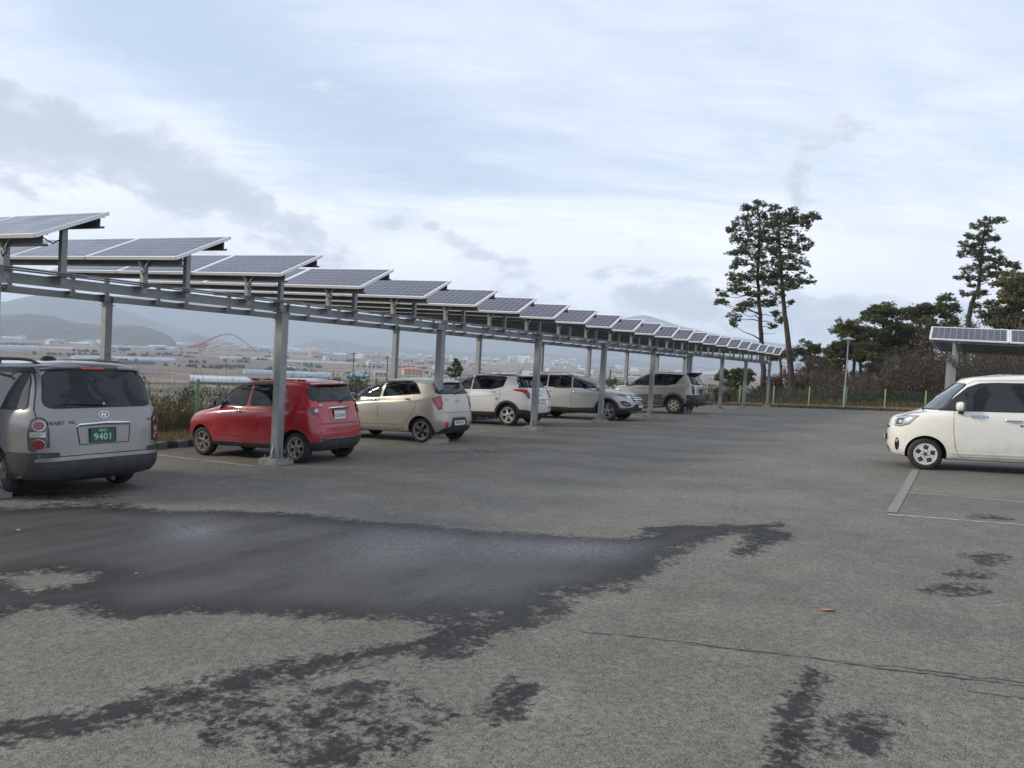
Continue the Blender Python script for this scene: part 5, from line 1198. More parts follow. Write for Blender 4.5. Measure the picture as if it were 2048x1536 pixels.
# ---- 7 white boxy city car on the right
hx = px_ground(1850, 940); RZ = math.pi + R_(7)
d_ = Vector((math.cos(RZ), math.sin(RZ), 0)); lf = Vector((-d_.y, d_.x, 0)); base = Vector((hx.x, hx.y, 0)) - d_ * 2.52 - lf * .72; z0, pt = seat_z(base.x, base.y, RZ, 2.52)
c = Car('city_car', (base.x, base.y, gz(base.x, base.y) + .0), RZ, 'white boxy city car with blue rental lettering on its door, parked on the right', [
    (2.88, -.36, .62, 4, 5, .20), (3.04, -.46, .74, 3.6, 5, .225), (3.12, -.52, .785, 3.4, 5.5, .36), (3.135, -.535, .7975, 3.2, 6, .54), (3.12, -.53, .7975, 3.2, 6.5, [(3, .68), (1.5, .70), (-.5, .72)]),
    (3.08, -.52, .795, 3.2, 7, [(3.1, .84), (2.6, .88), (1.6, .90), (-.5, .92)]), (3.00, -.515, .788, 3.2, 7, [(3.1, .92), (2.8, .97), (2.4, .985), (1.5, .98), (-.5, 1.0)]), (2.82, -.51, .780, 3.2, 7, [(2.9, .985), (2.4, 1.025), (1.5, 1.02), (-.5, 1.03)]), (2.56, -.505, .770, 3.6, 7, [(2.6, 1.075), (1.5, 1.06), (-.4, 1.07)]),
    (2.26, -.47, .735, 4.4, 7.5, 1.34), (1.96, -.42, .690, 5.5, 7.5, [(2.0, 1.575), (1.0, 1.60), (-.6, 1.60)]), (1.86, -.40, .66, 5, 7, [(1.9, 1.65), (.9, 1.685), (-.5, 1.69)]), (1.60, -.3, .42, 3, 4, [(1.6, 1.70), (.7, 1.725), (-.3, 1.72)]), (1.3, -.1, .01, 2, 2, 1.735)],
    [3, 4, 4, 4, 4, 4, 4, 4, 6, 6, 3, 3, 2], P_CREAM, 2.52, .288, pitch=pt, arch=.045)
c.wheels('cover5', .190, .165, m=mat('wheel_cover_silver', (.62, .62, .60), .35, .25))
c.panel('window_band', [(2.34, 1.075), (-.40, 1.085), (-.40, 1.585), (1.45, 1.59), (1.70, 1.575), (1.88, 1.50)], M_TRIMG, 'L', .003, r=.03, both=True)
c.window('side_window', [(1.03, 1.105), (1.80, 1.095), (1.80, 1.36), (1.72, 1.47), (1.60, 1.54), (1.40, 1.56), (1.03, 1.565)], 'L', r=.05, frame=0, off=.008); c.window('quarter_glass', [(1.88, 1.10), (2.22, 1.095), (1.88, 1.42)], 'L', r=.02, frame=0, off=.008); c.window('side_window', [(-.2, 1.11), (.95, 1.105), (.95, 1.565), (-.15, 1.565)], 'L', r=.05, frame=0, off=.008)
c.window('windscreen', [(-.62, 1.10), (.62, 1.10), (.585, 1.55), (-.585, 1.55)], 'F', r=.05, both=False, m=mat('sky_lit_windscreen2', (.10, .125, .14), .04, spec=.8)); c.window('rear_window', [(-.62, 1.08), (.62, 1.08), (.58, 1.52), (-.58, 1.52)], 'B', r=.06, both=False)
c.strip('roof_edge', [(1.95, 1.52), (1.75, 1.62), (.9, 1.635), (-.4, 1.64)], M_TRIM, 'L', .006, .002, both=True)
for L_ in ([(2.00, .27), (2.05, .40), (2.09, .70), (2.09, 1.0), (2.07, 1.07)], [(.99, .27), (1.0, 1.08)], [(1.0, .27), (2.0, .27)], [(.30, .3), (-.1, .62), (-.1, 1.05)]): c.strip('door_gap', L_, M_TRIM, 'L', .0075, both=True)
c.strip('body_crease', [(2.1, .33), (.4, .34)], P_CREAM, 'L', .02, .008, both=True)
c.strip('bonnet_gap', [(2.98, .93), (2.75, 1.0), (2.5, 1.05)], M_TRIM, 'L', .008, both=True)
for v in ('FL', 'FR'):
    hl = c.panel('headlamp', [(-.24, .965), (-.04, .955), (.13, .935), (.19, .87), (.16, .775), (.04, .765), (-.12, .82)], M_CLEAR, v, .010, r=.02); c.panel('lamp_bezel', [(-.02, .92), (.12, .90), (.14, .80), (.02, .80)], M_LAMPD, v, .016, parent=hl, r=.02); c.panel('lamp_reflector', [(.035 + .036 * math.cos(a), .845 + .032 * math.sin(a)) for a in np.linspace(0, 6.28, 14)[:-1]], M_CHR, v, .021, parent=hl)
    c.panel('lamp_rim', grow([(-.24, .965), (-.04, .955), (.13, .935), (.19, .87), (.16, .775), (.04, .765), (-.12, .82)], .010), M_LAMPD, v, .005, parent=hl, r=.02)
    fl = c.panel('fog_lamp_surround', [(.085 + .045 * math.cos(a), .44 + .115 * math.sin(a)) for a in np.linspace(0, 6.28, 16)[:-1]], M_TRIMG, v, .010, r=0); c.panel('fog_lamp', [(.08 + .028 * math.cos(a), .50 + .032 * math.sin(a)) for a in np.linspace(0, 6.28, 12)[:-1]], M_CLEAR, v, .018, parent=fl)
c.panel('grille', [(-.28, .72), (.28, .72), (.28, .76), (-.28, .76)], M_TRIMG, 'F', .008, r=.015); c.panel('lower_grille', [(-.26, .27), (.26, .27), (.30, .38), (-.30, .38)], M_TRIMG, 'F', .008, r=.03); p, n = c.surf(0, .55, 'F'); plate(c, p + Vector((.02, 0, 0)), (1, 0, 0), .46, .11, M_PLW, [], M_INK)
p, n = c.surf(1.69, .985, 'L'); o = link('door_lettering', text_mesh('SOCAR', .072, mat('pale_blue_vinyl', (.16, .22, .50), .5), space=1.12, xs=1.05), c.root); o.matrix_basis = face_frame(p + n * .008, (n.x * .3, n.y, n.z))
p, n = c.surf(1.07, .85, 'L'); mb = MB(); mb.prism([(-.026, .016), (.026, .016), (.022, -.008), (0, -.020), (-.022, -.008)], 0, .003, 'xy'); o = mb.build('door_sticker', mat('blue_sticker', (.05, .06, .30), .5), c.root); o.matrix_basis = face_frame(p + n * .004, n)
c.handle(1.19, .94, M_CHR, .26, hh=.034); c.handle(.12, .93, M_CHR, .24); c.mirror(1.96, 1.06, P_CREAM, (.15, .22, .19), drop=.02); c.wiper(0, 1.10, .4, 1.13)
p, n = c.surf(-.3, 1.02, 'F'); c.wiper(.35, 1.07, -.25, 1.10, 'F'); mb = MB(); mb.box((1.1, 0, .25), (3.1, 1.0, .08)); mb.build('underside', M_WELL, c.root)
c.panel('tail_lamp', [(-.06, .9), (.04, .9), (.04, 1.1), (-.06, 1.1)], M_RED, 'BL', .010, r=.02, both=True)
# ================================================================ KERBS, FENCES, LAMP, TERRAIN ROUND THE LOT
def kerb_left(T, b, oc, gp):
    y = T.sep(oc)[1]; f = T.math('FRACT', T.math('MULTIPLY', T.math('ADD', y, 10), 1 / .48)); n = T.noise(gp, 12, 5, .7)
    k = T.smooth(T.math('ADD', f, T.math('MULTIPLY', T.math('SUBTRACT', n, .5), .08)), .49, .51)
    c = T.mix(k, T.mix(n, (.02, .02, .02), (.05, .048, .045)), T.mix(n, (.10, .097, .088), (.17, .165, .15)))
    T.L.new(T.mix(T.smooth(n, .55, .75, 0, .7), c, (.10, .095, .085)), b.inputs['Base Color'])
M_KL = nmat('striped_kerb_paint', kerb_left, rough=.85)
M_KF = mottled('old_kerb_stone', (.030, .028, .026), (.085, .078, .068), 6, .9, .5, 50, world=True)
kb = MB(); kb.prism([(-.075, -.12), (.075, -.12), (.075, .115), (.055, .14), (-.075, .14)], -.478, .478, 'xz'); ME_K = kb.mesh('kerb_stone'); ME_K.materials.append(M_KL)
kb = MB(); kb.prism([(-.075, -.12), (.075, -.12), (.075, .13), (.06, .15), (-.075, .15)], -.478, .478, 'xz'); ME_K2 = kb.mesh('kerb_stone'); ME_K2.materials.append(M_KF)
kr = empty('kerb', (KX, 25, gz(KX, 25))); kr['kind'] = 'structure'
for i in range(52):
    yy = .7 + i * .965; o = link('kerb_stone', ME_K, kr); o.location = Vector((KX + random.uniform(-.012, .012), yy, gz(KX, yy))) - kr.location; o.rotation_euler = (random.uniform(-.01, .01), 0, random.uniform(-.012, .012))
kr = empty('kerb', (0, KY, gz(0, KY))); kr['kind'] = 'structure'
for i in range(31):
    xx = KX + .65 + i * .965; o = link('kerb_stone', ME_K2, kr); o.location = Vector((xx, KY + random.uniform(-.012, .012), gz(xx, KY))) - kr.location; o.rotation_euler = (0, random.uniform(-.01, .01), -math.pi / 2 + random.uniform(-.012, .012))

PLAIN = -33.0
def TER(x, y):
    """terrain outside the car park"""
    x = np.asarray(x, float); y = np.asarray(y, float)
    g = G(np.clip(x, KX, 26), np.clip(y, -12, KY))
    dl = np.maximum(KX - .3 - x, 0); df = np.maximum(y - KY - .3, 0); dr = np.maximum(x - 26, 0); db = np.maximum(-12 - y, 0)
    # to the left a grass verge, then a falling bank; ahead a bank that falls away on the left half and stays high on the right
    bank = np.where(dl > 1.7, (dl - 1.7) * .33, 0)
    hi = 1 / (1 + np.exp(-(x - (-2) - (y - KY) * .12) / 5))
    ahead = np.where(df > 2.0, (df - 2.0) * (.30 * (1 - hi) + .012 * hi), 0)
    ahead = np.where(df > 60, ahead + (df - 60) * .2, ahead)
    out = g + .10 * np.clip((dl + df) / .3, 0, 1) + (fbm(x * .35, y * .35, 4) - .5) * np.clip((dl + df) * .3, 0, 1) * .55
    out = out - np.maximum(bank, ahead) - np.maximum(dr - 30, 0) * .15 - db * .02
    return np.maximum(out, PLAIN + (fbm(x * .004 + 9, y * .004, 3) - .5) * 1.2)
def verge(T, b, oc, gp):
    n = T.noise(gp, 1.1, 6, .65); n2 = T.noise(gp, 9, 5, .7); n3 = T.noise(gp, 60, 3, .7)
    c = T.mix(T.smooth(n, .35, .65), (.17, .125, .065), (.075, .070, .035)); c = T.mix(T.smooth(n2, .4, .7, 0, .7), c, (.24, .185, .105)); c = T.mix(T.smooth(n3, .45, .7, 0, .6), c, (.045, .038, .022))
    T.L.new(c, b.inputs['Base Color']); T.L.new(T.bump(n3, .8, .03), b.inputs['Normal'])
M_VERGE = nmat('dry_grass_ground', verge, rough=.95)
def fields(T, b, oc, gp):
    # the plain: long paddies and plots, dun stubble and dark ploughed strips
    x, y, z = T.sep(gp); a = R_(24)
    u = T.math('ADD', T.math('MULTIPLY', x, math.cos(a)), T.math('MULTIPLY', y, math.sin(a))); v = T.math('SUBTRACT', T.math('MULTIPLY', y, math.cos(a)), T.math('MULTIPLY', x, math.sin(a)))
    wob = T.noise(gp, .0022, 3, .5); v = T.math('ADD', v, T.math('MULTIPLY', wob, 90))
    fu, fv = T.math('FLOOR', T.math('DIVIDE', u, 96)), T.math('FLOOR', T.math('DIVIDE', v, 21))
    r1 = T.n('ShaderNodeTexWhiteNoise', noise_dimensions='2D', i_Vector=T.comb(fu, fv, 0)).outputs['Value']; r2 = T.n('ShaderNodeTexWhiteNoise', noise_dimensions='2D', i_Vector=T.comb(T.math('FLOOR', T.math('DIVIDE', u, 380)), T.math('FLOOR', T.math('DIVIDE', v, 120)), 3)).outputs['Value']
    c = T.ramp(r1, [(0, (.240, .140, .072)), (.22, (.360, .235, .125)), (.45, (.150, .090, .050)), (.62, (.430, .290, .155)), (.8, (.080, .058, .036)), (1, (.290, .195, .105))], 'CONSTANT')
    c2 = T.ramp(r2, [(0, (.15, .11, .075)), (.4, (.24, .18, .115)), (.7, (.11, .085, .062)), (1, (.28, .21, .135))]); c = T.mix(.25, c, c2)
    n = T.noise(gp, .02, 6, .65); n2 = T.noise(T.comb(T.math('MULTIPLY', u, .3), v, 0), .09, 5, .7)
    c = T.mix(T.smooth(n, .42, .68, 0, .5), c, (.080, .068, .048)); c = T.mix(T.smooth(n2, .48, .62, 0, .75), c, (.055, .044, .032))
    ev = T.math('FRACT', T.math('DIVIDE', v, 21)); eu = T.math('FRACT', T.math('DIVIDE', u, 96)); e = T.math('MAXIMUM', T.math('LESS_THAN', ev, .09), T.math('LESS_THAN', eu, .02))
    c = T.mix(T.math('MULTIPLY', e, .75), c, (.045, .042, .030))
    far = T.noise(gp, .0009, 4, .6); c = T.mix(T.smooth(far, .5, .62, 0, .55), c, (.055, .052, .045))
    # near the hill the ground is rank grass
    nearm = T.smooth(T.vmath('LENGTH', gp), 90, 260, 1, 0); g2 = T.mix(T.smooth(T.noise(gp, .35, 6, .7), .35, .65), (.060, .052, .028), (.125, .105, .055))
    T.L.new(T.mix(nearm, c, g2), b.inputs['Base Color'])
M_FIELD = nmat('farmland', fields, rough=.95)
# near terrain ring, left and ahead of the car park, as one sheet with a hole where the tarmac lies
def terrain():
    xs = np.concatenate([-np.geomspace(12800, 40, 74), np.arange(-39, -16, 1.0), np.arange(-16, KX - .15, .25), [KX - .12], np.arange(KX + 1, 27, 1.5), np.geomspace(30, 5800, 36)])
    ys = np.concatenate([-np.geomspace(2900, 14, 24), np.arange(-12, KY - .1, 1.4), [KY + .12], np.arange(KY + .4, KY + 8, .4), np.geomspace(60, 12800, 96)])
    Xg, Yg = np.meshgrid(xs, ys); Zg = TER(Xg, Yg); nx, ny = len(xs), len(ys)
    V = np.stack([Xg.ravel(), Yg.ravel(), Zg.ravel()], 1); i = np.arange(nx - 1)[None, :] + nx * np.arange(ny - 1)[:, None]
    Fq = np.stack([i, i + 1, i + nx + 1, i + nx], -1).reshape(-1, 4); c = V[Fq].mean(1)
    inside = (c[:, 0] > KX - .1) & (c[:, 0] < 26) & (c[:, 1] > -12) & (c[:, 1] < KY + .1); Fq = Fq[~inside]; c = c[~inside]
    me = np_mesh('ground', V, Fq, M_FIELD); me.materials.append(M_VERGE)
    near = (np.hypot(c[:, 0] + 5, c[:, 1] - 25) < 70).astype(np.int32); me.polygons.foreach_set('material_index', near)
    o = link('ground', me); o['kind'] = 'structure'
terrain()
def tz(x, y): return float(TER(x, y))

# fences: green posts and welded wire panels
M_GREEN = mottled('green_fence_paint', (.16, .30, .10), (.21, .37, .14), 5, .5)
M_WIRE = mat('green_wire', (.05, .13, .065), .5)
def wire_panel(w_, h_):
    mb = MB(); n = int(w_ / .05)
    for i in range(n + 1): mb.box((w_ * i / n, 0, h_ / 2), (.0045, .0045, h_))
    for z in np.linspace(.02, h_ - .02, 7): mb.box((w_ / 2, .005, z), (w_, .006, .006))
    me = mb.mesh('wire_panel'); me.materials.append(M_WIRE); return me
def fence(name, label, pts, h, post_h=None):
    root = empty(name, pts[0], 0, label, 'fence'); base = Vector(pts[0]); PM = MB(); PM.lathe([(.044, -.3), (.044, h), (.04, h + .02), (0, h + .025)], n=12); pm = PM.mesh('post', 50); pm.materials.append(M_GREEN); W = {}
    for i, p in enumerate(pts):
        o = link('post', pm, root, Vector(p) - base)
        if i:
            q = Vector(pts[i - 1]); d = Vector(p) - q; L_ = math.hypot(d.x, d.y); k = round(L_, 2)
            if k not in W: W[k] = wire_panel(k, h - .12)
            o = link('wire_panel', W[k], root, q - base + Vector((0, 0, .06))); o['kind'] = 'stuff'
            M = Matrix.Rotation(math.atan2(d.y, d.x), 4, 'Z') @ Matrix(((1, 0, 0, 0), (0, 1, 0, 0), (d.z / L_, 0, 1, 0), (0, 0, 0, 1))); M.translation = q - base + Vector((0, 0, .06)); o.matrix_basis = M
    return root
FX = -15.75; FY = KY + .85
ly = [1.55 + 2.15 * i for i in range(24)]
fence('mesh_fence', 'green wire mesh fence along the left edge behind the parked cars', [(FX, y, tz(FX, y)) for y in ly if y < FY] + [(FX, FY, tz(FX, FY))], 1.22)
fx = [FX + .62 + 2.16 * i for i in range(20)]
fence('mesh_fence', 'green wire mesh fence across the far end of the car park before the pines', [(x, FY, tz(x, FY) + (-.0 if x < -6 else -.03 * min(x + 6, 9))) for x in fx], 1.20)
# straw-coloured mound behind the far kerb and dead leaves along it
M_STRAW = mottled('straw', (.26, .17, .075), (.40, .28, .14), 8, .95, world=True); M_STRAWD = mottled('dead_grass', (.12, .085, .045), (.22, .16, .09), 8, .95, world=True)
def blades(name, area, n, h0, h1, m, seed, wdt=.008, lean=.6, label=None):
    rs = np.random.RandomState(seed); P = area(rs, n); n = len(P); H = rs.uniform(h0, h1, n); A = rs.uniform(0, 6.283, n); L_ = rs.uniform(.1, lean, n) * H
    dx, dy = np.cos(A), np.sin(A); z = np.array([TER(P[:, 0], P[:, 1])]).ravel(); B = np.stack([P[:, 0], P[:, 1], z - .02], 1)
    s = np.stack([-dy, dx, np.zeros(n)], 1) * wdt; mid = B + np.stack([dx * L_ * .35, dy * L_ * .35, H * .6], 1); top = B + np.stack([dx * L_, dy * L_, H], 1)
    V = np.stack([B - s, B + s, mid + s * .8, mid - s * .8, top], 1).reshape(-1, 3); k = 5 * np.arange(n)[:, None]
    F = np.concatenate([np.stack([k[:, 0], k[:, 0] + 1, k[:, 0] + 2], 1), np.stack([k[:, 0], k[:, 0] + 2, k[:, 0] + 3], 1), np.stack([k[:, 0] + 3, k[:, 0] + 2, k[:, 0] + 4], 1)])
    o = link(name, np_mesh(name, V, F, m, False)); o['kind'] = 'stuff'
    return o
blades('dry_grass', lambda rs, n: np.stack([rs.uniform(KX - 1.4, KX - .12, n), 1 + 50 * rs.rand(n) ** 1.1], 1), 26000, .05, .20, M_STRAW, 1, .006)
blades('dry_grass', lambda rs, n: np.stack([rs.uniform(KX, 14, n), rs.uniform(KY + .12, KY + 1.2, n)], 1), 16000, .05, .20, M_STRAW, 2, .009)
blades('rank_grass', lambda rs, n: np.stack([FX - .1 - np.abs(rs.normal(0, 2.2, n)), rs.uniform(2, 52, n)], 1), 42000, .25, .95, M_STRAWD, 3, .007, .5)
blades('rank_grass', lambda rs, n: np.stack([rs.uniform(-24, 14, n), FY + .1 + np.abs(rs.normal(0, 2.5, n))], 1), 16000, .2, .6, M_STRAWD, 4, .010, .5)

# street lamp with a conical hat
p0 = at(1688, 808, y=FY - .15); lx, lz = p0.x, tz(p0.x, FY - .15)
lr = empty('street_lamp', (lx, FY - .15, lz), 0, 'slim grey lamp post with a flat conical hat at the far fence before the trees', 'lamp')
H_ = 4.25
mb = MB(); mb.lathe([(.075, 0), (.075, 1.25), (.085, 1.25), (.085, 1.30), (.045, 1.32), (.036, H_ - .35)], n=14); mb.build('pole', M_GALV, lr, smooth=40)
mb = MB(); mb.box((0, 0, .02), (.34, .34, .06)); mb.build('base_plate', M_CONC, lr)
mb = MB(); mb.lathe([(.0, H_ + .10), (.02, H_ + .09), (.10, H_ + .05), (.40, H_ - .08), (.40, H_ - .10), (.10, H_ - .05), (0, H_ - .05)], n=20); mb.build('lamp_hat', M_ALU, lr, smooth=40)
mb = MB(); mb.lathe([(.05, H_ - .36), (.09, H_ - .22), (.10, H_ - .06), (0, H_ - .05)], n=14); mb.build('lamp_glass', M_CLEAR, lr, smooth=40)
mb = MB(); mb.tube([(0, 0, H_ + .08), (0, 0, H_ + .32)], [.012, .004], 6); mb.build('finial', M_ALU, lr)

# scattered leaves on the tarmac
M_LEAF = mottled('fallen_leaf_brown', (.30, .13, .07), (.42, .22, .12), 20, .8); 
mb = MB(); mb.add([(-.05, 0, .004), (-.02, .024, .012), (.03, .020, .008), (.055, 0, .006), (.02, -.024, .014), (-.025, -.02, .008)], [(0, 1, 4, 5), (1, 2, 3, 4)]); ME_L = mb.mesh('leaf'); ME_L.materials.append(M_LEAF)
for k, (px, py, sc_, lab) in enumerate([(1655, 1222, 1.0, 'single brown leaf lying alone on the dry tarmac before the white boxy car'), (36, 1062, .9, 'small pale leaf on the dark wet tarmac near the silver people carrier'),
                         (274, 1148, .5, 'tiny pale leaf scrap in the middle of the wet tarmac')]):
    p = px_ground(px, py); o = link('fallen_leaf', ME_L, None, (p.x, p.y, gz(p.x, p.y) + .004)); o.rotation_euler = (0, 0, .7 + k * 2.1); o.scale = (sc_,) * 3; tag(o, lab, 'leaf')
# ================================================================ TREES AND SHRUBS
def bark(T, b, oc, gp):
    n = T.noise(T.vmath('MULTIPLY', oc, (6, 6, 1.6)), 2.0, 6, .7); z = T.sep(oc)[2]
    c = T.mix(T.smooth(n, .35, .65), (.022, .018, .015), (.085, .065, .050)); T.L.new(c, b.inputs['Base Color']); T.L.new(T.bump(n, .8, .04), b.inputs['Normal'])
M_BARK = nmat('pine_bark', bark, rough=.95); M_TWIG = mottled('bare_twig', (.060, .045, .038), (.12, .095, .080), 3, .9)
def needle(name, a, c_):
    def f(T, b, oc, gp):
        n = T.noise(gp, .9, 5, .65); n2 = T.noise(gp, 7, 3, .6)
        T.L.new(T.mix(T.smooth(n2, .4, .65, 0, .6), T.mix(T.smooth(n, .35, .65), a, c_), tuple(q * 1.6 for q in c_)), b.inputs['Base Color'])
        b.inputs['Subsurface Weight'].default_value = 0
    return nmat(name, f, rough=.65, spec=.3)
M_NEED = needle('pine_needles', (.040, .050, .020), (.088, .098, .038)); M_NEEDY = needle('yellowish_pine_needles', (.060, .062, .024), (.125, .12, .048))
M_LFB = needle('dry_brown_leaves', (.034, .025, .018), (.078, .055, .038)); M_LFR = needle('reddish_dry_leaves', (.075, .038, .027), (.14, .075, .052)); M_LFG = needle('dull_green_leaves', (.035, .048, .018), (.085, .10, .035)); M_LFY = needle('yellow_autumn_leaves', (.16, .12, .035), (.30, .22, .07))
RS = np.random.RandomState(42)
def tufts(C, R, m, name, parent, k=7, ln=.17, wd=.028, up=.35):
    """needle tufts: C (n,3) centres; each a burst of k narrow blades"""
    n = len(C); N_ = n * k; Cc = np.repeat(C, k, 0); d = RS.normal(size=(N_, 3)); d[:, 2] = np.abs(d[:, 2]) * 1.0 + up; d /= np.linalg.norm(d, axis=1)[:, None]
    s = np.cross(d, RS.normal(size=(N_, 3))); s /= np.linalg.norm(s, axis=1)[:, None] + 1e-9; L_ = ln * RS.uniform(.65, 1.3, N_)[:, None]; w_ = wd * RS.uniform(.7, 1.3, N_)[:, None]
    V = np.stack([Cc - s * w_ * .5, Cc + s * w_ * .5, Cc + d * L_ * .6 + s * w_, Cc + d * L_, Cc + d * L_ * .6 - s * w_], 1).reshape(-1, 3); F = np.arange(N_)[:, None] * 5 + np.array([[0, 1, 2, 4]]); F2 = np.arange(N_)[:, None] * 5 + np.array([[4, 2, 3]])
    me = bpy.data.meshes.new(name); me.vertices.add(len(V)); me.vertices.foreach_set('co', V.astype(np.float32).ravel()); lo = np.concatenate([F.ravel(), F2.ravel()]); me.loops.add(len(lo)); me.loops.foreach_set('vertex_index', lo.astype(np.int32))
    st = np.concatenate([np.arange(N_) * 4, N_ * 4 + np.arange(N_) * 3]); me.polygons.add(2 * N_); me.polygons.foreach_set('loop_start', st.astype(np.int32)); me.update(calc_edges=True); me.materials.append(m)
    return link(name, me, parent)
def pad_points(c, r, n):
    """points filling a flattened, lumpy cushion with a flat underside"""
    th = RS.uniform(0, 6.283, n); q = np.sqrt(RS.uniform(.02, 1, n)); lob = 1 + .28 * np.sin(th * 3 + RS.rand() * 6) + .18 * np.sin(th * 5 + RS.rand() * 6); x, y = np.cos(th) * q * lob * r[0], np.sin(th) * q * lob * r[1]
    z = (1 - q ** 2) * r[2] * RS.uniform(-.15, 1, n) - .10 * r[2] + RS.normal(0, .06, n); return np.stack([x, y, z], 1) + np.array(c)
def pine(label, D, trunk, pads, r0, px_r=17, dens=1.0, m=None, group=None, depth=1.0, name='pine_tree', ln=.17, k=9, seed=0, wd=.019, ry_=.8):
    """trunk and crown cushions placed in space from where they stand; cushions get their own spread in depth"""
    RS.seed(seed); sc_ = D / F_PX; b = at(trunk[0][0], trunk[0][1], d=D); gzv = tz(b.x, b.y); b.z = min(b.z, gzv); base = Vector((b.x, b.y, gzv - .05)); root = empty(name, base, 0, label, 'tree', group)
    tp = [b] + [at(x, y, d=D + (RS.rand() - .5) * .5) for x, y in trunk[1:]]; sm, rd = [], []; n = len(tp)
    for i in range(n - 1):
        for j in range(4): t = (i + j / 4) / (n - 1); q = tp[i].lerp(tp[i + 1], j / 4) + Vector(RS.normal(0, .02, 3)); sm.append(q - base); rd.append(r0 * (1 - .80 * t) + .02)
    sm.append(tp[-1] - base); rd.append(.03); mb = MB(); mb.tube(sm, rd, 9)
    C = []; lb = MB()
    for it in pads:
        x, y = it[:2]; r = (it[2] if len(it) > 2 else px_r) * sc_ * RS.uniform(.85, 1.15); c = at(x, y, d=D + RS.uniform(-1, 1) * depth) - base
        # limb from the trunk to the cushion
        hd = min(math.hypot(c.x - q.x, c.y - q.y) for q in sm); want = c.z - .05 - RS.uniform(-.05, .38) * hd; s = min(sm, key=lambda q: abs(q.z - want)); L_ = (c - s).length; q1 = s.lerp(c, .3) + Vector((RS.normal(0, .10), RS.normal(0, .10), RS.uniform(-.02, .10) * L_)); mid = s.lerp(c, .65) + Vector((RS.normal(0, .14), RS.normal(0, .14), -RS.uniform(.0, .10) * L_))
        lb.tube([s, q1, mid, c + Vector((0, 0, -.05))], [.018 + .012 * L_, .016 + .008 * L_, .012 + .004 * L_, .010], 5)
        for t in range(5): e = c + Vector((RS.uniform(-1, 1) * r * .9, RS.uniform(-1, 1) * r * .9, RS.uniform(0, .3) * r)); lb.tube([mid.lerp(c, .5 + .1 * t), e], [.013, .006], 3, False)
        nn = int(dens * 52 * (r / .45) ** 2 * .5) + 18; C.append(pad_points(c, (r * 1.0, r * .95, r * RS.uniform(.5, .95)), int(nn * .85)))
        for _ in range(2): c2 = c + Vector((RS.uniform(-1, 1) * r, RS.uniform(-1, 1) * r, RS.uniform(-.7, .8) * r)); C.append(pad_points(c2, (r * .5, r * .5, r * .45), nn // 3)); lb.tube([c, c2], [.012, .006], 3, False)
    # a few dead stubs on the trunk
    for t in range(8): q = sm[int(len(sm) * RS.uniform(.15, .6))]; lb.tube([q, q + Vector((RS.normal(0, .35), RS.normal(0, .3), RS.uniform(-.1, .2)))], [.022, .006], 4, False)
    tk = mb.build('trunk', M_BARK, root, smooth=60); lb.build('limbs', M_BARK, root)['kind'] = 'stuff'; tufts(np.concatenate(C), 0, m or M_NEED, 'crown', root, k, ln, wd); return root
DA = 57.0
pine('taller of the two lone pines, with the straight dark trunk and high tiered crown', DA, [(1530, 812), (1527, 740), (1523, 680), (1520, 630), (1515, 560), (1518, 490), (1520, 425)],
     [(1525, 412, 16), (1500, 420, 14), (1548, 420, 14), (1488, 437, 13), (1515, 432, 18), (1470, 462, 14), (1456, 461, 9), (1495, 452, 18), (1530, 450, 20), (1510, 470, 20), (1480, 485, 15), (1500, 495, 20), (1530, 480, 20), (1466, 508, 14), (1488, 508, 18), (1515, 515, 20), (1540, 500, 16), (1485, 530, 18), (1520, 535, 20), (1468, 552, 14), (1495, 555, 20), (1520, 556, 20), (1480, 580, 15), (1463, 583, 12), (1447, 592, 11), (1437, 604, 9), (1450, 607, 9), (1475, 570, 14), (1540, 570, 14), (1505, 590, 12), (1530, 588, 14), (1500, 612, 14), (1480, 622, 13), (1468, 632, 12), (1464, 648, 8), (1490, 610, 11), (1545, 606, 12), (1552, 628, 10), (1558, 642, 9), (1548, 655, 8), (1538, 612, 10), (1518, 606, 10)], .20, seed=1, depth=1.6, dens=1.15)
pine('thicker of the two lone pines, leaning right with a wide flat top', 55.0, [(1585, 815), (1582, 740), (1577, 690), (1570, 630), (1564, 570), (1560, 510), (1556, 455)],
     [(1560, 432, 14), (1585, 428, 15), (1605, 436, 14), (1622, 434, 13), (1635, 438, 8), (1575, 445, 18), (1598, 447, 16), (1550, 450, 18), (1612, 452, 12), (1560, 468, 18), (1588, 470, 16), (1605, 482, 14), (1612, 496, 9), (1572, 492, 18), (1594, 502, 14), (1548, 505, 14), (1580, 515, 18), (1560, 520, 16), (1598, 525, 13), (1572, 535, 16), (1592, 540, 13), (1548, 545, 18), (1530, 552, 14), (1562, 558, 18), (1585, 562, 16), (1604, 566, 13), (1622, 566, 10), (1590, 575, 12), (1575, 572, 14), (1545, 565, 15), (1540, 480, 14), (1580, 608, 5), (1558, 590, 7)], .23, seed=2, depth=1.6, dens=1.15)
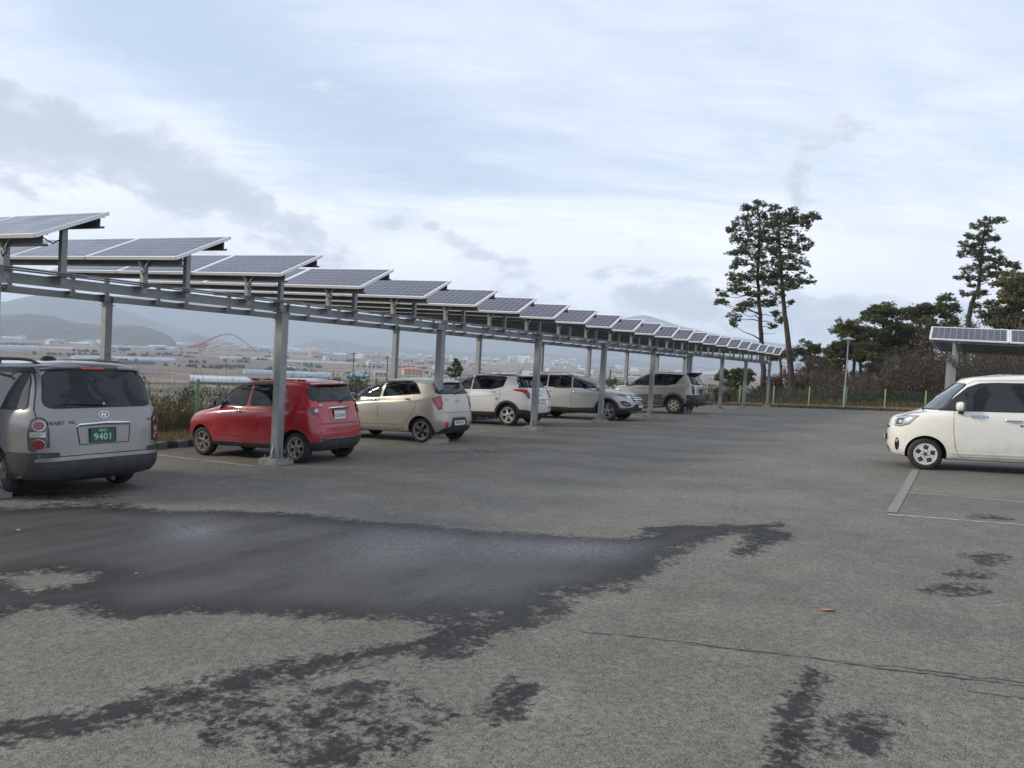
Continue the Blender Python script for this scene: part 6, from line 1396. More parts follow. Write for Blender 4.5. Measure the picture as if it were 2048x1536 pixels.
pine('single crooked pine standing high above the wood behind the right-hand carport', 64.0, [(1932, 720), (1937, 645), (1943, 605), (1957, 578), (1960, 550), (1962, 515), (1966, 480), (1972, 450)],
     [(1962, 450, 9), (1976, 441, 9), (1990, 446, 8), (2000, 442, 9), (1952, 456, 9), (1980, 463, 11), (1968, 468, 10), (1938, 472, 8), (1948, 478, 10), (1976, 480, 13), (1990, 478, 9), (1926, 492, 8), (1940, 492, 10), (1958, 490, 12), (1935, 504, 10), (1922, 512, 9), (1948, 508, 13), (1968, 503, 15), (1990, 508, 14), (1962, 520, 13), (1982, 520, 13), (2003, 520, 10), (2012, 528, 12), (2026, 530, 11), (2035, 538, 7), (1985, 535, 14), (1932, 540, 10), (1950, 538, 12), (1970, 545, 12), (2000, 548, 12), (1920, 558, 11), (1936, 556, 12), (1955, 560, 10), (1985, 555, 13), (2003, 563, 9), (1943, 574, 9), (1930, 592, 9), (1950, 590, 10), (1968, 588, 10), (1984, 606, 9), (1955, 612, 8)], .20, seed=3, depth=1.3, dens=1.2)
def crown_fill(cx, cy, rx, ry, n, pr, seed):
    r = np.random.RandomState(seed); out = []
    for i in range(n): t = r.uniform(0, 6.283); q = math.sqrt(r.uniform(0, 1)); out.append((cx + math.cos(t) * q * rx, cy + math.sin(t) * q * ry, pr * r.uniform(.75, 1.25)))
    return out
GP = 'pines of the wood at the far end'
for i, (cx, cy, rx, ry, n, pr, D, lab) in enumerate([
        (1766, 632, 34, 20, 18, 13, 66, 'round-topped pine with open crown left of the bare grey twigs'), (1706, 672, 40, 24, 24, 14, 62, 'dark pine right behind the conical-hat lamp post'), (1690, 700, 30, 16, 14, 12, 60, 'low pine crown just behind the lamp post head'),
        (1840, 628, 34, 18, 18, 13, 70, 'broad pine crown right of the bare grey twigs'), (1892, 618, 24, 20, 14, 12, 72, 'pine tip poking up left of the crooked single pine'), (1800, 690, 62, 36, 46, 17, 58, 'big dark pine in the middle of the wood'), (1862, 668, 50, 26, 30, 15, 64, 'dark pine left of the right-hand carport'),
        (1758, 740, 30, 30, 20, 13, 56, 'slim dark evergreen rising from the brown thicket'), (2040, 585, 38, 38, 34, 16, 60, 'large dark pine cut off by the right edge of the view'), (2030, 640, 46, 22, 26, 16, 62, 'lower dark pine beside the right edge above the carport'), (1640, 742, 20, 34, 14, 12, 63, 'narrow pine in the thin part of the wood right of the lone pines'),
        (1470, 758, 30, 22, 18, 11, 55, 'low dark pine bush beyond the far fence under the carport end'), (1560, 712, 24, 12, 9, 10, 66, 'pine crown half hidden behind the last panels of the long carport'),
        (1616, 706, 22, 16, 12, 11, 68, 'small pine between the lone pines and the lamp post'), (1668, 722, 26, 26, 18, 12, 60, 'drab pine left of the lamp post'), (1915, 668, 34, 24, 22, 13, 66, 'pine crown just above the left end of the right-hand carport'), (1720, 712, 30, 24, 18, 12, 58, 'pine crown right of the lamp post'), (1990, 630, 34, 16, 16, 12, 70, 'pine crown behind the crooked single pine')]):
    pine(lab, D, [(cx + 4, 800), (cx + 2, cy + ry + 30), (cx, cy), (cx, cy - ry * .8)], crown_fill(cx, cy, rx, ry, n, pr, 50 + i), .14, seed=60 + i, depth=1.8, dens=.95, m=M_NEEDY if i in (6, 1, 8, 14, 16) else M_NEED, group=GP, ln=.19, k=7, wd=.026)
def bare(label, base, h, m=None, leaf=0, seed=0, spread=.45, name='bare_tree', group=None, cat='tree', r0=None, levels=4, twig=M_TWIG, nb=4, lsz=.05, lean=0, start=.2, maxl=3000):
    """branching tree or bush: tapered forks ending in fine twigs, with a scatter of leaves"""
    rs = np.random.RandomState(seed); root = empty(name, base, 0, label, cat, group); mb = MB(); E = []; r0 = r0 or h * .016
    def grow_(p, d, L_, r, lv):
        q = p + d * L_; mdl = p.lerp(q, .5) + Vector(rs.normal(0, L_ * .05, 3)); mb.tube([p, mdl, q], [r, r * .8, r * .55], 5 if lv < 2 else 3, False)
        if lv >= levels: E.append((mdl, q)); return
        if lv >= levels - 1: E.append((mdl, q))
        for i in range(nb if lv else nb + 1):
            a = rs.uniform(0, 6.283); u = Vector((math.cos(a), math.sin(a), 0)); sp = spread * rs.uniform(.5, 1.5); nd = (d + u * sp + Vector((0, 0, .12))).normalized(); s = p.lerp(q, rs.uniform(.45, 1.0) if lv else rs.uniform(start, 1)); grow_(s, nd, L_ * rs.uniform(.5, .78), r * .55, lv + 1)
    grow_(Vector((0, 0, -.1)), Vector((lean, lean * .3, 1)).normalized(), h * .42, r0, 0); tr = mb.build('branches', twig, root)
    if leaf and E:
        P = []
        per = max(1, int(leaf))
        for a, b in E:
            for j in range(per): P.append(a.lerp(b, rs.uniform(0, 1.1)) + Vector(rs.normal(0, .05, 3)))
        P = np.array([tuple(p) for p in P]); 
        if len(P) > maxl: P = P[rs.choice(len(P), maxl, replace=False)]
        n = len(P); d = rs.normal(size=(n, 3)); d /= np.linalg.norm(d, axis=1)[:, None]; s = np.cross(d, rs.normal(size=(n, 3))); s /= np.linalg.norm(s, axis=1)[:, None]; z = lsz * rs.uniform(.6, 1.4, n)[:, None]
        V = np.stack([P, P + d * z + s * z * .45, P + d * z * 2, P + d * z - s * z * .45], 1).reshape(-1, 3); F = np.arange(n)[:, None] * 4 + np.arange(4)[None]; link('leaves', np_mesh('leaves', V, F, m or M_LFB, False), root)
    return root
GB = 'bare brown trees of the wood at the far end'; k_ = 0
labs = ['bare tree whose fine twigs fan against the sky right of the round-topped pine', 'bare twiggy tree between the lone pines and the lamp post']
for i, (px, yt, D, m, lf) in enumerate([(1812, 632, 68, M_LFB, 0), (1652, 688, 66, M_LFB, 1), (1610, 700, 60, M_LFR, 3), (1572, 738, 57, M_LFR, 5), (1545, 742, 58, M_LFR, 4), (1600, 742, 57, M_LFR, 4), (1632, 720, 56, M_LFB, 3), (1668, 724, 57, M_LFB, 4), (1652, 745, 55, M_LFB, 3), (1700, 730, 56, M_LFB, 3), (1738, 716, 59, M_LFB, 4),
      (1790, 716, 57, M_LFB, 4), (1825, 700, 58, M_LFB, 4), (1850, 722, 56, M_LFB, 4), (1880, 690, 60, M_LFB, 4), (1905, 660, 66, M_LFR, 4), (1930, 700, 58, M_LFB, 5), (1965, 690, 60, M_LFB, 5), (1990, 640, 70, M_LFR, 5), (2010, 700, 60, M_LFB, 5), (2040, 680, 62, M_LFB, 5), (1960, 625, 72, M_LFR, 5), (1775, 745, 54, M_LFY, 3), (1740, 752, 54, M_LFB, 4), (1810, 752, 54, M_LFB, 5), (2075, 690, 60, M_LFB, 4), (1720, 752, 54, M_LFB, 4), (1520, 758, 56, M_LFB, 3)]):
    t = at(px, yt, d=D); zb = tz(t.x, t.y); lab = labs[i] if i < 2 else 'one of the brown leafy bare trees packed together below the pines'
    if m is M_LFR and i > 1: lab = 'one of the reddish-brown small trees between the pines'
    if m is M_LFY: lab = 'small tree with yellow leaves among the brown thicket right of the lamp'
    bare(lab, Vector((t.x, t.y, zb)), t.z - zb, m, lf, 100 + i, .5 if i else .32, group=GB if i > 1 else None, r0=(.05 if i else .10) + (t.z - zb) * .009, lsz=.075 if i else .03, nb=5, maxl=3600)
# brushwood filling the wood floor: one tangled mass
def thicket(name, boxes, n, m, seed, sz=.06):
    rs = np.random.RandomState(seed); P = []
    for (x0, x1, y0, y1, h0, h1, wgt) in boxes:
        k = int(n * wgt); x = rs.uniform(x0, x1, k); y = rs.uniform(y0, y1, k); top = h0 + (h1 - h0) * np.clip((fbm(x * .42 + seed, y * .42, 4) - .32) * 2.6, 0, .92); z = TER(x, y) + rs.uniform(0, 1, k) ** .9 * top; P.append(np.stack([x, y, z], 1))
    P = np.concatenate(P); n = len(P); d = rs.normal(size=(n, 3)); d /= np.linalg.norm(d, axis=1)[:, None]; s = np.cross(d, rs.normal(size=(n, 3))); s /= np.linalg.norm(s, axis=1)[:, None]; z = sz * rs.uniform(.5, 1.5, n)[:, None]
    V = np.stack([P, P + d * z + s * z * .45, P + d * z * 2, P + d * z - s * z * .45], 1).reshape(-1, 3); F = np.arange(n)[:, None] * 4 + np.arange(4)[None]; o = link(name, np_mesh(name, V, F, m, False)); o['kind'] = 'stuff'
def twigs(name, boxes, n, m, seed, L0=.5, L1=1.6, w_=.007):
    rs = np.random.RandomState(seed); V = []; 
    for (x0, x1, y0, y1, h0, h1, wgt) in boxes:
        k = int(n * wgt); x = rs.uniform(x0, x1, k); y = rs.uniform(y0, y1, k); z = TER(x, y) + rs.uniform(0, 1, k) * h1 * .55; P = np.stack([x, y, z], 1); d = rs.normal(size=(k, 3)) * .5; d[:, 2] = np.abs(d[:, 2]) + .7; d /= np.linalg.norm(d, axis=1)[:, None]
        L_ = rs.uniform(L0, L1, k)[:, None]; s = np.cross(d, rs.normal(size=(k, 3))); s /= np.linalg.norm(s, axis=1)[:, None]; b = np.cross(d, s) * L_ * .12; V.append(np.stack([P - s * w_, P + s * w_, P + d * L_ * .5 + b + s * w_ * .7, P + d * L_ * .5 + b - s * w_ * .7, P + d * L_ + s * w_ * .2, P + d * L_ - s * w_ * .2], 1))
    V = np.concatenate(V); n = len(V); F = np.concatenate([np.arange(n)[:, None] * 6 + np.array([[0, 1, 2, 3]]), np.arange(n)[:, None] * 6 + np.array([[3, 2, 4, 5]])]); o = link(name, np_mesh(name, V.reshape(-1, 3), F, m, False)); o['kind'] = 'stuff'
WB = [(-9, -3, FY + .8, FY + 9, .5, 3.4, .14), (-5, 16, FY + 1.0, FY + 6, 1.6, 5.6, .36), (-4, 22, FY + 5, FY + 18, 3.0, 7.6, .44), (-16, -9, FY + .8, FY + 6, .4, 1.5, .06)]
thicket('brushwood', WB, 90000, M_LFB, 5, .075); thicket('brushwood', [(-2, 18, FY + 3, FY + 16, 1.5, 7.5, 1)], 30000, M_NEED, 6, .085); thicket('leaf_scatter', [(-10, 12, FY + .6, FY + 4, .3, 2.0, 1)], 3600, M_LFY, 7, .045); thicket('leaf_scatter', [(-12, 12, FY + .6, FY + 5, .3, 1.7, 1)], 2500, M_LFG, 8, .045)
twigs('brush_twigs', WB, 30000, M_TWIG, 9)
# shrubs along the left fence
GS = 'straggly shrubs along the left fence'
sh = [(300, 735, 850, 19.5, M_LFG, 1, 'tall thin shrub stem with a few green leaves right of the silver people carrier', .28), (318, 752, 850, 18.6, M_LFY, 2, 'low straggly shrub with yellowing leaves between the silver people carrier and the red hatchback', .7), (345, 770, 850, 19.5, M_LFG, 1, 'thorny grey shrub behind the green fence post left of the red hatchback', .7), (385, 742, 850, 20.5, M_LFB, 1, 'arching bare shrub right behind the green post before the red hatchback', .8), (430, 740, 830, 22, M_LFB, 1, 'bare shrub spreading over the bonnet of the red hatchback', .8), (365, 800, 850, 18.8, M_LFY, 3, 'small yellow-leaved shrub at the foot of the fence by the red nose', .8), (330, 800, 850, 18.0, M_LFG, 2, 'small green shrub at the foot of the fence', .8)]
for i, (px, yt, yb, D, m, lf, lab, sp) in enumerate(sh):
    t = at(px, yt, d=D); t.x = min(t.x, FX - .5); zb = tz(t.x, t.y); bare(lab, Vector((t.x, t.y, zb)), max(t.z - zb, .8), m, lf, 200 + i, sp, 'shrub', GS, 'shrub', r0=.020, lsz=.04, start=.05, nb=4, levels=4 if i in (3, 4, 2) else 3)
for i, (px, yt, D, m, lf, lab, sp) in enumerate([(705, 722, 27, M_LFG, 1, 'green-leaved young tree between the red and the beige hatchback', .5), (730, 742, 28, M_LFG, 1, 'bare-stemmed bush with green leaves left of the beige roof', .6), (685, 740, 27, M_LFG, 4, 'leafy green bush behind the rear window of the red hatchback', .6), (748, 742, 30, M_LFB, 1, 'bare sapling rising over the beige bonnet', .4), (770, 748, 31, M_LFB, 1, 'dead stubby sapling beside the rear carport post', .3), (880, 745, 36, M_LFG, 5, 'yellow-green bush before the modern white house', .6), (1225, 745, 48, M_LFG, 5, 'small green bush before the school-like building', .6), (1250, 758, 50, M_LFR, 5, 'reddish bush left of the rear post near the off-roader', .6), (1405, 775, 50, M_LFB, 4, 'brown bush just beyond the tail of the off-roader', .7), (1435, 772, 52, M_LFG, 4, 'tall weeds beside the tail of the off-roader', .5), (1460, 775, 53, M_LFB, 5, 'dry brown bush beyond the fence near the carport end', .6), (1500, 775, 54, M_LFR, 5, 'reddish bush beyond the fence near the carport end', .6)]):
    t = at(px, yt, d=D); zb = tz(t.x, t.y); bare(lab, Vector((t.x, t.y, zb)), max(t.z - zb, 1), m, lf, 300 + i, sp, 'bush', 'bushes on the bank beyond the fence', 'bush', r0=.03, lsz=.05, start=.1, nb=4)
b_ = at(912, 728, d=44); zb = tz(b_.x, b_.y)
pine('young open-topped pine standing before the modern white house', 44, [(912, 800), (912, 765), (911, 735)], [(911, 724, 3), (907, 732, 4), (917, 731, 4), (902, 741, 5), (913, 742, 5), (922, 740, 4), (905, 752, 6), (919, 752, 6)], .08, seed=99, depth=.6, m=M_LFG, dens=.30, k=4)
BB = [(FX - 6, FX - .3, 3, 50, .3, 1.5, 1)]
thicket('brushwood', BB, 15000, M_LFB, 15, .04); thicket('leaf_scatter', [(FX - 5, FX - .3, 3, 50, .2, 1.3, 1)], 7000, M_LFG, 16, .035); thicket('leaf_scatter', [(FX - 2.5, FX - .2, 8, 14, .2, .9, 1)], 900, M_LFY, 17, .035); twigs('brush_twigs', BB, 9000, M_TWIG, 18, .4, 1.3, .005)
# ================================================================ THE PLAIN, HILLS AND HAZE
def woods(T, b, oc, gp):
    n = T.noise(gp, .012, 7, .7); n2 = T.noise(gp, .05, 5, .7)
    c = T.mix(T.smooth(n, .42, .6), (.030, .042, .026), (.085, .066, .045)); c = T.mix(T.smooth(n2, .45, .7, 0, .6), c, (.028, .036, .022))
    T.L.new(c, b.inputs['Base Color'])
M_WOODS = nmat('wooded_hill', woods, rough=1)
def ridge(name, P, D, wd, base=PLAIN, rough=.12, seed=0, nj=26, sub=6):
    pts = [at(px, py, d=D) for px, py in P]; L_ = []
    for a, b in zip(pts[:-1], pts[1:]):
        for k in range(sub): L_.append(a.lerp(b, k / sub))
    L_.append(pts[-1]); L_ = np.array([tuple(p) for p in L_]); k = np.hanning(sub + 3); k /= k.sum(); zz = np.convolve(np.pad(L_[:, 2], len(k) // 2, 'edge'), k, 'valid')[:len(L_)]
    V = []; ni = len(L_); bd = np.stack([L_[:, 0], L_[:, 1]], 1); dd = np.hypot(bd[:, 0], bd[:, 1])[:, None]; u = bd / dd
    for j in range(nj):
        t = -1 + 2 * j / (nj - 1); pr = (math.cos(t * math.pi) * .5 + .5) ** .8; q = bd + u * t * wd
        n = fbm(q[:, 0] / wd * 3.1 + seed, q[:, 1] / wd * 3.1, 6, .55) - .5; top = np.maximum(zz - base, 2)
        z = base - 3 + (top + 3) * pr + n * top * rough * 4 * (pr * (1 - pr) * 2.2 + .04) ; V.append(np.stack([q[:, 0], q[:, 1], z], 1))
    V = np.concatenate(V); i = np.arange(ni - 1)[None, :] + ni * np.arange(nj - 1)[:, None]
    Fq = np.stack([i, i + 1, i + ni + 1, i + ni], -1).reshape(-1, 4); o = link(name, np_mesh(name, V, Fq, M_WOODS)); o['kind'] = 'structure'; return o
ridge('hill', [(-260, 655), (-150, 640), (0, 630), (30, 629), (60, 627), (95, 631), (110, 633), (135, 641), (155, 646), (175, 647), (200, 649), (225, 651), (262, 649), (285, 652), (305, 658), (325, 665), (343, 674), (352, 686)], 2900, 520, rough=.10, seed=3, sub=10)
ridge('hill', [(340, 692), (360, 679), (385, 669), (405, 671), (418, 678), (436, 688)], 4300, 500, seed=8)
ridge('hill', [(540, 700), (585, 694), (620, 682), (645, 677), (665, 680), (690, 682), (730, 690), (800, 697), (900, 702), (1010, 709), (1060, 704), (1100, 707), (1150, 715), (1210, 719), (1250, 717), (1300, 724), (1380, 731), (1450, 738), (1560, 748)], 5400, 600, rough=.14, seed=5, sub=8)
ridge('mountain', [(-420, 590), (-300, 597), (-150, 604), (0, 606), (45, 595), (90, 587), (150, 590), (200, 603), (250, 620), (300, 638), (350, 655), (400, 668), (450, 680), (480, 690)], 5600, 1100, rough=.10, seed=12, sub=8)
ridge('mountain', [(-200, 600), (-50, 606), (100, 600), (220, 592), (300, 592), (400, 600), (500, 612), (600, 620), (700, 632), (800, 640), (900, 650), (1000, 657), (1100, 657), (1180, 650), (1225, 641), (1262, 633), (1290, 630), (1318, 638), (1360, 652), (1440, 670), (1520, 682), (1600, 692), (1700, 706), (1900, 730), (2100, 745)], 7900, 1300, rough=.10, seed=21, sub=8)

# ---- things standing on the plain
def gp_(px, py): return at(px, py, z=PLAIN)
M_POLY = mottled('greenhouse_film', (.42, .46, .48), (.54, .56, .57), .05, .4); M_POLYB = mottled('bluish_greenhouse_film', (.30, .39, .43), (.38, .45, .49), .05, .4)
M_SHADE = mottled('dark_shade_cloth', (.05, .06, .075), (.09, .10, .12), .05, .8); M_GRNW = mottled('green_tarpaulin_wall', (.03, .10, .065), (.05, .13, .085), .3, .7)
M_BWHITE = mottled('white_render', (.42, .42, .40), (.56, .55, .52), .4, .8); M_BROOF = mottled('blue_sheet_roof', (.10, .30, .42), (.16, .38, .50), .5, .5); M_OROOF = mottled('orange_tile_roof', (.42, .13, .06), (.52, .20, .10), .5, .8)
M_GROOF = mottled('grey_sheet_roof', (.28, .30, .31), (.38, .39, .40), .5, .6); M_WALLG = mottled('grey_block_wall', (.28, .27, .25), (.38, .37, .34), .6, .9); M_BRICKP = mottled('pinkish_wall', (.40, .26, .20), (.48, .34, .27), .4, .9); M_WIND = mat('distant_window', (.04, .05, .06), .15)
def tunnel(p0, p1, wd, h, m, lab, walls=None, bays=1, grp=None):
    a, b = gp_(*p0), gp_(*p1); d = b - a; L_ = d.length; d.normalize(); n = Vector((-d.y, d.x, 0)); root = empty('greenhouse', a, 0, lab, 'greenhouse', grp)
    for k in range(bays):
        mb = MB(); c0 = n * (wd * (k + .5)); prof = []; w0 = h * .35 if walls else 0
        for i in range(9): t = math.pi * i / 8; prof.append((-math.cos(t) * wd / 2, w0 + math.sin(t) * (h - w0)))
        vs = [c0 + d * e * L_ + n * u + Vector((0, 0, v)) for e in (0, 1) for u, v in prof]; fs = [(i, i + 1, i + 10, i + 9) for i in range(8)] + [tuple(range(9))[::-1], tuple(range(9, 18))]
        mb.add(vs, fs); mb.build('roof', m, root, smooth=50)
        hoops = int(L_ / 14)
        hb = MB()
        for q in range(hoops + 1):
            for i in range(8):
                p_, r_ = prof[i], prof[i + 1]; e = d * L_ * q / max(hoops, 1); hb.bar(c0 + e + n * p_[0] * 1.01 + Vector((0, 0, p_[1] * 1.01)), c0 + e + n * r_[0] * 1.01 + Vector((0, 0, r_[1] * 1.01)), .25, .12)
        if hoops > 2: ho = hb.build('hoops', M_GROOF, root); ho['kind'] = 'stuff'
    if walls:
        mb = MB(); mb.bar(d * L_ / 2 * 0 + Vector((0, 0, h * .17)) - n * .05, d * L_ + Vector((0, 0, h * .17)) - n * .05, .1, h * .34); mb.build('side_wall', walls, root)
    return root
def house(px, py, w_, dp, h, roof, wall, lab, kind='gable', rot=.0, wins=3, name='house', rh=None, cat='house', grp=None, z=None):
    p = gp_(px, py) if z is None else at(px, py, z=z); ang = math.atan2(p.y, p.x) + math.pi / 2 + rot; root = empty(name, p, ang, lab, cat, grp); rh = rh if rh is not None else h * .45
    mb = MB(); mb.box((0, 0, h / 2), (w_, dp, h)); mb.build('wall', wall, root)
    if kind == 'gable': mb = MB(); mb.prism([(-dp / 2 - .5, h), (dp / 2 + .5, h), (0, h + rh)], -w_ / 2 - .6, w_ / 2 + .6, 'yz'); mb.build('roof', roof, root)
    elif kind == 'hip': mb = MB(); e = .7; X_, Y_ = w_ / 2 + e, dp / 2 + e; k = max(w_ / 2 - dp / 2, .5); mb.add([(-X_, -Y_, h), (X_, -Y_, h), (X_, Y_, h), (-X_, Y_, h), (-k, 0, h + rh), (k, 0, h + rh)], [(0, 1, 5, 4), (1, 2, 5), (2, 3, 4, 5), (3, 0, 4), (3, 2, 1, 0)]); mb.build('roof', roof, root)
    else: mb = MB(); mb.box((0, 0, h + .25), (w_ + .4, dp + .4, .5)); mb.build('roof', roof, root)
    st = max(1, int(h / 3.2))
    for s_ in range(st):
        for k in range(wins):
            for sy in (-1, 1): q = MB(); q.box(((k + .5) / wins * w_ - w_ / 2, sy * (dp / 2 + .02), h * (s_ + .55) / st), (w_ / wins * .45, .12, h / st * .4)); q.build('window', M_WIND, root)
    return root
G1 = 'plastic greenhouses on the plain'
tunnel((-60, 697), (82, 699), 16, 6.0, M_POLYB, 'pale blue plastic tunnel with rounded end low on the far left of the plain', grp=G1)
tunnel((-40, 689), (84, 689.5), 14, 4, M_SHADE, 'dark shade-cloth tunnel behind the pale blue one at the far left', grp=G1)
tunnel((84, 696.5), (150, 697.5), 9, 3, M_POLY, 'thin white tunnel continuing right from the pale blue one', grp=G1)
tunnel((150, 718), (352, 722), 9, 4.2, M_POLY, 'long white plastic tunnel above the roof of the silver people carrier', grp=G1)
tunnel((200, 728), (312, 729), 10, 4.0, M_SHADE, 'dark shade-cloth tunnel in front of the long white one', grp=G1)
tunnel((150, 724), (236, 726), 9, 3.6, M_POLYB, 'bluish short tunnel beside the dark shade-cloth one', grp=G1)
tunnel((446, 717), (560, 720), 10, 4.2, M_POLY, 'white tunnel with pointed left end below the red arch bridge', grp=G1)
tunnel((575, 724), (716, 729), 9, 3.6, M_POLY, 'thin white tunnel seen above the red hatchback', grp=G1)
tunnel((380, 767), (500, 771), 8, 5.0, M_POLY, 'nearest many-bay greenhouse with green walls left of the red hatchback', M_GRNW, 5, G1)
tunnel((490, 747), (556, 749), 9, 4.2, M_POLYB, 'bluish tunnel behind the first carport post', grp=G1)
tunnel((572, 752), (662, 756), 10, 5.0, M_POLYB, 'broad bluish tunnel just above the red roof', None, 2, G1)
tunnel((560, 736), (592, 737), 7, 2.5, M_POLY, 'small white tunnel in the brown fields above the red car', grp=G1)
house(64, 676, 130, 24, 7, M_BROOF, M_BWHITE, 'very long shed with blue roof at the foot of the left hill', wins=8, name='shed', rh=3, cat='shed')
house(349, 732, 7, 6, 4.5, M_GROOF, M_BWHITE, 'tiny white hut at the end of the long white tunnel', 'flat', wins=1, name='hut', cat='hut')
house(715, 760, 24, 13, 5.0, M_BROOF, M_POLYB, 'blue-roofed shed between the red hatchback and the beige one', 'hip', -.3, 3, 'shed', 3, 'shed')
house(744, 731, 14, 8, 4.5, M_GROOF, M_BWHITE, 'white barn left of the rear post beyond the beige hatchback', wins=2, name='barn', cat='barn'); house(771, 732, 17, 9, 4.5, M_GROOF, M_BWHITE, 'white barn just left of its neighbour by the rear post', wins=2, name='barn', cat='barn')
house(824, 750, 26, 15, 7.5, M_OROOF, M_BRICKP, 'orange-roofed house beyond the beige hatchback', 'hip', .25, 5, 'house', 3.6); house(760, 752, 15, 9, 4.5, M_GROOF, M_WALLG, 'low grey house with dark roof beside the orange-roofed one', 'gable', .2, 3)
house(870, 752, 15, 10, 6, M_GROOF, M_BWHITE, 'pale terraced house right of the orange-roofed one', 'flat', .1, 4); house(912, 760, 15, 9, 10.5, M_BWHITE, M_BWHITE, 'modern white two-storey house behind the young pine', 'flat', -.35, 3); house(948, 757, 20, 10, 6, M_GROOF, M_WALLG, 'grey building beside the modern white house', 'flat', 0, 4)
house(1262, 762, 60, 14, 6.5, M_GROOF, M_BWHITE, 'long school-like building with a row of windows beyond the off-roader', 'gable', .1, 14, 'building', 2, 'building'); house(1180, 752, 46, 14, 5, M_BWHITE, M_BWHITE, 'long low white shed left of the windowed building', 'flat', .05, 5, 'shed', cat='shed')
house(1412, 757, 32, 12, 5, M_GROOF, M_BRICKP, 'low pale warehouse behind the tail of the off-roader', 'flat', 0, 5, 'warehouse', cat='warehouse'); house(282, 690, 26, 14, 10, M_OROOF, M_BWHITE, 'orange-roofed house right of the left rear post on the plain', 'hip', .2, 4); house(305, 688, 22, 12, 9, M_BROOF, M_BWHITE, 'pale house beside the orange-roofed one under the hill', 'gable', 0, 3)
house(225, 700, 22, 12, 6, M_POLYB, M_POLYB, 'pale green shed behind the left rear post', 'gable', 0, 3, 'shed', cat='shed'); house(247, 701, 26, 12, 6, M_BROOF, M_SHADE, 'dark blue shed beside the pale green one', 'gable', 0, 3, 'shed', cat='shed'); house(241, 706.5, 9, 5, 3, M_BWHITE, M_BWHITE, 'tiny white cabin in the field below the dark blue shed', 'flat', 0, 1, 'cabin', cat='cabin')
house(560, 728, 6, 5, 3.5, M_BWHITE, M_BWHITE, 'tiny white cabin left in the brown field beyond the first post', 'flat', 0, 1, 'cabin', cat='cabin'); house(601, 735, 5, 4, 3.6, M_BWHITE, M_BWHITE, 'tiny cream cabin standing alone above the red car', 'flat', 0, 1, 'cabin', cat='cabin')
# scattered far buildings of the town: each a small house on its own
rs = np.random.RandomState(11)
TM = [M_BWHITE, M_BWHITE, M_GROOF, M_BROOF, M_OROOF, M_POLY]
TB = {}
for mi, (wm, rm_) in enumerate([(M_BWHITE, M_GROOF), (M_BWHITE, M_BWHITE), (M_BWHITE, M_BROOF), (M_BRICKP, M_OROOF), (M_WALLG, M_GROOF), (M_POLY, M_POLY)]):
    q = MB(); q.mat(wm).box((0, 0, .5), (1, 1, 1)); q.mat(rm_).prism([(-.55, 1), (.55, 1), (0, 1.35)], -.53, .53, 'yz'); TB[mi] = q.mesh('small_building')
def in_view_town(n, pxr, Dr, sz, hz, name, lab, grp, flat=1.0):
    for k in range(n):
        px = rs.uniform(*pxr); D = math.exp(rs.uniform(math.log(Dr[0]), math.log(Dr[1]))); p = at(px, 700, d=D); p.z = PLAIN
        o = link(name, TB[rs.choice(6, p=[.32, .30, .08, .06, .12, .12])], None, p); s1 = rs.uniform(*sz); o.scale = (s1 * rs.uniform(1, 2.4), s1, rs.uniform(*hz)); o.rotation_euler = (0, 0, rs.uniform(0, 3.14)); tag(o, lab, 'building', grp)
in_view_town(84, (560, 1460), (2300, 5200), (9, 22), (5, 13), 'distant_building', 'one of the small pale buildings of the hazy town strewn across the far plain', 'small buildings of the hazy town on the far plain')
in_view_town(34, (1020, 1160), (3600, 5000), (10, 22), (12, 26), 'distant_block', 'one of the taller pale blocks in the thick of the hazy far town', 'taller blocks in the hazy far town')
in_view_town(34, (350, 640), (3300, 4800), (26, 60), (5, 8), 'distant_shed', 'one of the low pale sheds on the hazy plain behind the red arch bridge', 'low sheds behind the red arch bridge')
in_view_town(16, (20, 345), (1700, 2350), (12, 24), (6, 10), 'distant_farmhouse', 'one of the small farm buildings strewn at the foot of the left hill', 'farm buildings at the foot of the left hill')
in_view_town(16, (640, 1420), (1100, 2000), (10, 20), (4, 8), 'field_building', 'one of the small buildings between the fields in the middle of the plain', 'small buildings between the fields')
# broad pale sheets of far tunnels in rows
for k in range(26):
    px = rs.uniform(395, 620); D = rs.uniform(3400, 5600); a = at(px, 700, d=D); b = at(px + rs.uniform(25, 70), 700, d=D * rs.uniform(.98, 1.03)); a.z = b.z = PLAIN; mb = MB(); d = b - a; L_ = d.length; mb.bar((0, 0, 2), d + Vector((0, 0, 2)), 26, 5); o = mb.build('distant_greenhouse', M_POLY, None, loc=a); tag(o, 'one of the pale rows of far greenhouses gleaming behind the red arch bridge', 'greenhouse', 'far greenhouses behind the red arch bridge')
for k in range(26):
    px = rs.uniform(620, 1440); D = rs.uniform(2300, 5600); a = at(px, 700, d=D); b = at(px + rs.uniform(12, 45), 700, d=D * rs.uniform(.98, 1.03)); a.z = b.z = PLAIN; mb = MB(); d = b - a; mb.bar((0, 0, 2), d + Vector((0, 0, 2)), 18, 5); o = mb.build('distant_greenhouse', M_POLY, None, loc=a); tag(o, 'one of the thin pale greenhouse rows among the far town buildings', 'greenhouse', 'greenhouse rows among the far town')
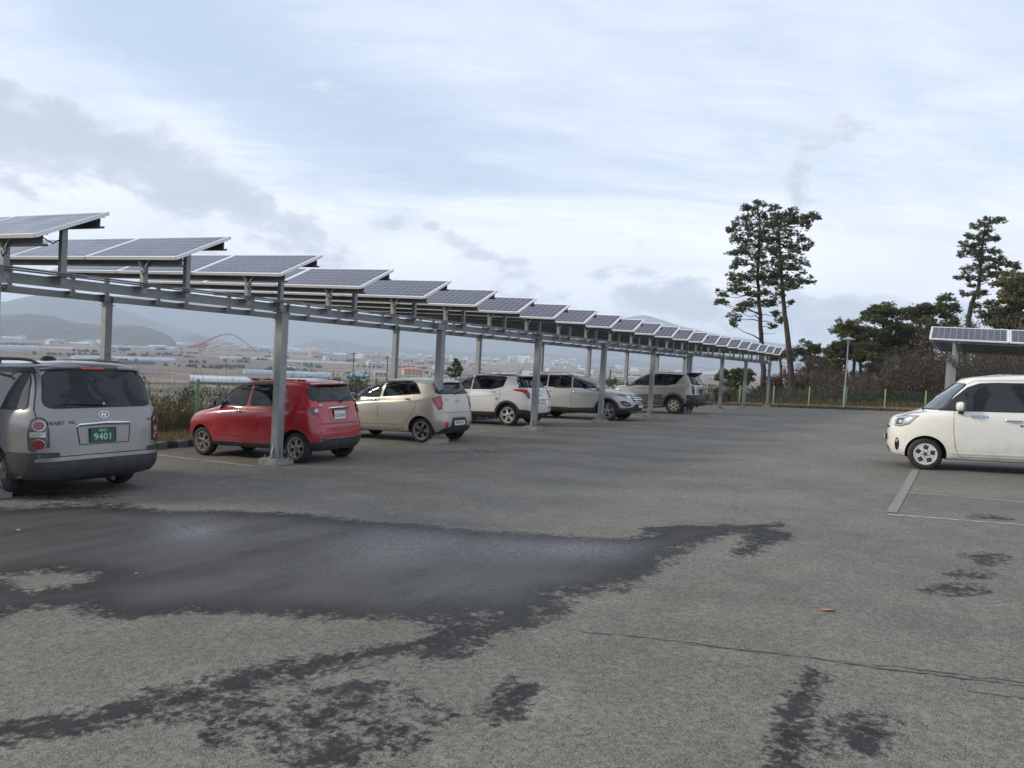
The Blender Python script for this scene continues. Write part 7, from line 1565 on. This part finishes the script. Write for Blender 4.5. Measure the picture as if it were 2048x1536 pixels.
# tree belts on the plain: low dark clumps
def belts(n, pxr, Dr, name='tree_belt'):
    V, F = [], []; kk = 0
    for k in range(n):
        px = rs.uniform(*pxr); D = math.exp(rs.uniform(math.log(Dr[0]), math.log(Dr[1]))); a = at(px, 700, d=D); w_ = rs.uniform(8, 34) * (D / 1500) ** .5
        dirv = Vector((-a.y, a.x, 0)).normalized(); 
        for q in range(int(w_ / 1.6) + 2):
            c = a + dirv * rs.uniform(-w_, w_) + Vector((rs.normal(0, 3), rs.normal(0, 6), 0)); r = rs.uniform(.9, 2.6) * (1 + D / 5000); z = PLAIN
            base = len(V); m_ = 7
            for j, (hh, rr) in enumerate(((0, .5), (.45, 1.0), (.8, .7), (1.0, .15))):
                for i in range(m_): t = 6.283 * i / m_; e = rs.uniform(.75, 1.25); V.append((c.x + math.cos(t) * r * rr * e, c.y + math.sin(t) * r * rr * e, z + r * 1.5 * hh * rs.uniform(.85, 1.1)))
            for j in range(3):
                for i in range(m_): a_, b_ = base + j * m_ + i, base + j * m_ + (i + 1) % m_; F.append((a_, b_, b_ + m_, a_ + m_))
    o = link(name, np_mesh(name, V, F, M_WOODS, False)); o['kind'] = 'stuff'
belts(90, (560, 1500), (900, 4800)); belts(40, (0, 560), (900, 3200)); belts(20, (600, 1500), (300, 800))

# red arch bridge
M_REDB = mat('red_bridge_paint', (.38, .055, .045), .6); M_DECK = mottled('bridge_deck', (.16, .16, .165), (.24, .24, .24), .02, .9)
D_ = 2350
br = empty('arch_bridge', at(440, 697, d=D_), 0, 'red bridge with one sweeping asymmetric arch far across the plain', 'bridge'); bo = Vector(br.location)
def P_(px, py, dd=0): return at(px, py, d=D_ + dd) - bo
mb = MB(); dk = [P_(x_, 690 + (x_ - 280) * .0525) for x_ in range(-200, 1000, 40)]
for a, b in zip(dk[:-1], dk[1:]): mb.bar(a, b, 16, 2.2)
o = mb.build('deck', M_DECK, br)
for k, x_ in enumerate(range(-190, 980, 26)):
    p = P_(x_, 690 + (x_ - 280) * .0525); mb = MB(); mb.box((p.x, p.y, (p.z + PLAIN - bo.z) / 2 - 2), (3, 3, (p.z - (PLAIN - bo.z)) + 2)); mb.build('pier', M_DECK, br)
arc = [(374, 693.5, 2.5), (395, 689, 4.2), (412, 682.5, 3.6), (428, 675, 2.6), (442, 670, 2.2), (455, 668, 1.8), (468, 670.5, 1.6), (480, 677, 1.6), (492, 686, 1.6), (502, 693, 1.7), (511, 700, 1.8)]
for dd in (-8,):
    mb = MB(); pts = [P_(x_, y_, dd) for x_, y_, r in arc]; sm, rd = [], []
    for i in range(len(pts) - 1):
        for k in range(4): sm.append(pts[i].lerp(pts[i + 1], k / 4)); rd.append(arc[i][2] + (arc[i + 1][2] - arc[i][2]) * k / 4)
    sm.append(pts[-1]); rd.append(1.5); mb.tube(sm, rd, 8); mb.build('main_arch', M_REDB, br, smooth=60)
mb = MB(); pts = [P_(*q) for q in [(378, 694.5), (408, 685.5), (416, 687), (408, 695.5), (392, 695.5)]]; vs = [q + Vector((0, 0, 0)) for q in pts] + [q + (FWD * 12) for q in pts]; mb.add(vs, [(0, 1, 2, 3, 4), (9, 8, 7, 6, 5)] + [(i, i + 5, (i + 1) % 5 + 5, (i + 1) % 5) for i in range(5)]); mb.build('arch_root', M_REDB, br)
for q in ([(408, 692), (430, 687), (452, 687), (470, 692), (484, 698)], [(424, 697), (440, 690), (460, 687), (480, 688.5), (496, 693), (508, 699)]):
    mb = MB(); mb.tube([P_(x_, y_, 8) for x_, y_ in q], 1.1, 6); mb.build('lower_arch', M_REDB, br, smooth=60)
# poles and pylons on the plain
M_POLE = mat('concrete_pole', (.30, .29, .27), .8); M_POLED = mat('dark_timber_pole', (.06, .052, .045), .8)
def pole(px, yt, yb, D, m, lab, r=.16, arms=1, name='utility_pole'):
    b = at(px, yb, d=D); t = at(px, yt, d=D); h = t.z - b.z; root = empty(name, b, 0, lab, 'pole'); mb = MB(); mb.lathe([(r, -4), (r * .65, h), (0, h)], n=8); mb.build('shaft', m, root)
    for k in range(arms): mb = MB(); mb.box((0, 0, h - .4 - k * .7), (1.5, .12, .12)); mb.build('crossarm', m, root)
pole(705, 703, 765, 170, M_POLED, 'thin dark utility pole between the red hatchback and the beige one', .12); pole(773, 712, 765, 190, M_POLED, 'dark utility pole left of the rear post beyond the beige hatchback', .13); pole(335, 737, 775, 240, M_POLE, 'pale field pole right of the silver people carrier', .12, 0); pole(348, 735, 780, 230, M_POLE, 'second pale field pole, just right of the first', .12, 0)
pole(1192, 712, 748, 900, M_BWHITE, 'tall white mast beyond the champagne car', .5, 0, 'mast'); pole(1219, 738, 775, 160, M_POLED, 'short dark pole above the bonnet of the champagne car', .2, 0); pole(1040, 737, 762, 300, M_POLE, 'thin lamp pole above the white crossover', .10, 0)
for k, x_ in enumerate((610, 640, 668, 690, 455, 500, 345, 300)): pole(x_, 703 + (x_ - 455) * .04, 716 + (x_ - 455) * .045, 1100, M_POLE, 'one of the faint poles in a line across the middle of the plain', .35, 0); 
for o in [q for q in COL.objects if q.get('label') == 'one of the faint poles in a line across the middle of the plain']: o['group'] = 'faint poles across the plain'

# ---- haze: one closed box of even density round everything
hz = MB(); hz.box((-3500, 4950, (PLAIN - 2.5 + 420) / 2), (18700, 15920, 420 - PLAIN + 2.5)); ho = hz.build('haze'); ho['kind'] = 'stuff'; ho.visible_shadow = True
hm = bpy.data.materials.new('haze'); hm.use_nodes = True; HT = NT(hm.node_tree); HT.N.clear()
pv = HT.n('ShaderNodeVolumePrincipled', i_Color=(.72, .85, 1.0, 1), i_Density=.00016, i_Anisotropy=.0); om = HT.n('ShaderNodeOutputMaterial'); HT.L.new(pv.outputs[0], om.inputs['Volume']); ho.data.materials.clear(); ho.data.materials.append(hm)
